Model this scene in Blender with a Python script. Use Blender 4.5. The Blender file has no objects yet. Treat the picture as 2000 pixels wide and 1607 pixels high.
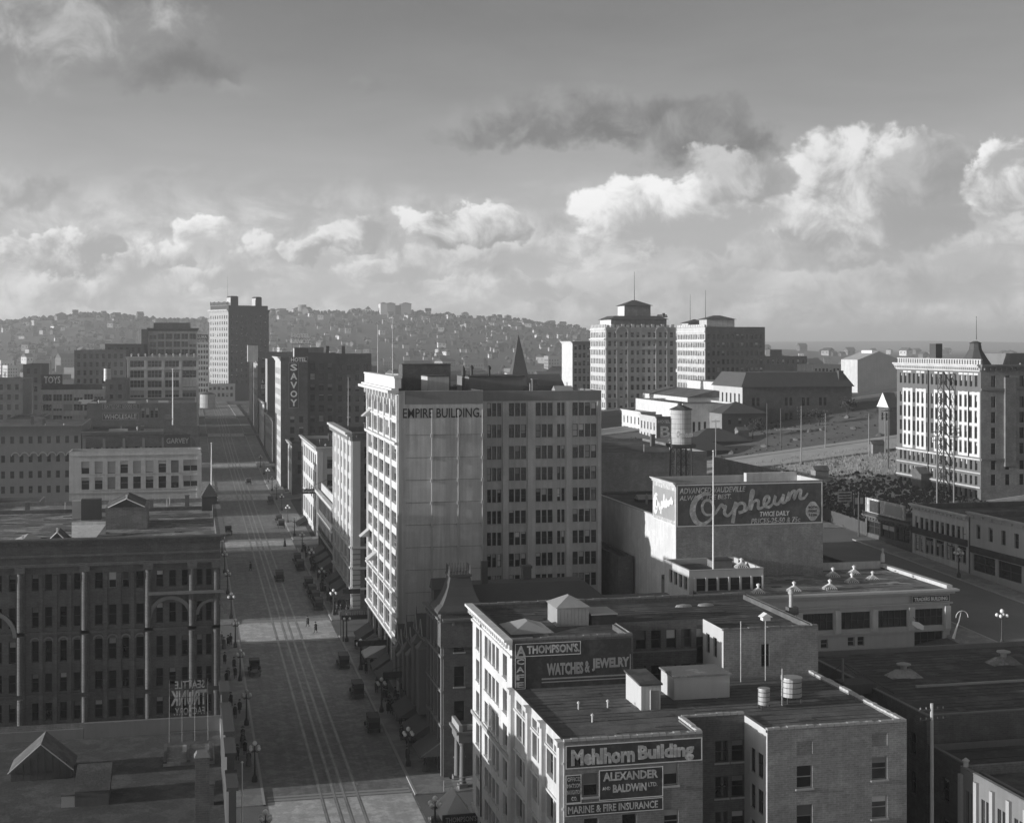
# Downtown avenue seen from a high window, c. 1912, built in metres.
# +Y runs up the avenue, +X across it (uphill), z = 0 near the nearest street corner.
import bpy, math, random
from mathutils import Vector, Matrix
R = random.Random(7)
sc = bpy.context.scene
col = sc.collection

# ---------------------------------------------------------------- camera
cam = bpy.data.cameras.new('camera')
cam_ob = bpy.data.objects.new('camera', cam)
col.objects.link(cam_ob)
cam_ob.location = (0, 0, 50)
cam_ob.rotation_euler = (math.radians(90), 0, -math.atan(632 / 2800))
cam.sensor_width = 36
cam.lens = 50.4
cam.shift_y = -131.5 / 2000
cam.clip_start = 1
cam.clip_end = 30000
sc.camera = cam_ob

# ---------------------------------------------------------------- light
SUN_EL, SUN_AZ = 8.6, 267.3            # degrees; azimuth clockwise from +Y
to_sun = Vector((math.cos(math.radians(SUN_EL)) * math.sin(math.radians(SUN_AZ)),
                 math.cos(math.radians(SUN_EL)) * math.cos(math.radians(SUN_AZ)),
                 math.sin(math.radians(SUN_EL))))
sun = bpy.data.lights.new('sun', 'SUN')
sun.energy = 5.0
sun.angle = math.radians(0.5)
sun.color = (1, 1, 1)
sun_ob = bpy.data.objects.new('sun', sun)
sun_ob.rotation_euler = (-to_sun).to_track_quat('-Z', 'Y').to_euler()
sun_ob.location = (-200, 100, 200)
col.objects.link(sun_ob)

vs = sc.view_settings
vs.view_transform = 'Standard'
vs.look = 'None'
vs.exposure = 0.0
vs.gamma = 1.0
vs.use_curve_mapping = False
sc.cycles.use_denoising = True
sc.cycles.max_bounces = 4
sc.cycles.diffuse_bounces = 2
sc.cycles.volume_bounces = 1

# ---------------------------------------------------------------- sky
world = bpy.data.worlds.new('World')
sc.world = world
world.use_nodes = True
wn, wl = world.node_tree.nodes, world.node_tree.links
wn.clear()

def nd(tree, typ, **kw):
    n = tree.nodes.new(typ)
    for k, v in kw.items():
        setattr(n, k, v)
    return n

WT = world.node_tree
def wm(op, a, b=None, c=None, clamp=False):
    n = WT.nodes.new('ShaderNodeMath')
    n.operation = op
    n.use_clamp = clamp
    for i, v in enumerate((a, b, c)):
        if v is None:
            continue
        if isinstance(v, (int, float)):
            n.inputs[i].default_value = v
        else:
            WT.links.new(v, n.inputs[i])
    return n.outputs[0]
def wmix(f, a, b):
    return wm('ADD', a, wm('MULTIPLY', f, wm('SUBTRACT', b, a)))
def wsm(x, lo, hi):
    n = WT.nodes.new('ShaderNodeMapRange')
    n.interpolation_type = 'SMOOTHSTEP'
    WT.links.new(x, n.inputs[0])
    n.inputs[1].default_value, n.inputs[2].default_value = lo, hi
    return n.outputs[0]

def wnoise(vec, scale, detail=6.0, rough=.55, dist=0.0):
    n = WT.nodes.new('ShaderNodeTexNoise')
    n.inputs['Scale'].default_value = scale
    n.inputs['Detail'].default_value = detail
    n.inputs['Roughness'].default_value = rough
    n.inputs['Distortion'].default_value = dist
    WT.links.new(vec, n.inputs['Vector'])
    return n

sky = nd(WT, 'ShaderNodeTexSky')
sky.sky_type = 'NISHITA'
sky.sun_disc = False
sky.sun_elevation = math.radians(SUN_EL)
sky.sun_rotation = math.radians(SUN_AZ)
sky.altitude = 50
sky.dust_density = 2.0
bw = nd(WT, 'ShaderNodeRGBToBW')               # the photograph is monochrome
wl.new(sky.outputs[0], bw.inputs[0])
tc = nd(WT, 'ShaderNodeTexCoord')
sep = nd(WT, 'ShaderNodeSeparateXYZ')
wl.new(tc.outputs['Generated'], sep.inputs[0])
AZ = wm('MULTIPLY', wm('ARCTAN2', sep.outputs[0], sep.outputs[1]), 57.29578)   # degrees from the avenue
EL = wm('MULTIPLY', wm('ARCSINE', sep.outputs[2]), 57.29578)
cmb = nd(WT, 'ShaderNodeCombineXYZ')
wl.new(AZ, cmb.inputs[0])
wl.new(EL, cmb.inputs[1])
P0 = cmb.outputs[0]
warp = wnoise(P0, .42, 3, .6)
warp2 = wnoise(P0, 1.5, 4, .6)
det = wnoise(P0, .55, 6, .62, .4)
sw = nd(WT, 'ShaderNodeSeparateColor')
wl.new(warp.outputs['Color'], sw.inputs[0])
sw2 = nd(WT, 'ShaderNodeSeparateColor')
wl.new(warp2.outputs['Color'], sw2.inputs[0])
WX = wm('ADD', AZ, wm('ADD', wm('MULTIPLY', wm('SUBTRACT', sw.outputs[0], .5), 4.2), wm('MULTIPLY', wm('SUBTRACT', sw2.outputs[0], .5), 1.3)))
WY = wm('ADD', EL, wm('ADD', wm('MULTIPLY', wm('SUBTRACT', sw.outputs[1], .5), 2.4), wm('MULTIPLY', wm('SUBTRACT', sw2.outputs[1], .5), 1.0)))
FB = det.outputs['Fac']
# clear air: the sky model, veiled towards the horizon by thin high cloud
K = 10.0                                       # background strength is 0.1
clear = wm('MULTIPLY', bw.outputs[0], 1.1)
veil = wm('SUBTRACT', 1.0, wsm(EL, -1.0, 13.5))
base = wmix(wm('MULTIPLY', veil, .85), clear, .66 * K)
# broken low layer all round the horizon
lay = wnoise(P0, .28, 6, .62, .6)
mapl = nd(WT, 'ShaderNodeMapping')
mapl.inputs['Scale'].default_value = (.8, 1.9, 1)
wl.new(P0, mapl.inputs[0])
wl.new(mapl.outputs[0], lay.inputs['Vector'])
band = wm('MULTIPLY', wsm(EL, -.2, 1.0), wm('SUBTRACT', 1.0, wsm(EL, 3.0, 7.5)))
la = wm('MULTIPLY', wsm(lay.outputs['Fac'], .36, .60), band)
val = wmix(wm('MULTIPLY', la, .85), base, wmix(wsm(FB, .30, .66), .40 * K, .92 * K))
# loose cloud higher up, all round the sky
hi = wnoise(P0, .10, 5, .6, .5)
ha = wm('MULTIPLY', wsm(hi.outputs['Fac'], .52, .72), wsm(EL, 5, 12))
val = wmix(wm('MULTIPLY', ha, .35), val, .30 * K)
# the heaps and banks of cloud in view: azimuth, elevation, half width, half height, bright, dark, opacity, softness
CLOUDS = [
    (-3.60, 11.85, 5.2, 1.9, .56, .30, .75, .8),
    (-5.84, 9.74, 2.4, 1.0, .52, .34, .5, .9),
    (-0.74, 10.66, 3.4, 1.2, .26, .17, .75, .8),
    (16.19, 8.79, 6.6, 1.3, .34, .17, .92, .7),
    (20.45, 8.00, 3.6, 1.3, .34, .18, .92, .7),
    (11.90, 8.33, 3.2, .9, .36, .20, .85, .8),
    (15.79, 9.46, 4.4, .9, .34, .22, .7, .9),
    (27.71, 2.21, 6.0, 1.1, .60, .42, .7, .8),
    (17.82, 2.28, 5.0, .9, .66, .46, .7, .8),
    (-0.35, 6.79, 2.4, .5, .50, .36, .4, .9),
    (2.00, 9.80, 1.6, .6, .42, .30, .4, .9),
    (7.21, 10.32, 1.2, .6, .34, .24, .40, .9),
    (-5.84, 5.93, 1.6, .8, .56, .34, .7, .6),
    (26.56, 5.59, 5.0, 2.7, .90, .38, .92, .35),
    (29.04, 6.69, 3.2, 1.3, .42, .32, .75, .6),
    (19.24, 5.11, 4.4, 1.7, 1.0, .46, .95, .30),
    (21.85, 6.68, 1.9, 1.2, .66, .36, .85, .4),
    (31.64, 6.21, 1.6, 1.5, .98, .44, .95, .35),
    (11.08, 4.84, 2.9, .95, .95, .38, .95, .30),
    (0.82, 4.34, 1.5, .75, 1.0, .54, .95, .35),
    (2.79, 3.76, 1.3, .75, .90, .48, .9, .4),
    (6.40, 4.20, 1.9, .7, .90, .42, .9, .4),
    (-5.10, 3.25, 2.4, .8, .86, .40, .9, .4),
    (-2.08, 3.00, 1.4, 1.1, .86, .46, .85, .45),
    (-3.98, 3.76, 1.6, .7, .92, .42, .95, .35),
    (-0.74, 3.42, 1.5, .7, .92, .46, .95, .35),
    (4.59, 3.88, 1.5, .65, .9, .42, .95, .35),
    (1.21, 2.54, 2.6, .55, .86, .48, .85, .45),
    (-4.17, 2.00, 2.8, .6, .86, .46, .85, .45),
    (7.82, 2.79, 2.8, .55, .86, .48, .85, .45),
    (13.54, 2.39, 2.2, .55, .84, .48, .8, .45),
    (10.67, 3.51, 3.0, .6, .84, .5, .75, .5),
    (22.84, 3.36, 6.5, .6, .60, .42, .75, .6),
]
def wsm2(x, lo, hi, a, b):
    n = WT.nodes.new('ShaderNodeMapRange')
    n.interpolation_type = 'SMOOTHSTEP'
    WT.links.new(x, n.inputs[0])
    for k, q in enumerate((lo, hi, a, b)):
        n.inputs[1 + k].default_value = q
    return n.outputs[0]
FBT = wm('MULTIPLY_ADD', FB, 1.8, 1.0 - .9)
FBL = wm('MULTIPLY_ADD', FB, 2.2, .42 - 1.1)
for (ca, ce, rx, ry, br, dk, op, soft) in CLOUDS:
    dx = wm('MULTIPLY_ADD', WX, 1 / rx, -ca / rx)
    dy = wm('MULTIPLY_ADD', WY, 1 / ry, -ce / ry)
    d2 = wm('MULTIPLY_ADD', dy, dy, wm('MULTIPLY', dx, dx))
    al = wsm2(wm('SUBTRACT', FBT, d2), -.02, soft * 1.25, 0, op)
    lit = wm('MULTIPLY_ADD', wm('SUBTRACT', dy, dx), .36, FBL)
    cv_ = wsm2(lit, .15, .95, dk * K, br * K)
    val = wm('MULTIPLY_ADD', wm('SUBTRACT', cv_, val), al, val)
stk = wnoise(P0, 1.0, 5, .6, .3)
maps = nd(WT, 'ShaderNodeMapping')
maps.inputs['Scale'].default_value = (.09, .38, 1)
wl.new(P0, maps.inputs[0])
wl.new(maps.outputs[0], stk.inputs['Vector'])
val = wm('MULTIPLY', val, wm('MULTIPLY_ADD', stk.outputs['Fac'], .36, 1.0 - .18))
gc = nd(WT, 'ShaderNodeCombineColor')
for i in range(3):
    wl.new(val, gc.inputs[i])
bg = nd(WT, 'ShaderNodeBackground')
bg.inputs['Strength'].default_value = .1
wl.new(gc.outputs[0], bg.inputs['Color'])
wo = nd(WT, 'ShaderNodeOutputWorld')
wl.new(bg.outputs[0], wo.inputs['Surface'])
world.cycles.sampling_method = 'MANUAL'
world.cycles.sample_map_resolution = 512

# ---------------------------------------------------------------- materials
MATS = {}
def mat(name, v, rough=.85, blotch=.18, bsize=3.0, grain=.10, gsize=14.0, streak=0.0, wear=0.0, brick=None, bump=0.0, rnd=0.0, stain=0.0, ssize=4.0, spec=.3, metal=0.0):
    """grey procedural material: base value, blotches, grain, rain streaks, brick courses"""
    m = bpy.data.materials.new(name)
    m.use_nodes = True
    t = m.node_tree
    N, L = t.nodes, t.links
    N.clear()
    out = N.new('ShaderNodeOutputMaterial')
    bs = N.new('ShaderNodeBsdfPrincipled')
    L.new(bs.outputs[0], out.inputs[0])
    bs.inputs['Roughness'].default_value = rough
    bs.inputs['Specular IOR Level'].default_value = spec
    bs.inputs['Metallic'].default_value = metal
    geo = N.new('ShaderNodeNewGeometry')
    def math_(op, a, b):
        n = N.new('ShaderNodeMath'); n.operation = op
        for i, q in enumerate((a, b)):
            if isinstance(q, (int, float)): n.inputs[i].default_value = q
            else: L.new(q, n.inputs[i])
        return n.outputs[0]
    def noise(scale, vec, detail=4, rg=.6):
        n = N.new('ShaderNodeTexNoise')
        n.inputs['Scale'].default_value = scale
        n.inputs['Detail'].default_value = detail
        n.inputs['Roughness'].default_value = rg
        L.new(vec, n.inputs['Vector'])
        return n.outputs['Fac']
    val = math_('ADD', math_('MULTIPLY', math_('SUBTRACT', noise(1 / bsize, geo.outputs['Position']), .5), 2.4 * blotch), 1.0)
    if grain:
        val = math_('MULTIPLY', val, math_('ADD', math_('MULTIPLY', math_('SUBTRACT', noise(gsize, geo.outputs['Position'], 2), .5), 2.4 * grain), 1.0))
    if streak:
        mp = N.new('ShaderNodeMapping')
        mp.inputs['Scale'].default_value = (2.2, 2.2, .10)
        L.new(geo.outputs['Position'], mp.inputs[0])
        val = math_('MULTIPLY', val, math_('ADD', math_('MULTIPLY', math_('SUBTRACT', noise(1.0, mp.outputs[0], 5), .5), 2.4 * streak), 1.0))
    if wear:
        mw = N.new('ShaderNodeMapping')
        mw.inputs['Scale'].default_value = (1.1, .035, 1)
        L.new(geo.outputs['Position'], mw.inputs[0])
        val = math_('MULTIPLY', val, math_('ADD', math_('MULTIPLY', math_('SUBTRACT', noise(1.0, mw.outputs[0], 4, .65), .5), 2.4 * wear), 1.0))
    if stain:
        rp = N.new('ShaderNodeMapRange'); rp.interpolation_type = 'SMOOTHSTEP'
        L.new(noise(1 / ssize, geo.outputs['Position'], 5, .68), rp.inputs[0])
        rp.inputs[1].default_value, rp.inputs[2].default_value = .47, .60
        rp.inputs[3].default_value, rp.inputs[4].default_value = 1.0 - stain, 1.0 + stain * .8
        val = math_('MULTIPLY', val, rp.outputs[0])
    if brick:
        sx = N.new('ShaderNodeSeparateXYZ'); L.new(geo.outputs['Position'], sx.inputs[0])
        cx = N.new('ShaderNodeCombineXYZ')
        L.new(math_('ADD', sx.outputs[0], sx.outputs[1]), cx.inputs[0]); L.new(sx.outputs[2], cx.inputs[1])
        bt = N.new('ShaderNodeTexBrick')
        L.new(cx.outputs[0], bt.inputs['Vector'])
        bt.inputs['Scale'].default_value = 1.0
        bt.inputs['Brick Width'].default_value = .23 * brick
        bt.inputs['Row Height'].default_value = .075 * brick
        bt.inputs['Mortar Size'].default_value = .010 * brick
        bt.inputs['Color1'].default_value = (.88, .88, .88, 1)
        bt.inputs['Color2'].default_value = (1.1, 1.1, 1.1, 1)
        bt.inputs['Mortar'].default_value = (1.25, 1.25, 1.25, 1)
        bb = N.new('ShaderNodeRGBToBW'); L.new(bt.outputs['Color'], bb.inputs[0])
        val = math_('MULTIPLY', val, bb.outputs[0])
    if rnd:
        oi = N.new('ShaderNodeObjectInfo')
        val = math_('MULTIPLY', val, math_('ADD', math_('MULTIPLY', math_('SUBTRACT', oi.outputs['Random'], .5), 2 * rnd), 1.0))
    val = math_('MULTIPLY', val, v)
    cc = N.new('ShaderNodeCombineColor')
    for i in range(3): L.new(val, cc.inputs[i])
    L.new(cc.outputs[0], bs.inputs['Base Color'])
    if bump:
        bp = N.new('ShaderNodeBump'); bp.inputs['Strength'].default_value = bump; bp.inputs['Distance'].default_value = .05
        L.new(noise(gsize * .7, geo.outputs['Position'], 3), bp.inputs['Height'])
        L.new(bp.outputs[0], bs.inputs['Normal'])
    MATS[name] = m
    return m

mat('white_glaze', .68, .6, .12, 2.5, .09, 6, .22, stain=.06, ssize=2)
mat('white_dull', .56, .7, .14, 2.5, .09, 6, .2, stain=.06, ssize=2)
mat('cream', .50, .8, .12, 4, .07, 10, .10)
mat('stone', .40, .8, .15, 3, .08, 9, .12)
mat('stone_dark', .20, .8, .18, 3, .08, 9, .12)
mat('plaster', .50, .85, .16, 4, .10, 5, .32, stain=.06, ssize=3)
mat('stucco_grey', .43, .85, .18, 4, .10, 5, .34, stain=.06, ssize=3)
mat('brick_light', .26, .85, .22, 2.2, .24, 4, .14, brick=2.2, stain=.10, ssize=1.6)
mat('brick_mid', .19, .85, .24, 2.2, .22, 4, .14, brick=2.2, stain=.10, ssize=1.6)
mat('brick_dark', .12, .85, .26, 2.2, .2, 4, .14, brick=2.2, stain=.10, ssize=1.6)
mat('brick_black', .085, .85, .18, 3, .10, 6, .08)
mat('roof_tar', .10, .9, .30, 5, .22, 3, bump=.2, stain=.28, ssize=3.5)
mat('roof_gravel', .135, .95, .25, 5, .34, 6, bump=.4, stain=.16, ssize=2.5)
mat('roof_light', .30, .9, .28, 4, .18, 4, bump=.2, stain=.3, ssize=4)
mat('roof_near', .09, .95, .3, 5, .4, 5, bump=.5, stain=.2, ssize=2.2)
mat('slate', .09, .7, .18, 2, .12, 6)
mat('paint_black', .035, .55, .12, 3, .06, 8)
mat('paint_dark', .06, .6, .16, 3, .08, 8, .1)
mat('paint_sign', .06, .7, .25, 2, .2, 4, .2, stain=.2, ssize=1.2)
mat('paint_white', .78, .6, .08, 2, .06, 9)
mat('paint_faded', .54, .75, .25, 1.0, .24, 5, stain=.22, ssize=.7)
mat('paint_theatre', .12, .75, .25, 3, .16, 5, .2, stain=.12, ssize=1.4)
mat('paint_grey', .34, .7, .2, 2, .1, 8)
mat('iron', .05, .5, .1, 2, .06, 8, spec=.5)
mat('galvanised', .42, .5, .14, 1.5, .08, 8, metal=.3)
mat('wood', .24, .85, .25, 1.2, .14, 9, .2)
mat('wood_pale', .46, .8, .2, 1.2, .12, 9, .2)
mat('wood_dark', .10, .85, .2, 1.2, .12, 9, .2)
mat('asphalt', .20, .8, .22, 6, .14, 5, bump=.2)
mat('paving_brick', .255, .75, .26, 7, .3, 2.2, bump=.2, wear=.3, stain=.14, ssize=1.6)
mat('sunlit_crossing_pave', .60, .8, .25, 4, .22, 3, wear=.2, stain=.15, ssize=1.8)
mat('walk', .30, .85, .2, 3, .16, 4, stain=.15, ssize=2.2)
mat('kerb', .42, .85, .12, 2, .1, 6)
mat('rail_steel', .42, .5, .4, 3, .2, 2, metal=.3)
mat('rail_worn', .33, .8, .45, 3, .25, 2)
mat('earth', .16, .95, .35, 12, .25, 1.2, bump=.5)
mat('dirt_pale', .42, .9, .22, 4, .15, 3)
mat('earth_pale', .40, .95, .35, 6, .25, 1.5, bump=.5)
mat('brick_hotel', .15, .85, .16, 3, .12, 6, .1)
mat('grass', .12, .95, .35, 10, .3, 1.6, bump=.6)
mat('leaf', .055, .9, .3, 3, .2, 6)
mat('bark', .07, .9, .2, 1, .2, 9)
mat('glass', .022, .08, .2, 1, 0, 1, rnd=.5, spec=.5)
mat('sash', .30, .6, .1, 1, 0, 1, rnd=.3)
mat('sash_dark', .07, .6, .1, 1, 0, 1)
mat('blind', .36, .7, .06, 1, .05, 8, rnd=.75)
mat('canvas', .50, .9, .1, 1, .08, 9)
mat('canvas_dark', .12, .9, .1, 1, .08, 9)
mat('cloth_dark', .045, .9, .1, 1, .05, 9, rnd=.5)
mat('cloth_mid', .16, .9, .1, 1, .05, 9, rnd=.4)
mat('skin', .45, .7, .05, 1, 0, 1)
mat('globe', .82, .25, .02, 1, 0, 1)
mat('car_paint', .04, .3, .1, 1, 0, 1, spec=.5)
mat('rubber', .12, .9, .1, 1, 0, 1)
mat('house_pale', .55, .8, .12, 8, .05, 1, rnd=.4)
mat('house_dark', .16, .8, .12, 8, .05, 1, rnd=.5)
mat('house_roof', .10, .85, .12, 8, .05, 1, rnd=.4)

# ---------------------------------------------------------------- mesh helpers
class MB:
    """collects faces in world metres; build() links them as one mesh object"""
    def __init__(s):
        s.v, s.f, s.m = [], [], []
    def face(s, pts, m=0):
        i = len(s.v); s.v += [tuple(p) for p in pts]; s.f.append(tuple(range(i, i + len(pts)))); s.m.append(m)
    def add(s, vs, fs, m=0):
        i = len(s.v); s.v += [tuple(p) for p in vs]
        for q in fs: s.f.append(tuple(i + k for k in q)); s.m.append(m)
    def box(s, x0, x1, y0, y1, z0, z1, m=0):
        s.add([(x0, y0, z0), (x1, y0, z0), (x1, y1, z0), (x0, y1, z0), (x0, y0, z1), (x1, y0, z1), (x1, y1, z1), (x0, y1, z1)],
              [(0, 3, 2, 1), (4, 5, 6, 7), (0, 1, 5, 4), (1, 2, 6, 5), (2, 3, 7, 6), (3, 0, 4, 7)], m)
        return s
    def tube(s, p, q, r0, r1=None, n=8, m=0, cap=True):
        r1 = r0 if r1 is None else r1
        p, q = Vector(p), Vector(q)
        d = (q - p).normalized()
        a = d.orthogonal().normalized(); b = d.cross(a)
        vs = []
        for c, r in ((p, r0), (q, r1)):
            for k in range(n):
                t = 2 * math.pi * k / n
                vs.append(c + a * (r * math.cos(t)) + b * (r * math.sin(t)))
        fs = [(k, (k + 1) % n, n + (k + 1) % n, n + k) for k in range(n)]
        if cap: fs += [tuple(range(n))[::-1], tuple(range(n, 2 * n))]
        s.add(vs, fs, m)
        return s
    def lathe(s, cx, cy, prof, n=12, m=0, a0=0.0):
        vs = []
        for (r, z) in prof:
            for k in range(n):
                t = a0 + 2 * math.pi * k / n
                vs.append((cx + r * math.cos(t), cy + r * math.sin(t), z))
        fs = []
        for j in range(len(prof) - 1):
            for k in range(n):
                fs.append((j * n + k, j * n + (k + 1) % n, (j + 1) * n + (k + 1) % n, (j + 1) * n + k))
        fs += [tuple(range(n))[::-1], tuple(range((len(prof) - 1) * n, len(prof) * n))]
        s.add(vs, fs, m)
        return s
    def hip(s, x0, x1, y0, y1, z0, z1, inset=None, m=0):
        """hipped roof, ridge along the longer side (inset: a flat top that far in)"""
        if inset is not None:
            i = inset
            t = [(x0 + i, y0 + i, z1), (x1 - i, y0 + i, z1), (x1 - i, y1 - i, z1), (x0 + i, y1 - i, z1)]
            s.add([(x0, y0, z0), (x1, y0, z0), (x1, y1, z0), (x0, y1, z0)] + t,
                  [(0, 1, 5, 4), (1, 2, 6, 5), (2, 3, 7, 6), (3, 0, 4, 7), (4, 5, 6, 7), (0, 3, 2, 1)], m)
            return s
        w, d = x1 - x0, y1 - y0
        if w >= d:
            r = [(x0 + d / 2, (y0 + y1) / 2, z1), (x1 - d / 2, (y0 + y1) / 2, z1)]
            fs = [(0, 1, 5, 4), (1, 2, 5), (2, 3, 4, 5), (3, 0, 4), (0, 3, 2, 1)]
        else:
            r = [((x0 + x1) / 2, y0 + w / 2, z1), ((x0 + x1) / 2, y1 - w / 2, z1)]
            fs = [(0, 1, 4), (1, 2, 5, 4), (2, 3, 5), (3, 0, 4, 5), (0, 3, 2, 1)]
        s.add([(x0, y0, z0), (x1, y0, z0), (x1, y1, z0), (x0, y1, z0)] + r, fs, m)
        return s
    def gable(s, x0, x1, y0, y1, z0, z1, axis='x', m=0):
        if axis == 'x':
            r = [(x0, (y0 + y1) / 2, z1), (x1, (y0 + y1) / 2, z1)]
            fs = [(0, 1, 5, 4), (2, 3, 4, 5), (1, 2, 5), (3, 0, 4), (0, 3, 2, 1)]
        else:
            r = [((x0 + x1) / 2, y0, z1), ((x0 + x1) / 2, y1, z1)]
            fs = [(0, 1, 4), (1, 2, 5, 4), (2, 3, 5), (3, 0, 4, 5), (0, 3, 2, 1)]
        s.add([(x0, y0, z0), (x1, y0, z0), (x1, y1, z0), (x0, y1, z0)] + r, fs, m)
        return s
    def mesh(s, name, mats, off=(0, 0, 0)):
        me = bpy.data.meshes.new(name)
        me.from_pydata([(a - off[0], b - off[1], c - off[2]) for a, b, c in s.v], [], s.f)
        for q in ([mats] if isinstance(mats, str) else mats): me.materials.append(MATS[q])
        if any(s.m): me.polygons.foreach_set('material_index', s.m)
        me.update()
        return me
    def build(s, name, mats, parent=None, origin=None, smooth=False):
        w = woff(parent) if parent else Vector((0, 0, 0))
        o0 = Vector(origin) if origin else w
        me = s.mesh(name, mats, o0)
        if smooth: me.shade_smooth()
        o = bpy.data.objects.new(name, me)
        col.objects.link(o)
        o.location = o0 - w
        if parent: o.parent = parent
        return o

def woff(o):
    v = Vector((0, 0, 0))
    while o:
        v += o.location; o = o.parent
    return v

def tag(o, label=None, cat=None, group=None, kind=None):
    if label: o['label'] = label
    if cat: o['category'] = cat
    if group: o['group'] = group
    if kind: o['kind'] = kind
    return o

def thing(name, label, cat, loc, group=None):
    o = bpy.data.objects.new(name, None)
    o.empty_display_size = .5
    col.objects.link(o)
    o.location = loc
    return tag(o, label, cat, group)

def copy_tree(o, parent=None):
    c = o.copy(); col.objects.link(c); c.parent = parent
    for ch in o.children: copy_tree(ch, c)
    return c

# windows ---------------------------------------------------------
WM = {}
def wmesh(w, h, kind):
    key = (round(w, 2), round(h, 2), kind)
    if key in WM: return WM[key]
    w, h = key[0], key[1]
    b = MB()
    k = kind[0]
    far = 'f' in kind
    n = int(kind[1]) if len(kind) > 1 and kind[1].isdigit() else 1     # lights side by side
    g = 0.06
    b.face([(0, g, 0), (w, g, 0), (w, g, h), (0, g, h)], 0)
    bl = {'h': .48, 'q': .72, 'B': .06, 'e': .60, 'g': .33, 'n': .84}.get(k)          # how far down the blind hangs
    if bl: b.face([(0, g - .012, h * bl), (w, g - .012, h * bl), (w, g - .012, h), (0, g - .012, h)], 2)
    if k == 'o': b.box(.05, w - .05, g - .05, g - .03, h * .30, h * .36, 1)          # lower sash pushed up
    t = .07 if not far else .10
    if far:
        b.face([(0, g - .02, h * .5 - t / 2), (w, g - .02, h * .5 - t / 2), (w, g - .02, h * .5 + t / 2), (0, g - .02, h * .5 + t / 2)], 1)
    else:
        b.box(0, t, 0, g, 0, h, 1); b.box(w - t, w, 0, g, 0, h, 1)
        b.box(t, w - t, 0, g, 0, t, 1); b.box(t, w - t, 0, g, h - t, h, 1)
        b.box(t, w - t, .005, g, h * .5 - t / 2, h * .5 + t / 2, 1)
    for i in range(1, n):
        x = w * i / n
        if far: b.face([(x - .1, g - .03, 0), (x + .1, g - .03, 0), (x + .1, g - .03, h), (x - .1, g - .03, h)], 1)
        else: b.box(x - .07, x + .07, -.01, g, t, h - t, 1)
    dark = 'k' in kind
    WM[key] = b.mesh('window', ['glass', 'sash_dark' if dark else 'sash', 'blind'])
    return WM[key]

def pick(p='d', style=''):
    r = R.random()
    return ('d' if r < .50 else 'n' if r < .60 else 'q' if r < .69 else 'e' if r < .77 else 'h' if r < .84 else 'g' if r < .90 else 'o' if r < .96 else 'B') + style

ROT = {'S': 0, 'W': -math.pi / 2, 'E': math.pi / 2, 'N': math.pi}
def fp(face, pos, u, d, v):
    return {'S': (u, pos + d, v), 'N': (u, pos - d, v), 'W': (pos + d, u, v), 'E': (pos - d, u, v)}[face]

def fac(root, face, pos, u0, u1, v0, v1, wins, wall, depth=.28, name='wall', arch=False):
    """one wall with real openings; every window is a part of its own"""
    us = sorted({round(q, 3) for w in wins for q in (w[0], w[0] + w[2])} | {u0, u1})
    vs_ = sorted({round(q, 3) for w in wins for q in (w[1], w[1] + w[3])} | {v0, v1})
    us = [q for q in us if u0 <= q <= u1]; vs_ = [q for q in vs_ if v0 <= q <= v1]
    b = MB()
    holes = [(w[0] - .004, w[0] + w[2] + .004, w[1] - .004, w[1] + w[3] + .004) for w in wins]
    ui = {}
    def vid(u, v):
        k = (u, v)
        if k not in ui:
            ui[k] = len(b.v); b.v.append(fp(face, pos, u, 0, v))
        return ui[k]
    for j in range(len(vs_) - 1):
        va, vb = vs_[j], vs_[j + 1]; vm = (va + vb) / 2
        hh = [h for h in holes if h[2] < vm < h[3]]
        i = 0
        while i < len(us) - 1:
            um = (us[i] + us[i + 1]) / 2
            if any(h[0] < um < h[1] for h in hh): i += 1; continue
            k = i + 1
            while k < len(us) - 1 and not any(h[0] < (us[k] + us[k + 1]) / 2 < h[1] for h in hh): k += 1
            b.f.append((vid(us[i], va), vid(us[k], va), vid(us[k], vb), vid(us[i], vb))); b.m.append(0)
            i = k
    for w in wins:
        a, c, e, g = w[0], w[0] + w[2], w[1], w[1] + w[3]
        for (p, q) in (((a, e), (c, e)), ((c, e), (c, g)), ((c, g), (a, g)), ((a, g), (a, e))):
            b.face([fp(face, pos, p[0], 0, p[1]), fp(face, pos, q[0], 0, q[1]), fp(face, pos, q[0], depth, q[1]), fp(face, pos, p[0], depth, p[1])])
    o = b.build(name, wall, root)
    w0 = woff(root)
    for w in wins:
        kind = w[4] if len(w) > 4 else pick()
        if kind == 'x': continue
        ob = bpy.data.objects.new('window', wmesh(w[2], w[3], kind))
        col.objects.link(ob)
        uu = w[0] + w[2] if face in 'WN' else w[0]
        ob.location = Vector(fp(face, pos, uu, depth - .06, w[1])) - w0
        ob.rotation_euler = (0, 0, ROT[face])
        ob.parent = root
    return o

def cols(u0, u1, n, w):
    """n columns of width w evenly between u0 and u1"""
    p = (u1 - u0) / n
    return [(u0 + p * (i + .5) - w / 2, w) for i in range(n)]

def grid(cs, rows, style='', kinds=None):
    return [(c[0], r[0], c[1], r[1], pick(style=style) if kinds is None else kinds) for r in rows for c in cs]

def rows(top, pitch, n, h):
    return [(top - pitch * i - h, h) for i in range(n)]

def sill(root, face, pos, wins, m='stone', out=.12, t=.14):
    for w in wins:
        b = MB()
        a = fp(face, pos, w[0] - .1, -out, w[1] - t); c = fp(face, pos, w[0] + w[2] + .1, -.003, w[1] - .004)
        b.box(min(a[0], c[0]), max(a[0], c[0]), min(a[1], c[1]), max(a[1], c[1]), a[2], c[2])
        b.build('sill', m, root)

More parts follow.
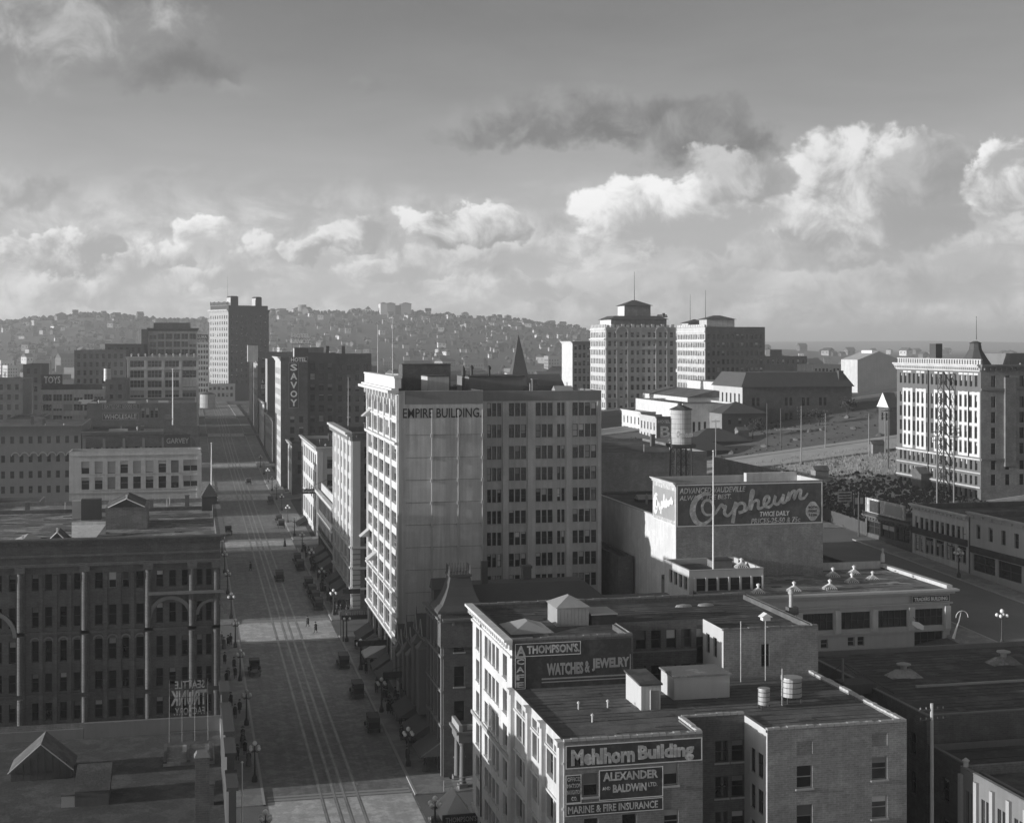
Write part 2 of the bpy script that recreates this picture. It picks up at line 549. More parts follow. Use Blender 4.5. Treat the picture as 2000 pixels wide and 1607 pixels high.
def fbox(b, face, pos, u0, u1, out, inn, v0, v1, m=0):
    """box on a facade: from `out` metres proud to `inn` metres in"""
    a = fp(face, pos, u0, -out, v0); c = fp(face, pos, u1, inn, v1)
    b.box(min(a[0], c[0]), max(a[0], c[0]), min(a[1], c[1]), max(a[1], c[1]), v0, v1, m)

def piece(root, name, m, face, pos, u0, u1, out, v0, v1, inn=-.003):
    b = MB(); fbox(b, face, pos, u0, u1, out, inn, v0, v1)
    return b.build(name, m, root)

def cornice(root, face, pos, u0, u1, ztop, m, size=.6, brackets=0, name='cornice'):
    b = MB()
    for (o, h0, h1) in ((1.0, -.25, 0), (.72, -.5, -.25), (.35, -1.0, -.5)):
        fbox(b, face, pos, u0 - size * o * .3, u1 + size * o * .3, size * o, -.004, ztop + h0 * size * 1.2, ztop + h1 * size * 1.2)
    for i in range(brackets):
        c = u0 + (u1 - u0) * (i + .5) / brackets
        fbox(b, face, pos, c - .12, c + .12, size * .7, -.004, ztop - size * 1.1, ztop - size * .62)
    return b.build(name, m, root)

def body(root, x0, x1, y0, y1, zb, zt, wall, roofm, faces='NE', parapet=.7, pt=.32, coping=None):
    """plain walls on `faces`, roof deck and parapet"""
    for fc in faces:
        if fc in 'SN': fac(root, fc, y0 if fc == 'S' else y1, x0, x1, zb, zt, [], wall)
        else: fac(root, fc, x0 if fc == 'W' else x1, y0, y1, zb, zt, [], wall)
    b = MB(); b.box(x0 + .02, x1 - .02, y0 + .02, y1 - .02, zt - parapet - .25, zt - parapet)
    r = b.build('roof', roofm, root)
    if parapet > .05:
        b = MB()
        e = .03
        for (a, c, d, f_) in ((x0 - e, x1 + e, y0 - e, y0 + pt), (x0 - e, x1 + e, y1 - pt, y1 + e), (x0 - e, x0 + pt, y0 + pt, y1 - pt), (x1 - pt, x1 + e, y0 + pt, y1 - pt)):
            b.box(a, c, d, f_, zt + .003, zt + .10)
        for (a, c, d, f_) in ((x0 + .03, x1 - .03, y0 + pt - .03, y0 + pt), (x0 + .03, x1 - .03, y1 - pt, y1 - pt + .03), (x0 + pt - .03, x0 + pt, y0 + pt, y1 - pt), (x1 - pt, x1 - pt + .03, y0 + pt, y1 - pt)):
            b.box(a, c, d, f_, zt - parapet + .003, zt)
        b.build('parapet', coping or wall, root)
    return r

# lettering -------------------------------------------------------
def text_mesh(s, bold=.012, res=2, shear=0.0):
    cu = bpy.data.curves.new('lettering', 'FONT')
    cu.body = s; cu.size = 1.0; cu.extrude = .03; cu.offset = bold; cu.resolution_u = res; cu.shear = shear
    cu.align_x = 'LEFT'
    o = bpy.data.objects.new('lettering', cu); col.objects.link(o)
    bpy.context.view_layer.update()
    me = bpy.data.meshes.new_from_object(o)
    bpy.data.objects.remove(o); bpy.data.curves.remove(cu)
    return me

def text(root, s, face, pos, u0, u1, v0, v1, m='paint_white', out=.03, bold=.012, mirror=False, shear=0.0, rise=0.0, name='lettering'):
    """letters standing `out` metres proud of a wall and filling the box u0..u1, v0..v1"""
    me = text_mesh(s, bold, shear=shear)
    xs = [v.co.x for v in me.vertices]; ys = [v.co.y for v in me.vertices]
    a, b_, c, d = min(xs), max(xs), min(ys), max(ys)
    w0 = woff(root)
    for v in me.vertices:
        t = (v.co.x - a) / (b_ - a)
        if mirror or face in 'WN': t = 1 - t
        if mirror and face in 'WN': t = 1 - t
        p = fp(face, pos, u0 + (u1 - u0) * t, -out + (0.0 if v.co.z > 0 else out * .8), v0 + (v1 - v0) * (v.co.y - c) / (d - c) + rise * t)
        v.co = Vector(p) - w0
    me.materials.clear(); me.materials.append(MATS[m])
    o = bpy.data.objects.new(name, me); col.objects.link(o); o.parent = root
    return o

def panel(root, face, pos, u0, u1, v0, v1, m='paint_sign', edge='paint_white', out=.02, ew=.10, name='sign_panel'):
    o = piece(root, name, m, face, pos, u0, u1, out, v0, v1)
    if edge:
        b = MB()
        for (a, c, e, g) in ((u0, u1, v0, v0 + ew), (u0, u1, v1 - ew, v1), (u0, u0 + ew, v0 + ew, v1 - ew), (u1 - ew, u1, v0 + ew, v1 - ew)):
            fbox(b, face, pos, a, c, out + .012, -out, e, g)
        b.build('border', edge, o)
    return o

# ================================================================ ground
def lerp(a, b, t): return a + (b - a) * max(0.0, min(1.0, t))
def z2(Y):
    if Y < 520: return -1.25 + .0151 * Y
    if Y < 720: return 6.6 + .03 * (Y - 520)
    return 12.6
def z3(Y):
    if Y < 420: return 12.7 + .037 * (Y - 165)
    return lerp(22.1, 13.0, (Y - 560) / 500)
HILL = [(-1006.37, 62), (-554.89, 80), (-364.87, 90.66), (-277.50, 99.12), (-198.84, 106.62),
        (-119.22, 100.75), (-38.63, 95.85), (53.23, 96.17), (177.70, 112.49),
        (283.21, 116.18), (412.03, 115.73), (510.26, 110.77), (677.14, 101.62),
        (779.22, 88.72), (859.66, 76.71), (1023.32, 58), (1263.80, 40), (1512.49, 26), (2036.28, 20)]
def hill(X):
    for i in range(len(HILL) - 1):
        a, b = HILL[i], HILL[i + 1]
        if a[0] <= X <= b[0]:
            t = (X - a[0]) / (b[0] - a[0])
            return lerp(a[1], b[1], t * t * (3 - 2 * t))
    return HILL[0][1] if X < HILL[0][0] else HILL[-1][1]
def zg(X, Y):
    if X <= 32:
        z = z2(Y) - (max(0, -5 - X) * .055 if X > -160 else 8.5)
    elif X < 95:
        z = lerp(z2(Y), z3(Y), (X - 32) / 63)
    else:
        z = z3(Y) + min(max(0, X - 119), 130) * (.11 if Y < 430 else lerp(.11, .02, (Y - 430) / 300))
    if Y > 900: z = lerp(z, 13.0, (Y - 900) / 500)
    if Y > 1750:
        t = max(0.0, min(1.0, (Y - 1750) / 1250))
        z = 13.0 + (hill(X * 3000 / max(Y, 2200)) - 13.0) * (t ** 1.15) if Y <= 3000 else lerp(hill(X * 3000 / Y), 20, (Y - 3000) / 1500)
    if Y > 6500:
        z = lerp(20, 58, (Y - 6500) / 2500) * (1 + .25 * math.sin(X * .0017) + .12 * math.sin(X * .0049 + 1))
    return z
def frange(a, b, s):
    n = max(1, int(round((b - a) / s)))
    return [a + (b - a) * i / n for i in range(n + 1)]
def sheet(name, xs, ys, dz, m, parent=None, kind='structure', kerb=0.0):
    b = MB()
    nx = len(xs)
    for y in ys:
        for x in xs: b.v.append((x, y, zg(x, y) + dz))
    for j in range(len(ys) - 1):
        for i in range(nx - 1):
            b.f.append((j * nx + i, j * nx + i + 1, (j + 1) * nx + i + 1, (j + 1) * nx + i)); b.m.append(0)
    if kerb:
        per = [(x, ys[0]) for x in xs] + [(xs[-1], y) for y in ys[1:]] + [(x, ys[-1]) for x in xs[-2::-1]] + [(xs[0], y) for y in ys[-2:0:-1]]
        for k in range(len(per)):
            p, q = per[k], per[(k + 1) % len(per)]
            b.face([(p[0], p[1], zg(*p) + dz), (q[0], q[1], zg(*q) + dz), (q[0], q[1], zg(*q) + dz - kerb), (p[0], p[1], zg(*p) + dz - kerb)], 0)
    o = b.build(name, m, parent)
    if kind and not parent: tag(o, kind=kind)
    return o

gx = [-9000, -5000, -3000, -2000, -1300, -900, -600, -400, -280, -200, -160.01, -160] + frange(-130, -20, 22) + [-5, 4, 32] + frange(40, 95, 11) + [119] + frange(130, 249, 17) + [280, 330, 400] + frange(480, 2000, 95) + [2300, 2800, 3500, 5000, 7000, 10000]
gx = sorted(set(gx + frange(-900, 480, 55)))
gy = [-60] + frange(0, 520, 20) + frange(540, 900, 30) + frange(950, 1700, 75) + frange(1750, 3100, 45) + frange(3250, 4600, 150) + [5200, 6000, 6500] + frange(6900, 9000, 300) + [12000]
ground = sheet('ground', gx, sorted(set(gy)), -.22, 'grass')

CROSS = [148, 241, 334, 427, 520, 640, 745]
tag(ground, kind='structure')
av = sheet('road', [8, 16, 24], frange(40, 520, 10) + frange(532, 1000, 12), 0, 'paving_brick')
for i, c in enumerate(CROSS):
    sheet('road', sorted(frange(24.02, 95, 7) + frange(101, 119, 6)), [c - 6, c, c + 6], .004, 'asphalt')
    sheet('road', frange(119.02, 280, 12), [c - 6, c, c + 6], .004, 'dirt_pale' if c == 334 else 'asphalt')
    sheet('road', frange(-150, 7.98, 10), [c - 6, c, c + 6], .004, 'asphalt')
sheet('road', [99, 107, 115], frange(40, 760, 10), .010, 'asphalt')
edges = [40] + sum([[c - 6, c + 6] for c in CROSS], []) + [900]
for i in range(0, len(edges), 2):
    a, b_ = edges[i], edges[i + 1]
    for (xa, xb, kx) in ((3.6, 8, 8), (24, 28.6, 24), (94.6, 99, 99), (115, 119, 115)):
        pv = sheet('pavement', [xa, (xa + xb) / 2, xb], frange(a, b_, 8), .14, 'walk', kerb=.36)
        kb = MB()
        ys = frange(a, b_, 8)
        x0, x1 = (kx - .26, kx + .012) if kx in (8, 99) else (kx - .012, kx + .26)
        for k in range(len(ys) - 1):
            p, q = ys[k], ys[k + 1]
            za, zb_ = zg(kx, p) + .152, zg(kx, q) + .152
            kb.add([(x0, p, za - .4), (x1, p, za - .4), (x1, q, zb_ - .4), (x0, q, zb_ - .4), (x0, p, za), (x1, p, za), (x1, q, zb_), (x0, q, zb_)],
                   [(4, 5, 6, 7), (0, 1, 5, 4), (1, 2, 6, 5), (2, 3, 7, 6), (3, 0, 4, 7)])
        kb.build('kerb', 'kerb', pv)
for c in CROSS[:4]:
    for s_ in (-1, 1):
        y0, y1 = (c - 10, c - 6) if s_ < 0 else (c + 6, c + 10)
        sheet('pavement', frange(28.62, 94.58, 7), [y0, y1], .14, 'walk', kerb=.36)
        sheet('pavement', frange(-120, 3.58, 8), [y0, y1], .14, 'walk', kerb=.36)
        sheet('pavement', frange(119.02, 260, 10), [y0, y1], .14, 'kerb' if c == 334 else 'walk', kerb=.36)
sheet('vacant_lot', frange(119.2, 206, 7), frange(252, 323, 6), -.15, 'earth_pale'); sheet('vacant_lot', frange(119.2, 206, 7), frange(345, 396, 6), -.15, 'earth')  # upper lot in darker earth, standing for hill shade and bushes
# pale granite crossing strips at each street corner, then sheets coloured as sunlit bands
for i, c in enumerate(CROSS):
    for y in (c - 8.6, c + 7.4):
        sheet('crossing', [8.3, 16, 23.7], [y, y + .55], .008, 'kerb'); sheet('crossing', [8.3, 16, 23.7], [y + .95, y + 1.5], .008, 'kerb')
for c in CROSS: sheet('crossing', frange(8.25, 23.75, 5), [c - 7, c, c + 7], .004, 'sunlit_crossing_pave')  # pale paving lightened further, so its colour carries the sunlit band
# tram tracks: paired rails in worn pale strips
for tx, lab in ((14.75, 'left'), (17.25, 'right')):
    t = thing('tram_track', 'pair of worn rails forming the %s tram track up the avenue' % lab, 'tram track', (tx, 40, zg(16, 40)), 'tram tracks in the avenue')
    t['kind'] = 'structure'
    for dx in (-.72, .72):
        b = MB()
        ys = frange(40, 520, 10) + frange(532, 960, 12)
        for k in range(len(ys) - 1):
            for (wd, h, m) in ((.40, .006, 1), (.12, .018, 0)):
                b.face([(tx + dx - wd / 2, ys[k], zg(16, ys[k]) + h), (tx + dx + wd / 2, ys[k], zg(16, ys[k]) + h), (tx + dx + wd / 2, ys[k + 1], zg(16, ys[k + 1]) + h), (tx + dx - wd / 2, ys[k + 1], zg(16, ys[k + 1]) + h)], m)
        b.build('rail', ['rail_steel', 'rail_worn'], t)

# ================================================================ right foreground: the two corner blocks
def root_at(name, label, cat, x, y, z, group=None): return thing(name, label, cat, (x, y, z), group)

# --- five-storey office block with a light court (nearest, right)
mb = root_at('office_block', 'five-storey office block with painted name band and insurance signs on its brick side', 'building', 40, 110, zg(27, 110))
MX0, MX1, MX2, MX3, MY0, MY1, MZ = 27.0, 37.8, 43.0, 54.6, 102.2, 119.6, 20.7
ZB = -3.0
# west front: piers, paired windows
bays = [(118.05, 113.56), (112.31, 108.72), (107.57, 103.04)]
ww = []
for (a, b_) in bays:
    lo, hi = min(a, b_), max(a, b_)
    w = (hi - lo - .5) / 2
    for r in rows(18.9, 3.35, 5, 2.0):
        for k in range(2): ww.append((lo + .1 + k * (w + .3), r[0], w, r[1], pick(style='k')))
    for k in range(2): ww.append((lo + .1 + k * (w + .3), 19.25, w, .75, 'Bk'))
fac(mb, 'W', MX0, MY0, MY1, ZB, MZ, ww, 'white_dull', depth=.4)
for y in (119.03, 112.93, 108.14, 102.74):
    b = MB(); fbox(b, 'W', MX0, max(MY0 + .02, y - .42), min(MY1 - .02, y + .42), .35, -.004, ZB, 20.3); fbox(b, 'W', MX0, max(MY0 + .01, y - .5), min(MY1 - .01, y + .5), .5, -.004, 20.3, 20.7)
    b.build('pier', 'white_dull', mb)
for z in (19.0, 15.65, 12.3, 8.95, 5.6): piece(mb, 'belt_course', 'white_dull', 'W', MX0, MY0 + .03, MY1 - .03, .12, z, z + .18)
# south fronts either side of the court
ws = [(28.46, 16.55, 1.15, 1.75, 'h'), (34.70, 16.95, 1.15, 1.75, 'h'), (28.50, 13.2, 1.15, 1.75, 'd'), (34.74, 13.4, 1.15, 1.75, 'q'), (31.46, 13.3, 1.15, 1.75, 'd')]
fac(mb, 'S', MY0, MX0, MX1, ZB, MZ, ws, 'brick_mid', depth=.22)
sill(mb, 'S', MY0, ws)
w2 = []
for (x, t) in ((45.40, 0), (51.65, .25)):
    for i, (zz, kd) in enumerate(((16.0, 'd'), (13.2, 'h'), (10.2, 'd'))): w2.append((x, zz - .2 * (i > 0) + t, 1.3, 1.75, kd if t == 0 else 'q'))
    w2.append((x, 18.6 + t, 1.3, 1.0, 'x'))
fac(mb, 'S', MY0, MX2, MX3, ZB, MZ - .1, w2, 'brick_light', depth=.2)
for q in w2:
    if q[4] == 'x': b = MB(); fbox(b, 'S', MY0, q[0], q[0] + q[2], -.08, .2, q[1], q[1] + q[3]); b.build('blocked_window', 'brick_light', mb)
sill(mb, 'S', MY0, [q for q in w2 if q[4] != 'x'])
cw = []
for zz in (17.0, 14.2, 11.4, 8.6):
    cw += [(40.55, zz, 1.05, 1.7, 'dk'), (41.92, zz, 1.05, 1.7, 'qk')]
fac(mb, 'S', 106.8, MX1, MX2, ZB, MZ, cw, 'brick_dark', depth=.2)
sill(mb, 'S', 106.8, cw)
cw = []
for zz in (16.6, 13.8, 11.0): cw += [(103.0, zz, 1.2, 1.9, 'dk'), (104.6, zz, 1.0, 1.9, 'dk')]
fac(mb, 'W', MX2, MY0, 106.8, ZB, MZ - .1, cw, 'cream', depth=.2)
fac(mb, 'E', MX1, MY0, 106.8, ZB, MZ, [], 'brick_mid')
fac(mb, 'E', MX3, MY0, MY1, ZB, MZ - .1, [(MY0 + 2 + 3.2 * i, 16, 1.2, 1.8) for i in range(5)], 'brick_mid')
b = MB()
b.box(MX0 + .02, MX1 - .02, MY0 + .02, 106.82, MZ - .55, MZ - .25); b.box(MX2 + .02, MX3 - .02, MY0 + .02, 106.82, MZ - .56, MZ - .26); b.box(MX0 + .02, MX3 - .02, 106.84, MY1 - .02, MZ - .54, MZ - .24)
b.build('roof', 'roof_gravel', mb)
# stepped brick copings
def coping(root, x0, x1, y0, y1, z, m='stone', step=.55):
    b = MB()
    L = max(x1 - x0, y1 - y0); n = max(1, int(L / step))
    for i in range(n):
        t0, t1 = i / n, (i + .93) / n
        dz = R.uniform(-.03, .05)
        if x1 - x0 > y1 - y0: b.box(lerp(x0, x1, t0), lerp(x0, x1, t1), y0, y1, z, z + .16 + dz)
        else: b.box(x0, x1, lerp(y0, y1, t0), lerp(y0, y1, t1), z, z + .16 + dz)
    return b.build('coping', m, root)
b = MB()
for (xa, xb, ya, yb) in ((MX0, MX1, MY0 + .02, MY0 + .3), (MX2, MX3, MY0 + .02, MY0 + .3), (MX3 - .3, MX3 - .02, MY0 + .3, MY1), (MX1, MX2, 106.82, 107.1), (MX0 + .02, MX0 + .3, MY0 + .3, MY1), (MX1 - .3, MX1 - .02, MY0 + .3, 106.8), (MX2 + .02, MX2 + .3, MY0 + .3, 106.8)):
    b.box(xa, xb, ya, yb, MZ - .3, MZ - .11)
b.build('parapet', 'brick_mid', mb)
coping(mb, MX0, MX1, MY0 - .04, MY0 + .34, MZ + .003); coping(mb, MX2, MX3, MY0 - .04, MY0 + .34, MZ - .09)
coping(mb, MX3 - .34, MX3 + .04, MY0 + .4, MY1, MZ - .09, 'cream'); coping(mb, MX1, MX2, 106.76, 107.1, MZ + .003)
coping(mb, MX1 - .34, MX1 + .04, MY0 + .4, 106.8, MZ + .003, 'cream')
# painted signs
p = panel(mb, 'S', MY0, MX0 + .12, MX1 - .05, 18.69, 20.42, ew=.07)
text(mb, 'Mehlhorn', 'S', MY0 - .02, 27.55, 32.45, 18.9, 20.1, 'paint_faded', bold=.05)
text(mb, 'Building', 'S', MY0 - .02, 32.7, 37.1, 18.75, 20.1, 'paint_faded', bold=.05)
p = panel(mb, 'S', MY0, MX0 + .12, 28.42 - .1, 16.15, 18.25, ew=.06)
for i, s_ in enumerate(('OFFICES', 'MATSON', 'NAVIGATION', 'CO.')): text(mb, s_, 'S', MY0 - .02, 27.25 + (.32 if i == 3 else 0), 28.3 - (.32 if i == 3 else 0), 17.78 - .48 * i, 18.08 - .48 * i, 'paint_faded', bold=.01)
p = panel(mb, 'S', MY0, 29.68, 34.66, 16.2, 18.45, ew=.06)
text(mb, 'ALEXANDER', 'S', MY0 - .02, 30.0, 34.25, 17.62, 18.25, 'paint_faded', bold=.035)
text(mb, 'AND', 'S', MY0 - .02, 29.95, 30.55, 16.95, 17.2, 'paint_faded'); text(mb, 'BALDWIN', 'S', MY0 - .02, 30.75, 33.35, 16.72, 17.32, 'paint_faded', bold=.035); text(mb, 'LTD.', 'S', MY0 - .02, 33.5, 34.2, 17.0, 17.3, 'paint_faded')
p = panel(mb, 'S', MY0, MX0 + .12, 34.66, 15.2, 16.13, ew=.05)
text(mb, 'MARINE & FIRE INSURANCE', 'S', MY0 - .02, 27.3, 34.25, 15.38, 15.92, 'paint_faded', bold=.02)

# --- roof furniture of the office block
def shed(name, label, x0, x1, y0, y1, z, h, wallm, roofm, slope=.0, door=False, hipped=None, over=.15, cat='roof shed', group=None, boards=False):
    t = thing(name, label, cat, ((x0 + x1) / 2, (y0 + y1) / 2, z), group)
    b = MB(); b.add([(x0, y0, z), (x1, y0, z), (x1, y1, z), (x0, y1, z), (x0, y0, z + h), (x1, y0, z + h), (x1, y1, z + h + slope), (x0, y1, z + h + slope)],
                    [(0, 1, 5, 4), (1, 2, 6, 5), (2, 3, 7, 6), (3, 0, 4, 7)])
    b.build('wall', wallm, t)
    b = MB()
    if hipped: b.hip(x0 - over, x1 + over, y0 - over, y1 + over, z + h, z + h + hipped)
    else: b.add([(x0 - over, y0 - over, z + h), (x1 + over, y0 - over, z + h), (x1 + over, y1 + over, z + h + slope), (x0 - over, y1 + over, z + h + slope), (x0 - over, y0 - over, z + h + .14), (x1 + over, y0 - over, z + h + .14), (x1 + over, y1 + over, z + h + slope + .14), (x0 - over, y1 + over, z + h + slope + .14)],
                [(0, 3, 2, 1), (4, 5, 6, 7), (0, 1, 5, 4), (1, 2, 6, 5), (2, 3, 7, 6), (3, 0, 4, 7)])
    b.build('roof', roofm, t)
    if boards:
        n = max(3, int((x1 - x0) / .32))
        for i in range(n):
            xa = x0 + (x1 - x0) * i / n
            b = MB(); b.box(xa + .015, xa + (x1 - x0) / n - .015, y0 - .035, y0 - .004, z + .02, z + h - .02); b.build('board', wallm, t)
    if door:
        b = MB(); b.box(lerp(x0, x1, .5), lerp(x0, x1, .9), y0 - .08, y0 - .04, z + .05, z + h * .78); d = b.build('door', 'wood', t)
        b = MB(); b.box(lerp(x0, x1, .46), lerp(x0, x1, .49), y0 - .10, y0 - .04, z + .05, z + h * .82); b.build('door_frame', 'paint_white', d)
    return t
rz = MZ - .24
shed('roof_hut', 'small boarded stair hut with a door on the flat gravel roof', 35.61, 37.26, 110.5, 114.6, rz, 2.0, 'cream', 'roof_tar', .25, True, boards=True)
shed('roof_hut', 'long low penthouse with flat roof beside the boarded stair hut', 39.30, 44.17, 113, 116.4, rz, 1.9, 'cream', 'roof_light', 0)
def tank(name, label, x, y, z, r, h, m='galvanised', legs=0.0, roofh=0.0, hoops=3, cat='tank', group=None):
    t = thing(name, label, cat, (x, y, z), group)
    b = MB(); b.lathe(x, y, [(r, z + legs), (r * .97, z + legs + h)], 20); b.build('drum', m, t, smooth=False)
    b = MB(); b.lathe(x, y, [(r * 1.05, z + legs + h), (r * 1.03, z + legs + h + .06), (.04, z + legs + h + .08 + roofh)], 20); b.build('lid', 'roof_tar' if roofh else m, t)
    for i in range(hoops):
        zz = z + legs + h * (i + .7) / (hoops + .4)
        b = MB(); b.lathe(x, y, [(r * 1.015, zz), (r * 1.015, zz + .05)], 20); b.build('hoop', 'iron', t)
    if legs:
        for sx in (-1, 1):
            for sy in (-1, 1):
                b = MB(); b.tube((x + sx * r * .7, y + sy * r * .7, z), (x + sx * r * .7, y + sy * r * .7, z + legs), .06); b.build('leg', 'iron', t)
    return t
tank('roof_tank', 'smaller riveted drum tank on legs on the gravel roof', 45.56, 109, rz, .48, 1.25, legs=.35)
tank('roof_tank', 'larger riveted drum tank with a pipe on the gravel roof', 48.63, 110.5, rz, .85, 1.5, legs=.5)
t = thing('vent_pipe', 'thin upright vent pipe beside the larger drum tank', 'pipe', (47.42, 109.6, rz))
b = MB(); b.tube(t.location, t.location + Vector((0, 0, 3.0)), .06); b.lathe(t.location.x, t.location.y, [(.12, rz + 2.1), (.12, rz + 2.5)], 10); b.build('pipe', 'galvanised', t)
for i, (x, y, lab) in enumerate(((1150, 112, 'left'), (1187, 112, 'right'), (1157, 108, 'front'))):
    t = thing('roof_vent', 'short white vent stub on the gravel roof, the %s one of three' % lab, 'vent', ([30.80, 33.26, 30.82][i], y, rz), 'vent stubs on the gravel roof')
    b = MB(); b.tube(t.location, t.location + Vector((0, 0, .5)), .07); b.lathe(t.location.x, t.location.y, [(.13, rz + .5), (.13, rz + .58), (.02, rz + .68)], 10); b.build('stub', 'white_dull', t)

# --- six-storey white-fronted block behind it, café sign on its side
tb = root_at('cafe_block', 'six-storey white-fronted block with painted cafe and jewelry signs on its side', 'building', 41, 128, zg(27, 128))
TX0, TX1, TY0, TY1, TZ = 27.0, 55.2, 119.6, 137.0, 24.75
wl_ = []
for r in rows(22.85, 3.05, 6, 2.0):
    for (a, c) in ((929.8, 935.6), (947, 952.4), (953.8, 959), (961.5, 966), (969, 973.5), (982.5, 989.8)):
        pass
    for (a, c) in ((135.33, 133.74), (131.25, 129.81), (129.53, 128.21), (127.82, 126.57), (126.13, 124.93), (123.31, 121.64)):
        wl_.append((c, r[0], a - c, r[1], pick(style='k')))
fac(tb, 'W', TX0, TY0, TY1, -1, TZ, wl_, 'white_glaze', depth=.32)
sill(tb, 'W', TX0, wl_, 'white_glaze')
b = MB(); b.tube((TX0 - .1, 132.56, 3), (TX0 - .1, 132.56, 24), .07); b.build('downpipe', 'iron', tb)
cornice(tb, 'W', TX0, TY0, TY1, TZ + .02, 'white_glaze', .75, 22)
piece(tb, 'belt_course', 'white_glaze', 'W', TX0, TY0 + .02, TY1 - .02, .18, 23.15, 23.35)
piece(tb, 'belt_course', 'stone', 'W', TX0, TY0 + .02, TY1 - .02, .2, 14.2, 14.5)
piece(tb, 'belt_course', 'white_glaze', 'W', TX0, TY0 + .02, TY1 - .02, .2, 5.1, 5.5)
TC0, TC1, TCY = 37.80, 46.17, 124.8
fac(tb, 'S', TY0, TX0, TC0, -1, TZ, [], 'brick_dark')
cw = [(39.49 + .25 + 1.45 * i, z, .95, 1.7, 'dk' if i % 2 else 'hk') for i in range(5) for z in (22.2, 19.0, 15.8)]
fac(tb, 'S', TCY, TC0, TC1 - .6, -1, TZ, cw, 'brick_dark', depth=.25)
for q in cw:
    pass
b = MB()
for z in (21.9, 18.7): fbox(b, 'S', TCY, TC0 + .02, TC1 - .62, .06, -.004, z, z + .14)
b.build('belt_course', 'stone_dark', tb)
fac(tb, 'W', TC1, TY0, TCY, -1, TZ, [(121.2, 21.9, .95, 1.75, 'dk'), (123, 21.9, .95, 1.75, 'dk'), (121.2, 18.7, .95, 1.75, 'dk'), (123, 18.7, .95, 1.75, 'dk')], 'cream', depth=.2)
fac(tb, 'S', TY0 + .0, TC1, TX1, -1, TZ - .1, [(49.75, 21.3, .75, 2.0, 'dk'), (49.75, 18, .75, 2.0, 'dk'), (52.83, 18, .75, 2.0, 'dk')], 'brick_light', depth=.2)
fac(tb, 'E', TC0, TY0, TCY, -1, TZ, [], 'brick_mid'); fac(tb, 'E', TX1, TY0, TY1, -1, TZ - .1, [(TY0 + 2 + 3 * i, 20, 1.1, 1.8) for i in range(5)], 'brick_mid'); fac(tb, 'N', TY1, TX0, TX1, -1, TZ, [], 'brick_mid')
b = MB(); b.box(TX0 + .02, TC0 - .02, TY0 + .02, TCY, TZ - .9, TZ - .6); b.box(TC1 + .02, TX1 - .02, TY0 + .02, TCY, TZ - .92, TZ - .62); b.box(TX0 + .02, TX1 - .02, TCY + .02, TY1 - .02, TZ - .88, TZ - .58)
b.build('roof', 'roof_tar', tb)
b = MB()
for (xa, xb, ya, yb) in ((TX0 + .02, TX0 + .4, TY0 + .4, TY1 - .02), (TX0 + .4, TX1 - .02, TY1 - .4, TY1 - .02), (TX0 + .02, TC0 - .02, TY0 + .02, TY0 + .4), (TC1 + .02, TX1 - .02, TY0 + .02, TY0 + .35), (TC0 - .3, TC0 - .02, TY0 + .4, TCY), (TC0, TC1, TCY + .02, TCY + .35), (TX1 - .35, TX1 - .02, TY0 + .35, TY1 - .4)):
    b.box(xa, xb, ya, yb, TZ - .62, TZ - .13)
b.build('parapet', 'brick_dark', tb)
coping(tb, TX0 + .03, TX1, TY1 - .42, TY1 + .03, TZ - .12, 'stone_dark', .8); coping(tb, TX0 + .03, TC0, TY0 - .03, TY0 + .42, TZ - .12, 'stone_dark', .6); coping(tb, TC1, TX1, TY0 - .03, TY0 + .38, TZ - .12, 'stone_dark', .6)
# painted café sign and jeweller's board on the side wall
g = piece(tb, 'sign_panel', 'paint_sign', 'S', TY0, TX0 + .15, TC0 - .15, .02, 20.22, 24.43)
def zz_(y): return 50 - (y - 672) * .0438
p = panel(tb, 'S', TY0 - .02, 27.25, 33.08, zz_(1283), zz_(1257), 'paint_dark', ew=.06)
text(tb, "THOMPSON'S.", 'S', TY0 - .04, 28.3, 32.98, zz_(1278), zz_(1261), 'paint_faded', bold=.04)
p = panel(tb, 'S', TY0 - .02, 27.25, 28.17, zz_(1346), zz_(1284), 'paint_dark', ew=.06)
for i, ch in enumerate('ACAFE'):
    if i == 0: text(tb, ch, 'S', TY0 - .04, 27.35, 28.2, zz_(1282), zz_(1261), 'paint_faded', bold=.03)
    else: text(tb, ch, 'S', TY0 - .04, 27.38, 28.05, zz_(1283 + i * 15), zz_(1272 + i * 15), 'paint_faded', bold=.03)
text(tb, 'WATCHES', 'S', TY0 - .02, 30.06, 33.31, zz_(1322), zz_(1298), 'paint_grey', bold=.05)
text(tb, '&', 'S', TY0 - .02, 33.44, 33.90, zz_(1320), zz_(1297), 'paint_grey', bold=.03)
text(tb, 'JEWELRY', 'S', TY0 - .02, 34.09, 37.47, zz_(1318), zz_(1293), 'paint_grey', bold=.05)
b = MB(); fbox(b, 'S', TY0, 29.61, TC0 - .2, .04, -.02, zz_(1330), zz_(1327)); fbox(b, 'S', TY0, 29.61, TC0 - .2, .04, -.02, zz_(1336), zz_(1334)); fbox(b, 'S', TY0, TC0 - .28, TC0 - .2, .04, -.02, zz_(1326), zz_(1288)); b.build('border', 'paint_grey', g)
rz2 = TZ - .58
shed('roof_hut', 'ribbed metal penthouse with hipped roof behind the cafe sign', 32.89, 35.90, 127, 130.5, rz2, 1.7, 'galvanised', 'galvanised', hipped=.9, boards=True)
t = thing('skylight', 'long low sloping skylight beside the ribbed metal penthouse', 'skylight', (30.10, 127, rz2))
b = MB(); b.hip(27.99, 31.97, 124.4, 129.5, rz2, rz2 + .8); b.build('glazing', 'galvanised', t)
t = thing('skylight', 'flat-topped skylight curb right of the ribbed metal penthouse', 'skylight', (37.62, 128.5, rz2))
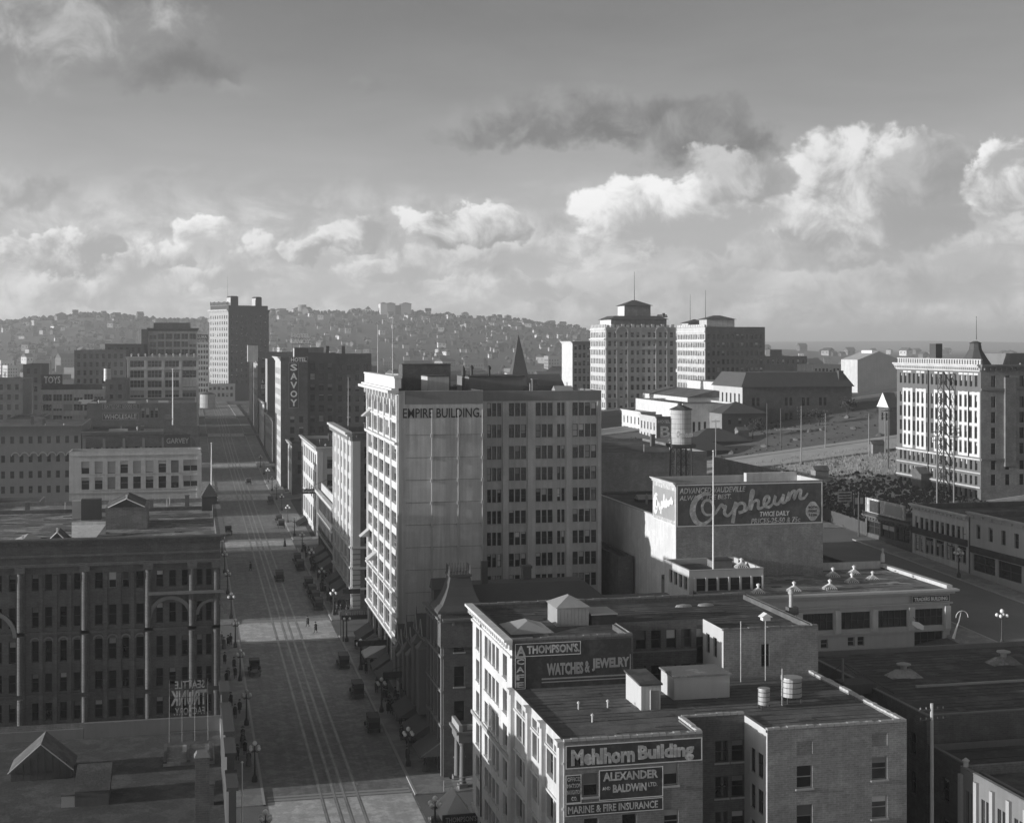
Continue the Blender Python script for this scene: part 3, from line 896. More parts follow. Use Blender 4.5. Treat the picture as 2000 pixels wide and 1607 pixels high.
b = MB(); b.box(36.20, 38.60, 127, 130.4, rz2, rz2 + .9); b.build('curb', 'roof_tar', t); b = MB(); b.box(36.15, 38.65, 126.9, 130.5, rz2 + .903, rz2 + 1.0); b.build('lid', 'galvanised', t)
for (x, y, lab) in ((47.56, 134, 'left'), (49.85, 134, 'right')):
    t = thing('roof_trough', 'pale oval trough lying on the tar roof, the %s of two' % lab, 'trough', (x, y, rz2), 'pale troughs on the tar roof')
    b = MB(); b.lathe(0, 0, [(1.0, 0), (.8, .18), (.2, .26)], 14); b.v = [(x + q[0] * .9, y + q[1] * .35, rz2 + q[2]) for q in b.v]; b.build('trough', 'galvanised', t)
t = thing('chimney', 'small round chimney with a cowl on a brick base at the roof corner', 'chimney', (56.38, 128, rz2))
b = MB(); b.box(t.location.x - .5, t.location.x + .5, 127.6, 128.4, rz2, rz2 + .7); b.build('base', 'brick_dark', t)
b = MB(); b.lathe(t.location.x - .1, 128, [(.2, rz2 + .7), (.2, rz2 + 1.9), (.3, rz2 + 1.95), (.3, rz2 + 2.1), (.15, rz2 + 2.4)], 12); b.build('flue', 'galvanised', t)
for (x, lab, cap) in ((1447, 'thin plain pole against the brick end wall', 0), (1495, 'thin pole with a pale birdhouse-shaped cap against the brick end wall', 1)):
    xx = {1447: 47.17, 1495: 49.47}[x]
    t = thing('roof_pole', lab, 'pole', (xx, 118, rz))
    b = MB(); b.tube((xx, 118, rz), (xx, 118, rz + 5.3), .05); b.build('pole', 'wood_pale', t)
    if cap: b = MB(); b.box(xx - .35, xx + .35, 117.7, 118.3, rz + 5.3, rz + 5.6); b.gable(xx - .55, xx + .55, 117.6, 118.4, rz + 5.6, rz + 5.95, 'y'); b.build('cap', 'paint_white', t)

# ================================================================ the twelve-storey block
em = root_at('office_tower', 'tall white-fronted office tower with dark lettering on its blank side wall', 'building', 43, 212, zg(28, 212))
EX0, EXM, EX1, EY0, EYM, EY1, EZ = 28.0, 39.8, 59.3, 194.6, 203.0, 229.1, 43.2
wn_ = []
bay = (EY1 - EY0 - 1.0) / 5
def bayrow(zb, h, out, kind=None):
    for i in range(5):
        u = EY0 + .5 + bay * i
        out.append((u + .55, zb, bay - 1.1, h, kind or (pick() [0] + '3')))
for zb in (33.75, 30.85, 27.8, 24.6, 21.5, 18.6, 15.75, 12.95): bayrow(zb, 2.05, wn_)
bayrow(36.85, 2.2, wn_); bayrow(40.0, 2.0, wn_); bayrow(9.6, 2.3, wn_)
bayrow(4.2, 3.9, wn_, 'd3k')
fac(em, 'W', EX0, EY0, EY1, -1, 44.4, wn_, 'white_glaze', depth=.45)
for i in range(6):
    u = EY0 + .5 + bay * i
    b = MB(); fbox(b, 'W', EX0, max(EY0 + .02, u - .42), min(EY1 - .02, u + .42), .16, -.004, 9.3, 36.2); fbox(b, 'W', EX0, max(EY0 + .02, u - .42), min(EY1 - .02, u + .42), .25, -.004, 36.5, 43.0)
    b.build('pier', 'white_glaze', em)
for (z, h, o) in ((36.2, .35, .55), (15.3, .22, .4), (12.4, .25, .4), (9.0, .35, .45), (39.35, .3, .2)): piece(em, 'belt_course', 'white_glaze', 'W', EX0, EY0 + .01, EY1 - .01, o, z, z + h)
for i in range(10):
    c = EY0 + (EY1 - EY0) * (i + .5) / 10
    b = MB(); fbox(b, 'W', EX0, c - .3, c + .3, .75, -.004, 42.4, 43.3); fbox(b, 'W', EX0, c - .22, c + .22, .45, -.004, 41.4, 42.4); b.build('bracket', 'white_glaze', em)
b = MB(); fbox(b, 'W', EX0, EY0 - .3, EY1 + .3, 1.5, -.004, 43.3, 43.7); fbox(b, 'W', EX0, EY0 - .2, EY1 + .2, 1.0, -.004, 43.7, 43.95); b.build('cornice', 'white_glaze', em)
b = MB(); fbox(b, 'W', EX0, EY0 + .01, EY1 - .01, .5, .4, 43.953, 45.3); fbox(b, 'W', EX0, EY0 - .1, EY1 + .1, .62, .5, 45.303, 45.55); b.build('parapet', 'white_glaze', em)
# plain party wall, floor lines and downpipes
fac(em, 'S', EY0, EX0, EXM, -1, EZ + .4, [], 'plaster')
for i in range(11):
    piece(em, 'floor_line', 'stone_dark', 'S', EY0, EX0 + 1.0, EXM - .1, .035, 37.5 - 3.08 * i, 37.56 - 3.08 * i)
piece(em, 'corner_quoin', 'stone', 'S', EY0, EX0 + .02, EX0 + .45, .05, 0, 43)
for x in (32.63, 36.30, 39.71):
    b = MB(); b.tube((x, EY0 - .16, 6), (x, EY0 - .16, 41), .07, n=8)
    for i in range(9): b.box(x - .17, x + .17, EY0 - .36, EY0 - .01, 37.2 - 3.08 * i, 37.65 - 3.08 * i)
    b.build('downpipe', 'galvanised', em)
text(em, 'EMPIRE BUILDING.', 'S', EY0, 28.63, 39.56, 39.86, 41.20, 'paint_black', bold=.012)
piece(em, 'band', 'stone_dark', 'S', EY0, EX0 + .9, EXM - .02, .02, 41.75, 43.55)
fac(em, 'E', EXM, EY0, EYM, -1, EZ + .4, [], 'plaster')
# set-back light court wall with twelve rows of windows
wr = []
for r in rows(41.45, 3.12, 13, 1.9):
    for (a, c, n) in ((42.10, 44.34, 3), (45.34, 48.03, 3), (49.34, 52.03, 3), (52.55, 53.85, 2), (54.90, 58.64, 4)):
        g = (c - a) / n
        for k in range(n): wr.append((a + g * k + .03, r[0], g - .16, r[1], pick(style='k')))
fac(em, 'S', EYM, EXM, EX1, -1, EZ, wr, 'stucco_grey', depth=.2)
b = MB()
for r in rows(41.45, 3.12, 13, 1.9): fbox(b, 'S', EYM, EXM + .1, EX1 - .05, .08, -.004, r[0] - .16, r[0] - .005)
b.build('sill_course', 'stone', em)
piece(em, 'band', 'stone_dark', 'S', EYM, EXM + .05, EX1 - .02, .03, 41.75, 43.15)
for (a_, c_) in ((44.41, 45.25), (48.11, 49.26), (53.93, 54.82), (58.72, 59.27)): piece(em, 'pier', 'plaster', 'S', EYM, a_, c_, .14, 2, 41.6)
fac(em, 'E', EX1, EYM, EY1, -1, EZ, [], 'plaster'); fac(em, 'N', EY1, EX0, EX1, -1, EZ, [], 'plaster')
b = MB(); b.box(EX0 + .02, EXM - .02, EY0 + .02, EYM, EZ - .8, EZ - .5); b.box(EX0 + .02, EX1 - .02, EYM + .02, EY1 - .02, EZ - .78, EZ - .48); b.build('roof', 'roof_tar', em)
b = MB(); b.box(EXM, EX1, EYM + .02, EYM + .4, EZ - .5, EZ - .01); b.box(EX0 + .4, EXM, EY0 + .02, EY0 + .4, EZ - .5, EZ + .38); b.box(EX1 - .4, EX1 - .02, EYM + .4, EY1, EZ - .5, EZ - .01); b.box(EX0 + .4, EX1, EY1 - .4, EY1 - .02, EZ - .5, EZ); b.build('parapet', 'stone_dark', em)
# open window awnings on the front
for (y, z, w) in ((223.83, 39.9, 2.2), (226.43, 20.7, 2.2), (217.58, 18.3, 2.6)):
    b = MB(); b.add([(EX0 - .05, y, z), (EX0 - .05, y + w, z), (EX0 - 1.5, y + w, z - 1.2), (EX0 - 1.5, y, z - 1.2)], [(0, 1, 2, 3)]); b.add([(EX0 - .05, y, z), (EX0 - 1.5, y, z - 1.2), (EX0 - .05, y, z - 1.2)], [(0, 1, 2)])
    b.build('window_awning', 'canvas', em)
rz3 = EZ - .48
shed('roof_hut', 'white-sided stair penthouse on the roof of the tall tower', 34.89, 38.16, 212, 218, rz3, 2.4, 'plaster', 'roof_tar', 0, over=.05)
shed('roof_hut', 'long grey lift penthouse on the roof of the tall tower', 41.60, 50.07, 214, 224, rz3, 2.3, 'stone_dark', 'roof_tar', 0, over=.2)
shed('roof_hut', 'dark rear penthouse across the back of the tall tower roof', 32.87, 40.57, 224, 228.5, rz3, 4.0, 'brick_dark', 'roof_tar', 0, over=.05)
def vent(label, x, y, z, h=1.3, r=.3, group=None, m='iron', s=1.0):
    t = thing('roof_vent', label, 'vent', (x, y, z), group)
    b = MB(); b.lathe(x, y, [(r * .6, z), (r * .6, z + h * .6), (r, z + h * .62), (r, z + h * .8), (r * .3, z + h)], 10); b.build('cowl', m, t)
    return t
for (x, y, lab) in ((40.54, 213, 'left'), (42.59, 217, 'middle'), (44.49, 213, 'right')):
    vent('cowled vent on the lift penthouse of the tall tower, %s one' % lab, x, y, rz3 + 2.45 if lab != 'left' else rz3, 1.6 if lab != 'left' else 4, .35, 'vents on the tall tower')
def flagpole(label, x, y, z, h, r=.12, m='paint_white', group=None, ball=True):
    t = thing('flagpole', label, 'flagpole', (x, y, z), group)
    b = MB(); b.tube((x, y, z), (x, y, z + h), r, r * .45); b.build('pole', m, t)
    if ball: b = MB(); b.lathe(x, y, [(.02, z + h), (r * 1.2, z + h + r), (.02, z + h + r * 2.2)], 8); b.build('finial', m, t)
    return t
flagpole('left one of two tall flagpoles on the white tower roof', 29.5, 227.96, rz3, 10.2, .1, 'wood_pale', 'flagpoles on the tall tower')
flagpole('right one of two tall flagpoles on the white tower roof', 29.5, 210.91, rz3, 11.2, .1, 'wood_pale', 'flagpoles on the tall tower')

# ================================================================ old mansard block on the corner below the tower
vb = root_at('mansard_block', 'dark old brick block with mansard corner tower and iron cresting', 'building', 42, 164, zg(28, 164))
VY0, VY1, VZ = 159.0, 169.6, 18.9
ws = []
for r in rows(17.6, 3.9, 4, 2.4):
    ws += [(VY0 + 1.2 + 2.4 * i, r[0], 1.15, r[1], 'dk') for i in range(4)]
fac(vb, 'W', 28, VY0, VY1, -1, VZ, ws, 'brick_black', depth=.35)
for i in range(5): piece(vb, 'pier', 'stone_dark', 'W', 28, max(VY0, VY0 + .6 + 2.4 * i - .25), min(VY1, VY0 + .6 + 2.4 * i + .25), .22, 0, 17.9)
for z in (18.0, 14.6, 10.7, 6.8): piece(vb, 'belt_course', 'stone_dark', 'W', 28, VY0, VY1, .3, z, z + .3)
sv = grid(cols(28.6, 57.5, 12, 1.2), rows(17.6, 3.9, 4, 2.3), 'k')
fac(vb, 'S', VY0, 28, 58, -1, VZ, sv, 'brick_dark', depth=.3)
sill(vb, 'S', VY0, sv, 'stone')
fac(vb, 'E', 58, VY0, VY1, 0, VZ, [], 'brick_black'); fac(vb, 'N', VY1, 28, 58, 0, VZ, [], 'brick_black')
cornice(vb, 'W', 28, VY0, VY1, VZ + .3, 'stone_dark', .7, 6); cornice(vb, 'S', VY0, 28, 58, VZ + .3, 'stone_dark', .7, 14)
b = MB(); b.hip(28.2, 49, VY0 + .2, VY1 - .2, VZ + .31, VZ + 3.3, 3.6); b.box(49, 57.8, VY0 + .2, VY1 - .2, VZ - .3, VZ + .31); b.build('mansard_roof', 'slate', vb)
def flare(x0, x1, y0, y1, prof):
    """tower roof: square rings (inset, height)"""
    b = MB(); vs_ = []
    for (i_, z) in prof: vs_ += [(x0 + i_, y0 + i_, z), (x1 - i_, y0 + i_, z), (x1 - i_, y1 - i_, z), (x0 + i_, y1 - i_, z)]
    fs = [(4 * j + k, 4 * j + (k + 1) % 4, 4 * j + 4 + (k + 1) % 4, 4 * j + 4 + k) for j in range(len(prof) - 1) for k in range(4)]
    n_ = len(prof); fs.append(tuple(range(4 * n_ - 4, 4 * n_)))
    b.add(vs_, fs); return b
b = MB(); b.box(27.6, 32.6, VY0 - .4, VY0 + 4.6, VZ - 3, VZ + .9); b.build('tower_wall', 'brick_dark', vb)
to = flare(27.2, 33.0, VY0 - .8, VY0 + 5.0, [(0, VZ + .9), (.05, VZ + 1.15), (.7, VZ + 1.7), (1.15, VZ + 2.6), (1.5, VZ + 3.6), (1.75, VZ + 4.7), (1.6, VZ + 4.75), (1.6, VZ + 5.0)]).build('tower_roof', 'slate', vb)
b = MB()
for i in range(8):
    for (xx, yy) in ((28.9 + .34 * i, VY0 + .9), (28.9 + .34 * i, VY0 + 3.3), (28.9, VY0 + .9 + .34 * i), (31.3, VY0 + .9 + .34 * i)):
        b.tube((xx, yy, VZ + 5.0), (xx, yy, VZ + 6.0), .045, .02, 5)
b.build('cresting', 'iron', to)['kind'] = 'stuff'
b = MB(); b.box(38.6, 39.6, VY0 + 6, VY0 + 7, VZ + 2, VZ + 4.6); b.box(38.5, 39.7, VY0 + 5.9, VY0 + 7.1, VZ + 4.603, VZ + 4.9); b.build('chimney', 'brick_black', vb)
b = MB(); b.box(33.2, 33.9, VY0 + 4, VY0 + 4.7, VZ + 2, VZ + 6.0); b.build('chimney', 'brick_black', vb)
b = MB(); b.box(28.0, 30.0, VY0 + 6.6, VY0 + 8.4, VZ + .4, VZ + 2.4); b.gable(27.8, 30.4, VY0 + 6.4, VY0 + 8.6, VZ + 2.4, VZ + 3.6, 'x'); b.build('dormer', 'slate', vb)
lv = root_at('shop_block', 'low dark bay-fronted shop block between the mansard block and the tall tower', 'building', 42, 182, zg(28, 182))
for (ya, yb, zt) in ((169.9, 178.2, 14.2), (178.4, 186.2, 11.6), (186.4, 194.3, 9.8)):
    fac(lv, 'W', 28.2, ya, yb, -1, zt, grid(cols(ya + .4, yb - .4, 4, 1.1), rows(zt - 1, 3.4, 3, 2.1), 'k'), 'brick_black', depth=.3)
    cornice(lv, 'W', 28.2, ya, yb, zt + .4, 'stone_dark', .7, 8)
    body(lv, 28.2, 58, ya, yb, -1, zt, 'brick_black', 'roof_tar', 'SNE')
    for k in range(2):
        yy = lerp(ya, yb, .22 + .5 * k); b = MB(); b.box(27.2, 28.19, yy, yy + 1.9, 5.2, zt - 1.2); b.hip(27.0, 28.4, yy - .2, yy + 2.1, zt - 1.2, zt - .3); b.build('bay_window', 'stone_dark', lv)
        b = MB(); b.gable(27.6, 29.6, yy - .3, yy + 2.2, zt + .5, zt + 2.3, 'x'); b.tube((27.7, yy + .95, zt + 2.2), (27.7, yy + .95, zt + 3.2), .06, .02, 6); b.build('gable', 'slate', lv)
        b = MB(); b.tube((27.55, yy - .3, zt + .5), (27.55, yy + .95, zt + 2.35), .07, n=5); b.tube((27.55, yy + 2.2, zt + .5), (27.55, yy + .95, zt + 2.35), .07, n=5); b.build('gable_trim', 'stone', lv)
# corner entrance porch with columns
pc = root_at('entrance_porch', 'columned corner porch with a white nameplate below the mansard block', 'porch', 31, 156.5, zg(30, 156.5) + .14)
pz = zg(30, 156.5) + .14
for i, (x, y) in enumerate(((29.4, 155.0), (33.0, 155.0), (29.4, 158.2), (33.0, 158.2))):
    b = MB(); b.box(x - .5, x + .5, y - .5, y + .5, pz - .8, pz + .5); b.lathe(x, y, [(.36, pz + .5), (.34, pz + 1.2), (.29, pz + 4.6), (.45, pz + 4.9), (.45, pz + 5.05)], 14); b.build('column', 'stone_dark', pc)
b = MB(); b.box(28.9, 33.5, 154.5, 158.7, pz + 5.05, pz + 6.0); b.box(28.6, 33.8, 154.2, 158.9, pz + 6.0, pz + 6.3); b.build('entablature', 'stone_dark', pc)
b = MB(); b.box(28.9, 29.3, 154.4, 158.8, pz + 6.3, pz + 7.0); b.box(32.9, 33.4, 154.4, 158.8, pz + 6.3, pz + 7.0); b.box(29.3, 32.9, 154.9, 155.2, pz + 6.3, pz + 6.9); b.build('attic', 'stone', pc)
b = MB(); b.box(29.9, 32.6, 154.82, 154.895, pz + 6.35, pz + 6.85); b.build('nameplate', 'paint_white', pc)

# ================================================================ theatre with the painted wall
ob_ = root_at('theatre', 'big blank-walled theatre with a huge dark painted vaudeville sign', 'theatre', 74, 204, zg(74, 204))
OX0, OX1, OY0, OY1, OYB, OZ, OZL = 63.6, 84.8, 182.2, 224.0, 192.0, 31.4, 26.0
fac(ob_, 'S', OY0, OX0, OX1, 4, OZ, [], 'brick_light'); fac(ob_, 'W', OX0, OY0, OYB, 4, OZ, [], 'white_glaze')
fac(ob_, 'W', OX0, OYB, OY1, 4, OZL, [], 'white_glaze')
fac(ob_, 'E', OX1, OY0, OY1, 4, OZ, [], 'brick_mid'); fac(ob_, 'N', OYB, OX0, OX1, OZL - 1, OZ, [], 'brick_mid'); fac(ob_, 'N', OY1, OX0, OX1, 4, OZL, [], 'brick_mid')
b = MB(); b.box(OX0 + .02, OX1 - .02, OY0 + .02, OYB - .02, OZ - 1.4, OZ - 1.1); b.box(OX0 + .02, OX1 - .02, OYB + .02, OY1 - .02, OZL - .7, OZL - .4); b.build('roof', 'roof_tar', ob_)
b = MB()
for (xa, xb, ya, yb, z) in ((OX0 + .02, OX1, OY0 + .02, OY0 + .35, OZ), (OX1 - .35, OX1 - .02, OY0 + .35, OYB, OZ), (OX0 + .02, OX0 + .35, OY0 + .35, OYB, OZ), (OX0, OX1, OYB - .35, OYB - .02, OZ), (OX0 + .02, OX0 + .35, OYB, OY1, OZL)): b.box(xa, xb, ya, yb, z - 1.15, z - .01)
b.build('parapet', 'cream', ob_)
cornice(ob_, 'W', OX0, OY0, OYB, OZ + .05, 'white_dull', .45)
piece(ob_, 'coping', 'cream', 'W', OX0, OYB + .02, OY1, .12, OZL + .003, OZL + .16, .4)
SZ0, SZ1 = 25.55, 31.17
sp = panel(ob_, 'S', OY0, OX0 + .12, OX1 - .1, SZ0, SZ1, 'paint_theatre', ew=.13)
def oz(y): return 50 - (y - 672) * .0689
text(ob_, 'ADVANCED VAUDEVILLE', 'S', OY0 - .02, 64.09, 73.50, oz(963), oz(952), 'paint_faded', bold=.015, shear=.18, rise=.12)
text(ob_, 'ALWAYS THE BEST.', 'S', OY0 - .02, 64.09, 71.44, oz(976), oz(966.5), 'paint_faded', bold=.015, shear=.18, rise=.1)
text(ob_, 'TWICE DAILY', 'S', OY0 - .02, 75.57, 79.88, oz(1011), oz(1001.5), 'paint_white', bold=.015, shear=.12, rise=.05)
text(ob_, 'PRICES-25-50 & 75c', 'S', OY0 - .02, 74.31, 81.46, oz(1025), oz(1014.5), 'paint_faded', bold=.015, shear=.18, rise=.08)
# brush-script name, drawn as strokes
def stroke(b, pts, w, face, pos, out=.05):
    """ribbon with round joints along smoothed 2-D points (u, v, width factor)"""
    pp = []
    n = len(pts)
    for i in range(n - 1):
        p0, p1, p2, p3 = pts[max(0, i - 1)], pts[i], pts[i + 1], pts[min(n - 1, i + 2)]
        for k in range(5):
            t = k / 5
            pp.append(tuple(.5 * (2 * p1[j] + (p2[j] - p0[j]) * t + (2 * p0[j] - 5 * p1[j] + 4 * p2[j] - p3[j]) * t * t + (3 * p1[j] - p0[j] - 3 * p2[j] + p3[j]) * t ** 3) for j in range(3)))
    pp.append(tuple(pts[-1]))
    L_, R_ = [], []
    for i, p in enumerate(pp):
        a = pp[max(0, i - 1)]; c = pp[min(len(pp) - 1, i + 1)]
        dx, dy = c[0] - a[0], c[1] - a[1]; l = math.hypot(dx, dy) or 1
        h = w * p[2] / 2
        L_.append((p[0] - dy / l * h, p[1] + dx / l * h)); R_.append((p[0] + dy / l * h, p[1] - dx / l * h))
    for i in range(len(pp) - 1):
        out += .0012
        b.face([fp(face, pos, *(q[0], -out, q[1])) for q in (L_[i], L_[i + 1], R_[i + 1], R_[i])])
SCR = [  # letters of the script in sign units: x 0..100, y 0..40
    [(17, 33, .6), (10, 33, 1.2), (3, 26, 1.8), (1, 15, 2.0), (4, 5, 1.8), (10, 2, 1.2), (17, 8, .9), (19, 18, .9), (16, 26, .9), (11, 26, .9), (9, 19, .9), (12, 12, .8), (20, 12, .7)],
    [(20, 12, .8), (24, 20, .9), (26, 22, 1), (27, 19, 1), (29, 20, 1), (28, 13, 1.1), (31, 10, .9), (35, 15, .8)],
    [(35, 15, .8), (38, 24, 1), (35, 2, 1.3)], [(36, 13, .8), (40, 22, 1), (45, 22, 1), (45, 15, 1), (40, 13, 1), (47, 15, .7)],
    [(47, 15, .7), (52, 28, .8), (53, 35, 1), (51, 34, 1), (50, 16, 1.2), (53, 24, .9), (57, 25, 1), (57, 17, 1), (61, 18, .8)],
    [(61, 18, .8), (66, 24, .9), (66, 29, 1), (63, 28, 1.1), (62, 21, 1.1), (66, 18, 1), (70, 22, .7)],
    [(70, 22, .7), (72, 30, 1), (71, 23, 1.1), (74, 21, 1), (78, 28, .9), (79, 31, 1), (78, 23, 1.1), (81, 23, .8)],
    [(81, 23, .8), (84, 33, 1), (83, 25, 1.1), (86, 33, .9), (89, 34, 1), (88, 26, 1.1), (91, 34, .9), (94, 35, 1), (93, 27, 1.1), (97, 27, .8), (100, 32, .6)],
]
b = MB()
for k_, s_ in enumerate(SCR): stroke(b, [(65.76 + q[0] / 100 * 16.75, oz(1026) + q[1] / 40 * (oz(952) - oz(1026)) , q[2]) for q in s_], .42, 'S', OY0 - .02, .03 + .0005 * k_ + .02 * (k_ % 2))
b.build('lettering', 'paint_faded', sp)
b = MB()
hx0, hx1, hz0, hz1 = 82.28, 84.24, oz(1021), oz(985)
c0, c1 = (hx0 + hx1) / 2, (hz0 + hz1) / 2
pts = []
for k in range(32):
    t = 2 * math.pi * k / 32
    rr = 1 + .10 * math.cos(4 * t + math.pi) * -1
    pts.append(fp('S', OY0, c0 + (hx1 - hx0) / 2 * rr * .96 * math.copysign(abs(math.cos(t)) ** .7, math.cos(t)), -.05, c1 + (hz1 - hz0) / 2 * rr * .96 * math.copysign(abs(math.sin(t)) ** .7, math.sin(t))))
b.face(pts); b.build('shield', 'paint_faded', sp)
for i, s_ in enumerate(('BOTH', 'PHONES', '5106')): text(sp, s_, 'S', OY0 - .06, hx0 + .35, hx1 - .35, c1 + .35 - .52 * i, c1 + .72 - .52 * i, 'paint_dark', bold=.02)
# return sign on the sunlit side
p = panel(ob_, 'W', OX0, OY0 + .15, OYB - .15, SZ0 + .1, SZ1 + .1, 'paint_faded', ew=.10)
b = MB()
for k_, s_ in enumerate(SCR): stroke(b, [(OYB - .8 - q[0] / 100 * 8.2, SZ0 + .9 + q[1] / 40 * 3.2, q[2]) for q in s_], .42, 'W', OX0 - .02, .03 + .0005 * k_ + .02 * (k_ % 2))
b.build('lettering', 'paint_white', p)
piece(ob_, 'sign_ground', 'paint_grey', 'W', OX0, OY0 + .5, OYB - .5, .026, SZ0 + .7, SZ1 - .9)
# white upstand at the far end of the theatre roof
b = MB(); b.box(OX1 - 8, OX1 - .4, OYB - 2.0, OYB - 1.0, OZ - 1.1, OZ + .4); b.build('upstand', 'white_dull', ob_)

# low wing in front of the theatre: six arched windows
ow = root_at('theatre_wing', 'low pale wing with a row of dark windows at the foot of the theatre', 'building', 71, 177, zg(71, 177))
OWX0, OWX1, OWY0, OWZ = 61.98, 72.04, 172.5, 21.21
cw = [(OWX0 + 1.0 + 1.53 * i, OWZ - 2.75, 1.25, 1.75, 'dk') for i in range(6)]
fac(ow, 'S', OWY0, OWX0, OWX1, 4, OWZ, cw, 'cream', depth=.3)
cw = [(OWY0 + .8 + 1.9 * i, OWZ - 2.6, 1.2, 1.7, 'dk') for i in range(4)] + [(OWY0 + .8 + 1.9 * i, OWZ - 6.6, 1.2, 1.9, 'dk') for i in range(4)]
fac(ow, 'W', OWX0, OWY0, OY0 - .05, 4, OWZ, cw, 'white_dull', depth=.3)
body(ow, OWX0, OWX1, OWY0, OY0 - .05, 4, OWZ, 'cream', 'roof_gravel', 'E', .6)
for i in range(7): piece(ow, 'pier', 'white_dull', 'S', OWY0, OWX0 + .75 + 1.53 * i - .1, OWX0 + .75 + 1.53 * i + .1, .16, OWZ - 2.9, OWZ - .9)

# water tower on the theatre roof
wt = root_at('water_tower', 'round wooden water tank on a lattice iron tower above the theatre', 'water tower', 69.18, 196, OZL - .4)
wx, wy, wz0, wz1, wz2 = 69.18, 196, OZL - .4, 35.39, 40.56
b = MB(); b.lathe(wx, wy, [(1.5, wz1 + .25), (1.47, wz2)], 28); tk = b.build('tank', 'wood_pale', wt)
text(wt, 'Orpheum', 'S', wy - 1.52, wx - 1.2, wx + 1.2, wz1 + 1.0, wz1 + 2.2, 'paint_white', bold=.02, shear=.25)
for i in range(7):
    z = wz1 + .45 + .68 * i; b = MB(); b.lathe(wx, wy, [(1.515, z), (1.515, z + .05)], 28); b.build('hoop', 'wood', tk)
b = MB(); b.lathe(wx, wy, [(1.68, wz2), (1.62, wz2 + .1), (.1, wz2 + .75)], 28); b.lathe(wx - .2, wy, [(.35, wz2 + .6), (.3, wz2 + 1.0)], 8); b.build('roof', 'roof_tar', wt)
b = MB()
for i in range(7): b.box(wx - 1.75, wx + 1.75, wy - 1.6 + .5 * i, wy - 1.45 + .5 * i, wz1 - .02, wz1 + .25)
b.box(wx - 1.8, wx + 1.8, wy - 1.2, wy - .95, wz1 - .27, wz1 - .023); b.box(wx - 1.8, wx + 1.8, wy + .95, wy + 1.2, wz1 - .27, wz1 - .023); b.build('platform', 'wood_dark', wt)
for sx in (-1, 1):
    for sy in (-1, 1):
        b = MB(); b.tube((wx + sx * 1.35, wy + sy * 1.35, wz0), (wx + sx * 1.15, wy + sy * 1.15, wz1 - .28), .11, n=6); b.build('leg', 'iron', wt)
nl = 4
for i in range(nl):
    za, zb_ = lerp(wz0, wz1 - .3, i / nl), lerp(wz0, wz1 - .3, (i + 1) / nl)
    for (xa, ya, xb, yb) in ((-1, -1, 1, -1), (-1, 1, 1, 1), (-1, -1, -1, 1), (1, -1, 1, 1)):
        ra, rb = lerp(1.35, 1.15, i / nl), lerp(1.35, 1.15, (i + 1) / nl)
        for (pa, pb_, rr_) in (((wx + xa * ra, wy + ya * ra, za), (wx + xb * rb, wy + yb * rb, zb_), .035), ((wx + xb * ra, wy + yb * ra, za), (wx + xa * rb, wy + ya * rb, zb_), .035), ((wx + xa * rb, wy + ya * rb, zb_), (wx + xb * rb, wy + yb * rb, zb_), .05)):
            b = MB(); b.tube(pa, pb_, rr_, n=5); b.build('brace', 'iron', wt)
b = MB(); b.tube((wx, wy, wz0), (wx, wy, wz1), .12, n=6); b.build('riser_pipe', 'iron', wt)
flagpole('tall white flagpole standing in front of the painted theatre sign', 65.78, 174, OWZ - .6, 15.51, .13)
shed('roof_hut', 'flat dark hut at the foot of the tall white flagpole', 67.22, 69.94, 178, 180, OWZ - .6, .9, 'stone_dark', 'roof_tar')

# ================================================================ low traders' block with skylights
tr = root_at('traders_block', 'low pale two-storey block with wide windows and rows of finned skylights', 'building', 80, 176, zg(80, 170))
RX0, RX1, RY0, RY1, RZ = 62.5, 95.0, 166.6, 185.0, 19.4
bx = [74.28, 79.45, 84.49, 89.58, 94.59]
pw = bx[1] - bx[0]
bxs = [bx[0] - 2 * pw, bx[0] - pw] + bx
ws = []
for i in range(len(bxs) - 1): ws.append((bxs[i] + .45, 14.15, bxs[i + 1] - bxs[i] - .9, 2.15, 'd5k'))
ws += [(77.24, 11.9, 1.0, 1.1, 'd'), (80.91, 12.0, .95, 1.15, 'd'), (82.24, 12.0, .95, 1.15, 'd'), (bxs[-2] + .5, 11.2, bxs[-1] - bxs[-2] - 1.0, 2.2, 'd4k')]
fac(tr, 'S', RY0, RX0, RX1, 2, RZ - .6, ws, 'cream', depth=.35)
fac(tr, 'E', RX1, RY0, RY1, 8, RZ - .6, [(RY0 + 1 + 4.3 * i, 14.15, 3.4, 2.15, 'd5k') for i in range(4)], 'cream', depth=.35)
for x in bxs[1:]: piece(tr, 'pier', 'white_dull', 'S', RY0, x - .38, x + .38, .42, 13.7, 16.6)
b = MB(); fbox(b, 'S', RY0, RX0, RX1 + .9, .9, -.004, 18.55, 18.8); fbox(b, 'S', RY0, RX0, RX1 + .5, .5, -.004, 18.2, 18.55); fbox(b, 'S', RY0, RX0, RX1 + .3, .3, -.004, 16.9, 17.1); b.build('cornice', 'cream', tr)
b = MB(); fbox(b, 'E', RX1, RY0, RY1, .9, -.004, 18.551, 18.801); fbox(b, 'E', RX1, RY0, RY1, .5, -.004, 18.201, 18.549); b.build('cornice', 'cream', tr)
piece(tr, 'belt_course', 'cream', 'S', RY0, RX0, RX1, .2, 13.45, 13.68)
fac(tr, 'N', RY1, RX0, RX1, 2, RZ - .6, [], 'brick_mid'); fac(tr, 'W', RX0, RY0, RY1, 2, RZ - .6, [], 'brick_mid')
b = MB(); b.box(RX0, RX1, RY0 + .02, RY1 - .02, 18.3, 18.6); b.build('roof', 'roof_light', tr)
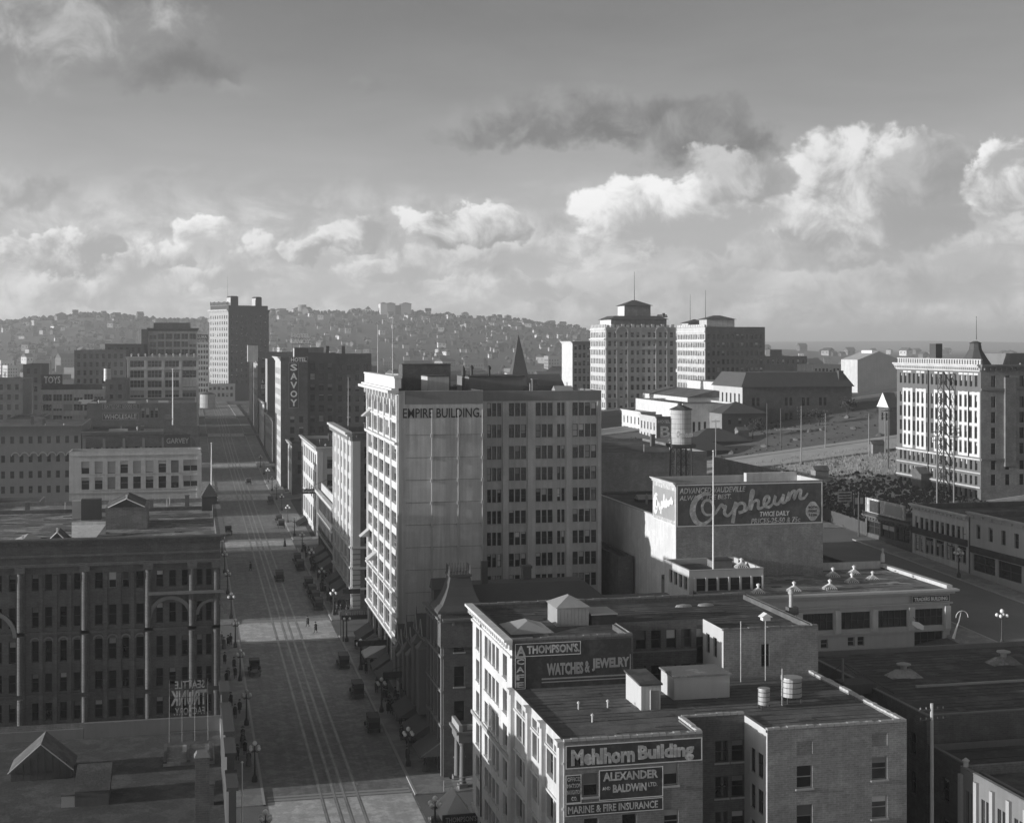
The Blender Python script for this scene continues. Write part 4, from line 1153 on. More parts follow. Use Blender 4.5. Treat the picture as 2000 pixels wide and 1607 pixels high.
b = MB(); b.box(RX1 - .4, RX1 + .4, RY0, RY1, 18.81, 19.2); b.box(84.9, RX1 - .4, RY1 - .4, RY1, 18.6, 19.6); b.build('parapet', 'white_dull', tr)
p = panel(tr, 'S', RY0 - .3, 89.56, 94.78, 17.2, 18.05, 'paint_sign', out=.06, ew=.05)
text(tr, 'TRADERS BUILDING', 'S', RY0 - .36, 89.85, 94.50, 17.38, 17.86, 'paint_white', bold=.03)
def skylight(label, x, y, z, r=.75, h=.55):
    t = thing('skylight', label, 'skylight', (x, y, z), 'finned skylights on the low pale block')
    b = MB(); b.box(x - r, x + r, y - r, y + r, z, z + .18); b.build('curb', 'galvanised', t)
    b = MB(); b.hip(x - r * 1.05, x + r * 1.05, y - r * 1.05, y + r * 1.05, z + .18, z + .18 + h, r * .85)
    b.build('glazing', 'stone_dark', t)
    for k in range(4):
        for j in range(-2, 3):
            dx, dy = ((j * r * .4, -r * 1.07), (r * 1.07, j * r * .4), (j * r * .4, r * 1.07), (-r * 1.07, j * r * .4))[k]
            b = MB(); b.tube((x + dx, y + dy, z + .2), (x + dx * .22, y + dy * .22, z + .2 + h), .035, n=4); b.build('glazing_bar', 'paint_white', t)
    b = MB(); b.lathe(x, y, [(.16, z + .18 + h), (.15, z + .5 + h), (.26, z + .52 + h), (.26, z + .68 + h), (.05, z + .8 + h)], 10); b.build('ventilator', 'paint_white', t)
for i, (x, y) in enumerate(((69.89, 169), (74.94, 169.5), (80.08, 170), (85.09, 174), (88.33, 180), (88.52, 175), (84.77, 179))):
    skylight(('first', 'second', 'third', 'fourth', 'rearmost', 'rightmost', 'half-hidden rear')[i] + ' finned white-topped skylight along the low pale roof', x, y, 18.6)
skylight('finned skylight with white vent on the theatre wing roof', 70.83, 177, OWZ - .6)
t = thing('corner_finial', 'small white bottle-shaped post on the corner of the low pale roof', 'finial', (94.63, 184, 19.6))
b = MB(); b.lathe(t.location.x, 184, [(.3, 19.6), (.28, 20.6), (.12, 20.9), (.12, 21.2), (.22, 21.3), (.05, 21.5)], 10); b.build('post', 'white_dull', t)
t = thing('street_sign', 'white six-sided hanging sign outside the low pale block', 'sign', (89.71, 165, 14.5))
b = MB(); x, z = 89.71, 14.6
pts = [(x - .7, z + .45), (x + .1, z + .35), (x + .75, z - .05), (x + .65, z - .55), (x - .1, z - .4), (x - .72, z)]
b.face([(q[0], 165, q[1]) for q in pts]); b.face([(q[0], 165.1, q[1]) for q in pts])
for k in range(6): b.face([(pts[k][0], 165, pts[k][1]), (pts[k - 1][0], 165, pts[k - 1][1]), (pts[k - 1][0], 165.1, pts[k - 1][1]), (pts[k][0], 165.1, pts[k][1])])
b.build('board', 'paint_white', t, origin=(x, 165, z)).rotation_euler = (0, 0, -.7); b = MB(); b.tube((x, 165.05, z + .3), (x, RY0, z + 1.0), .03); b.build('bracket', 'iron', t)
t = thing('street_sign', 'big pale hook-shaped umbrella handle sign on a slanting stick', 'sign', (94.04, 164, zg(95, 160)))
b = MB(); bx0 = 94.04; zz0 = 12.92
pts = [(bx0, zz0), (bx0 + .35, zz0 + 1.1), (bx0 + .8, zz0 + 2.2), (bx0 + 1.05, zz0 + 3.3)]
for k in range(3): b.tube((pts[k][0], 164, pts[k][1]), (pts[k + 1][0], 164, pts[k + 1][1]), (.20, .13, .07)[k], (.13, .07, .05)[k])
for k in range(8):
    a0, a1 = math.pi * (1.0 - k / 8) , math.pi * (1.0 - (k + 1) / 8)
    cxx, czz = bx0 + 1.2, zz0 + 2.6
    b.tube((cxx + .85 * math.cos(a0), 164, czz + .85 * math.sin(a0)), (cxx + .85 * math.cos(a1), 164, czz + .85 * math.sin(a1)), .05)
b.build('stick', 'paint_white', t)

# ================================================================ left foreground: gravel roof at the corner
nl_ = root_at('corner_block', 'low corner block with a broad gravel roof, nearest on the left', 'building', -18, 118, zg(3, 118))
NX0, NX1, NY0, NY1, NZ = -46.0, 3.3, 60.0, 138.6, 14.9
fac(nl_, 'N', NY1, NX0, NX1, -8, NZ, [], 'brick_mid')
fac(nl_, 'E', NX1, NY0, NY1, -3, NZ, grid(cols(NY0, NY1, 20, 1.4), rows(13.5, 3.6, 4, 2.2)), 'brick_mid')
fac(nl_, 'S', NY0, NX0, NX1, -8, NZ, [], 'brick_mid'); fac(nl_, 'W', NX0, NY0, NY1, -8, NZ, [], 'brick_mid')
b = MB(); b.box(NX0 + .02, NX1 - .02, NY0 + .02, NY1 - .02, NZ - 1.7, NZ - 1.4); b.build('roof', 'roof_near', nl_)
b = MB(); b.box(NX0, -9.5, NY1 - .35, NY1 - .02, NZ - 1.5, NZ - .5); b.box(-9.45, NX1, NY1 - .4, NY1 - .02, NZ - 1.5, NZ); b.build('parapet', 'stone_dark', nl_)
# brick chimneys and posts along the avenue edge
b = MB(); b.box(NX1 - .4, NX1 - .02, NY0, 102.5, NZ - 1.5, NZ - .2); b.box(NX1 - .4, NX1 - .02, 128.2, NY1 - .4, NZ - 1.5, NZ - .2); b.build('parapet', 'stone', nl_)
# tall street front carried up above the roof, seen edge-on
ff = MB()
for (ya, yb, zt) in ((102.6, 107.0, 18.6), (107.0, 111.5, 19.8), (111.5, 119.5, 20.2), (119.5, 124.0, 19.4), (124.0, 128.1, 20.3)):
    ff.box(NX1 - .55, NX1 - .02, ya + .01, yb - .01, NZ - 1.5, zt); ff.box(NX1 - .7, NX1 + .15, ya + .02, yb - .02, zt, zt + .25)
ff.build('false_front', 'brick_black', nl_)
def stack(label, x0, x1, y0, y1, z0, z1, m='brick_dark', group=None):
    t = thing('chimney', label, 'chimney', ((x0 + x1) / 2, (y0 + y1) / 2, z0), group)
    b = MB(); b.box(x0, x1, y0, y1, z0, z1 - .35); b.build('shaft', m, t)
    b = MB(); b.hip(x0 - .08, x1 + .08, y0 - .08, y1 + .08, z1 - .35, z1, .2); b.build('cap', 'stone_dark', t)
    return t
stack('square brick chimney standing on the gravel roof at left', 0.47, 1.48, 106, 107.0, NZ - 1.4, 20.48)
t = thing('roof_lantern', 'dark gabled roof lantern with one pale sunlit slope on the gravel roof', 'skylight', (-12.07, 128, NZ - 1.4))
lx0, lx1 = -14.59, -9.51
b = MB(); b.box(lx0 + .1, lx1 - .1, 126, 130, NZ - 1.4, 14.2); b.build('wall', 'wood_dark', t)
b = MB(); b.gable(lx0 - .1, lx1 + .1, 125.9, 130.1, 14.2, 16.5, 'y'); b.build('roof', 'roof_gravel', t)
for i in range(9): b = MB(); b.box(lx0 + .5 + .58 * i, lx0 + .57 + .58 * i, 125.80, 125.86, NZ - 1.3, 14.2 + 2.0 * (1 - abs(i - 4) / 5)); b.build('glazing_bar', 'sash_dark', t)
b = MB(); b.add([(lx0 + .1, 125.87, 14.2), (lx1 - .1, 125.87, 14.2), ((lx0 + lx1) / 2, 125.87, 16.42)], [(0, 1, 2)]); b.build('gable_end', 'wood_dark', t)
b = MB(); lm = (lx0 + lx1) / 2; b.tube((lm, 125.8, 16.5), (lx1 + .1, 125.8, 14.2), .05); b.tube((lm, 125.8, 16.5), (lx0 - .1, 125.8, 14.2), .05); b.build('barge_board', 'paint_grey', t)
for (x, y, w, h, lab) in ((1.07, 116, .9, 1.6, 'dark brick flue beside the tall street front'), (-4.13, 104, 1.2, .7, 'low dark curb box on the near gravel roof'), (-2.56, 97, 2.2, .5, 'flat dark box at the bottom edge of the gravel roof'), (-9.76, 118, 1.0, .9, 'small pale box beside the roof lantern')):
    q = thing('roof_box', lab, 'roof box', (x, y, NZ - 1.4)); b = MB(); b.box(x, x + w, y, y + w, NZ - 1.4, NZ - 1.4 + h); b.build('box', 'brick_dark' if 'dark' in lab else 'galvanised', q); b = MB(); b.box(x - .08, x + w + .08, y - .08, y + w + .08, NZ - 1.4 + h, NZ - 1.3 + h); b.build('lid', 'roof_tar', q)
t = thing('roof_hatch', 'dark boarded hatch house with sloping top on the gravel roof', 'hatch', (-7.24, 120, NZ - 1.4))
hx0, hx1 = -8.75, -6.18
b = MB(); b.box(hx0, hx1, 118, 122, NZ - 1.4, 14.7); b.build('wall', 'wood_dark', t); b = MB(); b.add([(hx0 - .1, 117.9, 14.7), (hx1 + .1, 117.9, 14.7), (hx1 + .1, 122.1, 15.7), (hx0 - .1, 122.1, 15.7), (hx0 - .1, 122.1, 14.7), (hx1 + .1, 122.1, 14.7)], [(0, 1, 2, 3), (0, 3, 4), (1, 5, 2), (3, 2, 5, 4)]); b.build('roof', 'roof_near', t)
t = thing('skylight', 'long glazed strip skylight with three dark bars on the gravel roof', 'skylight', (-0.13, 129, NZ - .9))
sx0, sx1 = -2.13, 2.24
b = MB(); b.box(sx0, sx1, 127.5, 133, NZ - 1.4, NZ - 1.1); b.build('glazing', 'roof_light', t)
for q in (0, .45, .9): b = MB(); b.box(lerp(sx0, sx1, q), lerp(sx0, sx1, q) + .3, 127.4, 133.1, NZ - 1.1, NZ - .9); b.build('bar', 'wood_dark', t)
# trunk-factory roof sign seen from behind
t = thing('roof_sign', 'open-frame roof sign with lettering seen backwards, at the edge of the gravel roof', 'sign', (0.00, 137, NZ - .5))
s0, s1 = -1.72, 1.77
sz0, sz1 = NZ - 1.0, 18.79
b = MB()
for q in (0, .33, .66, 1): b.tube((lerp(s0, s1, q), 137, NZ - 1.4), (lerp(s0, s1, q), 137, sz1), .025, n=5); b.tube((lerp(s0, s1, q) , 135.2, NZ - 1.4), (lerp(s0, s1, q), 137, lerp(sz0, sz1, .7)), .02, n=5)
for q in (.02, .36, .66, 1): b.tube((s0, 137, lerp(sz0, sz1, q)), (s1, 137, lerp(sz0, sz1, q)), .025, n=5)
b.build('frame', 'iron', t)
text(t, 'SEATTLE', 'S', 137.1, s0 + .5, s1 - .3, lerp(sz0, sz1, .82), lerp(sz0, sz1, .97), 'paint_faded', mirror=True, bold=.01)
text(t, 'TRUNK', 'S', 137.1, s0 + .1, s1 - .1, lerp(sz0, sz1, .50), lerp(sz0, sz1, .79), 'paint_faded', mirror=True, bold=.03)
text(t, 'FACTORY.', 'S', 137.1, s0 + .4, s1 - .3, lerp(sz0, sz1, .32), lerp(sz0, sz1, .46), 'paint_faded', mirror=True, bold=.01)
flagpole('white flagpole rising from the bottom edge beside the gravel roof', 3.9, 108.5, zg(4, 108), 50 - (1480 - 672) * .0386 - zg(4, 108), .09)
# ================================================================ big dark brick block with arches
bk = root_at('arcade_block', 'massive dark brick block with tall arches and pale-edged pilasters', 'building', -10, 177, zg(3, 177))
BX0, BX1, BY0, BY1, BZ = -40.0, 3.4, 160.0, 195.0, 29.3
RW = [(23.75, 1.75), (19.85, 2.15), (16.15, 2.25), (13.0, 1.9), (9.9, 1.9), (6.6, 1.9)]
wx_ = []
bay1 = [(-16.26, .72), (-14.90, .72), (-13.39, .72), (-11.97, .74)]
bay2 = [(-9.81, .82), (-8.38, .82), (-6.95, .72), (-5.50, .82)]
bay0 = [(q[0] - 6.6, q[1]) for q in bay1]; baym = [(q[0] - 13.2, q[1]) for q in bay1]
bay3 = [(-3.41, .75), (-2.06, .75), (-0.71, .75)]
bay4 = [(0.87, .62), (1.85, .62)]
for (zb, h) in RW:
    for q in baym + bay0 + bay1 + bay2 + bay3 + bay4:
        wx_.append((q[0], zb, q[1], h, R.choice(('dk', 'dk', 'dk', 'qk', 'dk'))))
for i in (0,): pass
wx_ = [q if not (abs(q[1] - 23.75) < .01 and -9.6 < q[0] < -6.2) else q[:4] + ('h',) for q in wx_]
fac(bk, 'S', BY0, BX0, BX1, -4, BZ - .9, wx_, 'brick_dark', depth=.38)
for x in (-24.06, -17.40, -10.82, -4.22, 0.38, 3.0):
    b = MB(); fbox(b, 'S', BY0, x - .46, min(x + .46, BX1 - .01), .22, -.004, -3, 25.7); fbox(b, 'S', BY0, x - .52, min(x + .52, BX1), .72, -.004, 25.7, 26.3); b.build('pilaster', 'brick_dark', bk)
    for (za, zb_) in ((-3, 12.3), (12.8, 18.95), (19.45, 25.65)):
        b = MB(); b.lathe(min(x, BX1 - .42), BY0 - .24, [(.33, za), (.31, zb_)], 16); b.build('engaged_column', 'brick_dark', bk, smooth=False)
for x in (-15.32, -13.86, -12.39, -8.70, -7.27, -5.88):
    b = MB(); fbox(b, 'S', BY0, x - .2, x + .2, .16, -.004, 3, 25.4); b.build('mullion_pier', 'brick_dark', bk)
for (z, h, o) in ((27.3, .25, .3), (26.3, .3, .55), (19.05, .3, .22), (12.5, .2, .15)): piece(bk, 'belt_course', 'brick_dark', 'S', BY0, BX0, BX1, o, z, z + h)
b = MB(); fbox(b, 'S', BY0, -4.2, BX1 + .4, .8, -.004, 22.95, 23.25); b.build('balcony_ledge', 'stone_dark', bk)
cornice(bk, 'S', BY0, BX0, BX1, BZ - .05, 'brick_dark', .6, 40)
def arch(root, face, pos, uc, v, r, w, out, m, n=14):
    b = MB()
    for k in range(n):
        a0, a1 = math.pi * k / n, math.pi * (k + 1) / n
        for (ra, rb, o0, o1) in ((r, r + w, out, out), (r, r, 0, out), (r + w, r + w, 0, out)):
            b.face([fp(face, pos, uc + ra * math.cos(a0), -o0, v + ra * math.sin(a0)), fp(face, pos, uc + ra * math.cos(a1), -o0, v + ra * math.sin(a1)), fp(face, pos, uc + rb * math.cos(a1), -o1, v + rb * math.sin(a1)), fp(face, pos, uc + rb * math.cos(a0), -o1, v + rb * math.sin(a0))])
    return b.build('arch', m, root)
arch(bk, 'S', BY0, -1.92, 20.4, 1.95, .42, .34, 'stone_dark')
arch(bk, 'S', BY0, 2.46, 20.6, 1.35, .32, .34, 'stone_dark')
arch(bk, 'S', BY0, -20.74, 18.9, 2.6, .42, .34, 'stone_dark')
for q in bay1 + bay2: arch(bk, 'S', BY0, q[0] + q[1] / 2, 18.3, q[1] / 2 + .02, .18, .12, 'stone_dark', 8)
ew = grid(cols(BY0 + 1, BY1 - 1, 12, 1.3), RW, 'k')
fac(bk, 'E', BX1, BY0, BY1, -2, BZ - .9, ew, 'brick_dark', depth=.38); cornice(bk, 'E', BX1, BY0, BY1, BZ - .05, 'stone_dark', .6, 24)
body(bk, BX0, BX1, BY0, BY1, -6, BZ - .9, 'brick_dark', 'roof_light', 'NW', .35, .4, 'brick_dark')
b = MB(); b.box(BX0, BX1, BY0 + .02, BY0 + .4, BZ - .9, BZ - .06); b.box(BX1 - .4, BX1 - .02, BY0 + .4, BY1, BZ - .9, BZ - .06); b.build('parapet', 'brick_dark', bk)
b = MB(); b.box(1.7, 3.6, 190, 193.5, BZ - .9, BZ + .9); b.hip(1.6, 3.7, 189.9, 193.6, BZ + .9, BZ + 2.6); b.build('corner_turret', 'brick_black', bk)
brz = BZ - 1.25
def house_hut(label, x0, x1, y0, y1, h, gh, wm='brick_mid', rm='roof_tar'):
    t = thing('roof_house', label, 'roof house', ((x0 + x1) / 2, (y0 + y1) / 2, brz), 'penthouses on the dark arcaded block')
    b = MB(); b.box(x0, x1, y0, y1, brz, brz + h); b.build('wall', wm, t)
    if gh: b = MB(); b.gable(x0 + .3, x1 - .3, y0 - .1, y1 + .1, brz + h, brz + h + gh, 'y'); b.build('gable_roof', rm, t); b = MB(); xm = (x0 + x1) / 2; b.tube((x0 + .3, y0 - .14, brz + h), (xm, y0 - .14, brz + h + gh + .05), .06); b.tube((x1 - .3, y0 - .14, brz + h), (xm, y0 - .14, brz + h + gh + .05), .06); b.box(xm - .1, xm + .1, y0 - .15, y0 + .1, brz + h + gh, brz + h + gh + .5); b.build('gable_trim', 'paint_white', t)
    return t
house_hut('large square brick penthouse with small white-edged gable', -9.57, -4.76, 176, 184, 30.68 - brz, .95)
house_hut('small gabled brick penthouse with white trim at the roof front', -15.44, -12.50, 163.5, 167.5, 28.36 - brz, 1.1)
house_hut('low ribbed hip-roofed penthouse at the left roof edge', -19.58, -15.64, 164.5, 170, 27.95 - brz, .7, 'brick_mid', 'galvanised')
t = thing('roof_wall', 'bright white low wall catching the sun between the penthouses', 'wall', (-11.29, 173, brz))
b = MB(); b.box(-13.10, -9.35, 172, 172.4, brz, 29.48); b.add([(-12.79, 168.2, brz + .02), (-10.25, 168.2, brz + .02), (-9.30, 172, brz + 1.1), (-13.10, 172, brz + 1.1)], [(0, 1, 2, 3)]); b.build('wall', 'white_glaze', t)
for (x, y, h, lab) in ((-13.08, 188, 2.2, 'barrel-roofed pale vent box'), (-11.84, 186, 2.6, 'dark square flue')):
    t = thing('roof_vent', lab + ' at the back of the arcaded block roof', 'vent', (x, y, brz)); b = MB(); b.box(x - 1.2, x + 1.2, y, y + 1.5, brz, brz + h); b.build('box', 'galvanised' if 'pale' in lab else 'brick_black', t)

# ================================================================ further up the left side
# low block hidden behind the arcaded one
lb = root_at('low_block', 'low brick block tucked behind the dark arcaded building', 'building', -15, 213, zg(3, 213))
fac(lb, 'E', 3.2, 195.3, 230.5, -2, 12.4, grid(cols(196, 230, 8, 2.2), [(8, 2.2), (3.2, 3.2)]), 'brick_mid'); body(lb, -40, 3.2, 195.3, 230.5, -6, 12.4, 'brick_mid', 'roof_tar', 'SNW')
lb2 = root_at('low_block', 'flat-roofed brick block below the white two-row building', 'building', -15, 270, zg(3, 270))
fac(lb2, 'E', 3.0, 251.5, 290, -2, 19.5, grid(cols(252, 290, 8, 2.4), [(15.2, 2.2), (11, 2.4), (4.6, 3.6)]), 'brick_mid'); fac(lb2, 'S', 251.5, -38, 3, -5, 19.5, grid(cols(-38, 3, 12, 1.6), [(15.2, 2.2), (11, 2.4)]), 'brick_mid'); body(lb2, -38, 3.0, 251.5, 290, -6, 19.5, 'brick_mid', 'roof_light', 'NW')
lb3 = root_at('low_block', 'low dark roof with a pale wall strip in front of the white two-row building', 'building', -15, 305, zg(3, 305))
fac(lb3, 'E', 3.0, 290.3, 322, -2, 13.2, grid(cols(291, 321, 7, 2.4), [(8.8, 2.2), (4, 3)]), 'brick_mid'); body(lb3, -30, 3.0, 290.3, 322, -6, 13.2, 'brick_mid', 'roof_light', 'SNW')
# white block with two rows of windows
wb = root_at('white_block', 'white-walled block with two visible rows of nine windows, left of the avenue', 'building', -12, 365, zg(3, 365))
WX0, WX1, WY0, WY1, WZ = -26.76, 2.9, 344.0, 352.0, 25.2
ws = []
xs_ = [158, 184, 210, 235, 260, 285, 309, 334]
for x in (-24.05, -21.10, -18.25, -15.39, -12.52, -9.70, -6.81, -3.96):
    for (zb, h) in ((20.05, 2.85), (16.45, 2.85)): ws.append((x, zb, 1.75, h, R.choice(('d', 'h', 'B', 'q', 'd'))))
for (zb, h) in ((20.35, 2.6), (16.7, 2.6)): ws.append((-1.17, zb, 3.3, h, 'h2'))
fac(wb, 'S', WY0, WX0, WX1, -4, WZ, ws, 'white_dull', depth=.3)
sill(wb, 'S', WY0, ws, 'white_dull')
piece(wb, 'belt_course', 'white_dull', 'S', WY0, WX0, WX1 + .2, .2, 24.2, 24.45); piece(wb, 'belt_course', 'stone', 'S', WY0, WX0, WX1, .15, 15.5, 15.75)
b = MB(); fbox(b, 'S', WY0, WX1 - .9, WX1 + .1, .25, -.004, 0, 24.2); b.build('corner_pier', 'white_dull', wb)
fac(wb, 'E', WX1, WY0, WY1, -2, WZ, grid(cols(WY0 + 1, WY1, 2, 2.4), [(20.1, 2.8), (16.4, 2.8), (11, 3)]), 'white_dull'); body(wb, WX0, WX1, WY0, WY1, -6, WZ, 'white_dull', 'roof_tar', 'NW')
flagpole('white flagpole on the street side of the white two-row block', 4.6, 300, z2(300) + 17, 50 - (868 - 672) * .1045 - z2(300) - 17, .16)
# dark block with the merchant's sign
gb = root_at('dark_block', 'dark brick block with pilasters and a faded painted sign on its right bay', 'building', -12, 400, zg(3, 400))
fac(gb, 'S', 386, -26.86, -6.27, -3, 26.4, grid(cols(-26.09, -6.53, 16, .75), [(20.4, 2.9), (15.5, 3)], 'k'), 'brick_dark', depth=.3)
for i in range(5): piece(gb, 'pilaster', 'stone_dark', 'S', 386, lerp(-26.60, -6.79, i / 4), lerp(-26.60, -6.79, i / 4) + .7, .3, 5, 25.6)
fac(gb, 'S', 385.7, -6.27, 2.8, -3, 28.6, [(0.79, 20.6, 1.1, 4.2, 'B')], 'brick_dark', depth=.3)
piece(gb, 'sign_panel', 'paint_dark', 'S', 385.7, -6.01, 0.39, .03, 20.3, 26.3)
text(gb, 'GARVEY', 'S', 385.66, -5.62, 0.13, 24.0, 25.4, 'paint_grey', bold=.02); b = MB(); fbox(b, 'S', 385.66, -4.32, -0.79, .03, -.005, 22.2, 22.8); fbox(b, 'S', 385.66, -4.58, -0.52, .03, -.005, 21.0, 21.6); b.build('faded_line', 'paint_grey', gb)
cornice(gb, 'S', 386, -26.86, -6.27, 27.4, 'stone_dark', .8, 20)
body(gb, -26.86, 2.8, 386.02, 425, -6, 26.4, 'brick_dark', 'roof_tar', 'NEW')
gg = MB(); gg.box(-6.16, -4.20, 386.2, 388, 28.6, 30.2); gg.hip(-6.29, -4.07, 386, 388.2, 30.2, 31.4, .4); gg.build('corner_turret', 'brick_dark', gb)
flagpole('tall white flagpole above the dark block with pilasters', -4.03, 390, 28.6, 43.09 - 28.6, .2)
# dry-goods house
db = root_at('dry_goods_house', 'dark house with two long signboards, the lower reading wholesale', 'building', -15, 470, zg(3, 470))
fac(db, 'S', 470, -31.15, 2.6, -2, 31.2, grid(cols(-14.75, -9.22, 4, 1.0), [(26.5, 3.2)], '') + grid(cols(-30.38, 1.92, 16, 1.3), [(20.2, 2.6)], 'k'), 'brick_dark', depth=.3)
body(db, -31.15, 2.6, 470.02, 512, -2, 31.2, 'brick_dark', 'roof_tar', 'NEW')
for (a, c, d, e, s_, m) in ((-26.49, -15.22, 29.6, 31.0, 'SEATTLE DRY GOODS CO.', 'paint_grey'), (-26.49, -15.54, 26.2, 28.0, 'WHOLESALE', 'paint_faded')):
    panel(db, 'S', 470, a, c, d - .2, e + .15, 'paint_dark', 'paint_grey', ew=.1); text(db, s_, 'S', 469.96, a + .5, c - .5, d + .1, e - .15, m, bold=.02)
# low row with square windows, far left
lr = root_at('arched_row', 'long low block with a row of small square windows at the far left', 'building', -45, 415, zg(-30, 415))
fac(lr, 'S', 400, -66, -28.09, -8, 27.9, [(-46.07 + 2.32 * i, zz, 1.0, 1.9, 'dk') for i in range(-8, 8) for zz in (23.6, 18.6, 14.4, 10.4)], 'stone_dark', depth=.3)
cornice(lr, 'S', 400, -66, -28.09, 28.4, 'stone_dark', .8); body(lr, -66, -28.09, 400.02, 440, -8, 27.9, 'stone_dark', 'roof_tar', 'NEW')
for i in range(8): arch(lr, 'S', 400, -44.78 + 2.32 * i, 20.2, .9, .25, .2, 'stone', 8)
for i, (xa, xb, Y, zt, m, lab) in enumerate((
    (-42.25, -30.68, 300, 16.5, 'stone_dark', 'hazy grey block with rows of tiny windows at the far left edge'),
    (-29.46, -23.22, 290, 14.0, 'brick_mid', 'grey low block in shade left of the white two-row building'))):
    q = root_at('grey_block', lab, 'building', (xa + xb) / 2, Y + 8, -6)
    fac(q, 'S', Y, xa, xb, -8, zt, grid(cols(xa + .5, xb - .5, int((xb - xa) / 1.5), .7), rows(zt - 1, 2.8, 6, 1.6), 'k'), m, depth=.2)
    body(q, xa, xb, Y + .02, Y + 30, -8, zt, m, 'roof_tar', 'NEW')
# toys warehouse
ty = root_at('toy_house', 'grey three-storey warehouse with a rooftop Toys sign', 'building', -42, 575, zg(-40, 575))
fac(ty, 'S', 560, -53.62, -30.64, -4, 32.8, grid(cols(-53.26, -31.01, 6, 3.1), [(28.8, 2.4), (25.1, 2.4), (21, 2.4)], '3f'), 'plaster', depth=.3)
body(ty, -53.62, -30.64, 560.02, 600, -4, 32.8, 'plaster', 'roof_tar', 'NEW')
piece(ty, 'sign_panel', 'paint_sign', 'S', 560, -53.44, -31.56, .1, 33.0, 35.0, .2)
b = MB(); fbox(b, 'S', 560, -53.62, -45.95, .1, .2, 35.0, 38.7); b.build('sign_panel', 'paint_sign', ty)
text(ty, 'TOYS', 'S', 559.88, -52.53, -46.68, 35.3, 38.0, 'paint_faded', bold=.02)
# white five-storey warehouse with big windows
w5 = root_at('white_warehouse', 'white five-storey warehouse with four bays of wide windows', 'building', -10, 640, zg(0, 640))
cs = []
for i in range(4):
    a = lerp(-24.64, 3.80, i / 4)
    g = (3.80 - -24.64) / 4
    cs.append((a + .9, g - 1.5))
fac(w5, 'S', 620, -25.05, 4.22, 4, 44.2, grid(cs, [(40.4, 2.6), (36.0, 2.9), (31.9, 2.9), (27.7, 2.9), (23.5, 2.9), (19.3, 2.9)], '4f'), 'white_dull', depth=.5)
for i in range(5): piece(w5, 'pier', 'white_dull', 'S', 620, lerp(-24.64, 3.80, i / 4) - .45, lerp(-24.64, 3.80, i / 4) + .45, .45, 4, 43.4)
cornice(w5, 'S', 620, -25.26, 4.43, 44.7, 'white_dull', 1.0); piece(w5, 'belt_course', 'white_dull', 'S', 620, -25.05, 4.22, .6, 39.3, 39.7)
body(w5, -25.05, 4.22, 620.02, 660, 0, 44.2, 'white_dull', 'roof_tar', 'NEW')
for i in range(10):
    x = lerp(-24.64, 3.80, (i + .5) / 10); b = MB(); b.lathe(x, 620.4, [(.35, 44.8), (.2, 45.2), (.45, 45.6), (.1, 46.0)], 6); b.build('finial', 'white_dull', w5)
w6 = root_at('tall_block', 'tall grey block rising behind the white five-storey warehouse', 'building', -10, 740, zg(0, 740))
fac(w6, 'S', 720, -18.97, 4.16, 6, 57, grid(cols(-18.73, 3.92, 6, 3.1), [(52.4, 2.7), (48.6, 2.7), (44.8, 2.7), (41, 2.7)], '2f'), 'plaster', depth=.4)
cornice(w6, 'S', 720, -19.45, 4.66, 57.8, 'brick_dark', 1.2); body(w6, -18.97, 4.16, 720.02, 760, 6, 57, 'plaster', 'roof_tar', 'NEW')
b = MB(); b.box(-16.67, 0.99, 725, 750, 57, 60.5); b.build('penthouse', 'brick_dark', w6)
q = root_at('brick_tower', 'dark brick stair tower with one sunlit side beside the tall grey block', 'building', -20, 715, zg(-20, 715))
b = MB(); b.box(-22.20, -19.08, 715, 722, 8, 57.18); b.build('shaft', 'brick_dark', q); b = MB(); b.box(-23.75, -22.20 - .02, 715.2, 721.8, 8, 56.93); b.build('side_wall', 'white_glaze', q)  # white west side puts the sunlight into the colour
for i, (xa, xb, Y, yt, m, lab) in enumerate((
    (-48.43, -26.70, 650, 47.32, 'brick_dark', 'big dark block with a sunlit corner left of the white warehouse'),
    (-37.75, -20.50, 690, 50.00, 'brick_black', 'dark stepped block behind the big dark block'),
    (-64.27, -57.45, 600, 41.83, 'brick_black', 'narrow dark block behind the Toys warehouse'),
    (-72.60, -58.01, 540, 37.22, 'brick_mid', 'hazy dark block at the far left edge behind the arched row'),
    (-56.84, -46.27, 480, 26.0, 'brick_dark', 'low dark shed roofs below the Toys warehouse'),
    (-28.82, -21.77, 530, 37.24, 'brick_dark', 'narrow shaded block under the roof tank'))):
    q = root_at('dark_block', lab, 'building', (xa + xb) / 2, Y + 10, -2)
    fac(q, 'S', Y, xa, xb, -6, yt, grid(cols(xa + .6, xb - .6, max(2, int((xb - xa) / 2.6)), 1.2), rows(yt - 1.6, 3.6, 6, 2.0), 'kf', 'dkf'), m, depth=.25)
    body(q, xa, xb, Y + .02, Y + 34, -6, yt, m, 'roof_tar', 'NEW')
tank('roof_tank', 'bright ribbed water tank on a trestle above the left roofs', -28.56, 537, 33.74, 1.3, 4.4, legs=3.0, roofh=.8)
shed('roof_hut', 'bright sunlit lift house on the big dark left block', -36.53, -34.59, 652, 656, 37.41, 4.2, 'white_dull', 'roof_tar')
q = root_at('white_hotel', 'white narrow block with a roof sign, seen end-on beside the tall hotel', 'building', 10, 915, 12)
fac(q, 'S', 900, 5.21, 12.27, 8, 50.94, grid(cols(5.51, 11.96, 4, 1.1), rows(50.94 - 1.2, 3.4, 9, 1.9), 'f'), 'white_glaze', depth=.2); body(q, 5.21, 12.27, 900.02, 915, 8, 50.94, 'white_glaze', 'roof_tar', 'NEW')
fac(q, 'W', 5.21 - .02, 900, 915, 8, 50.94, [], 'white_glaze')
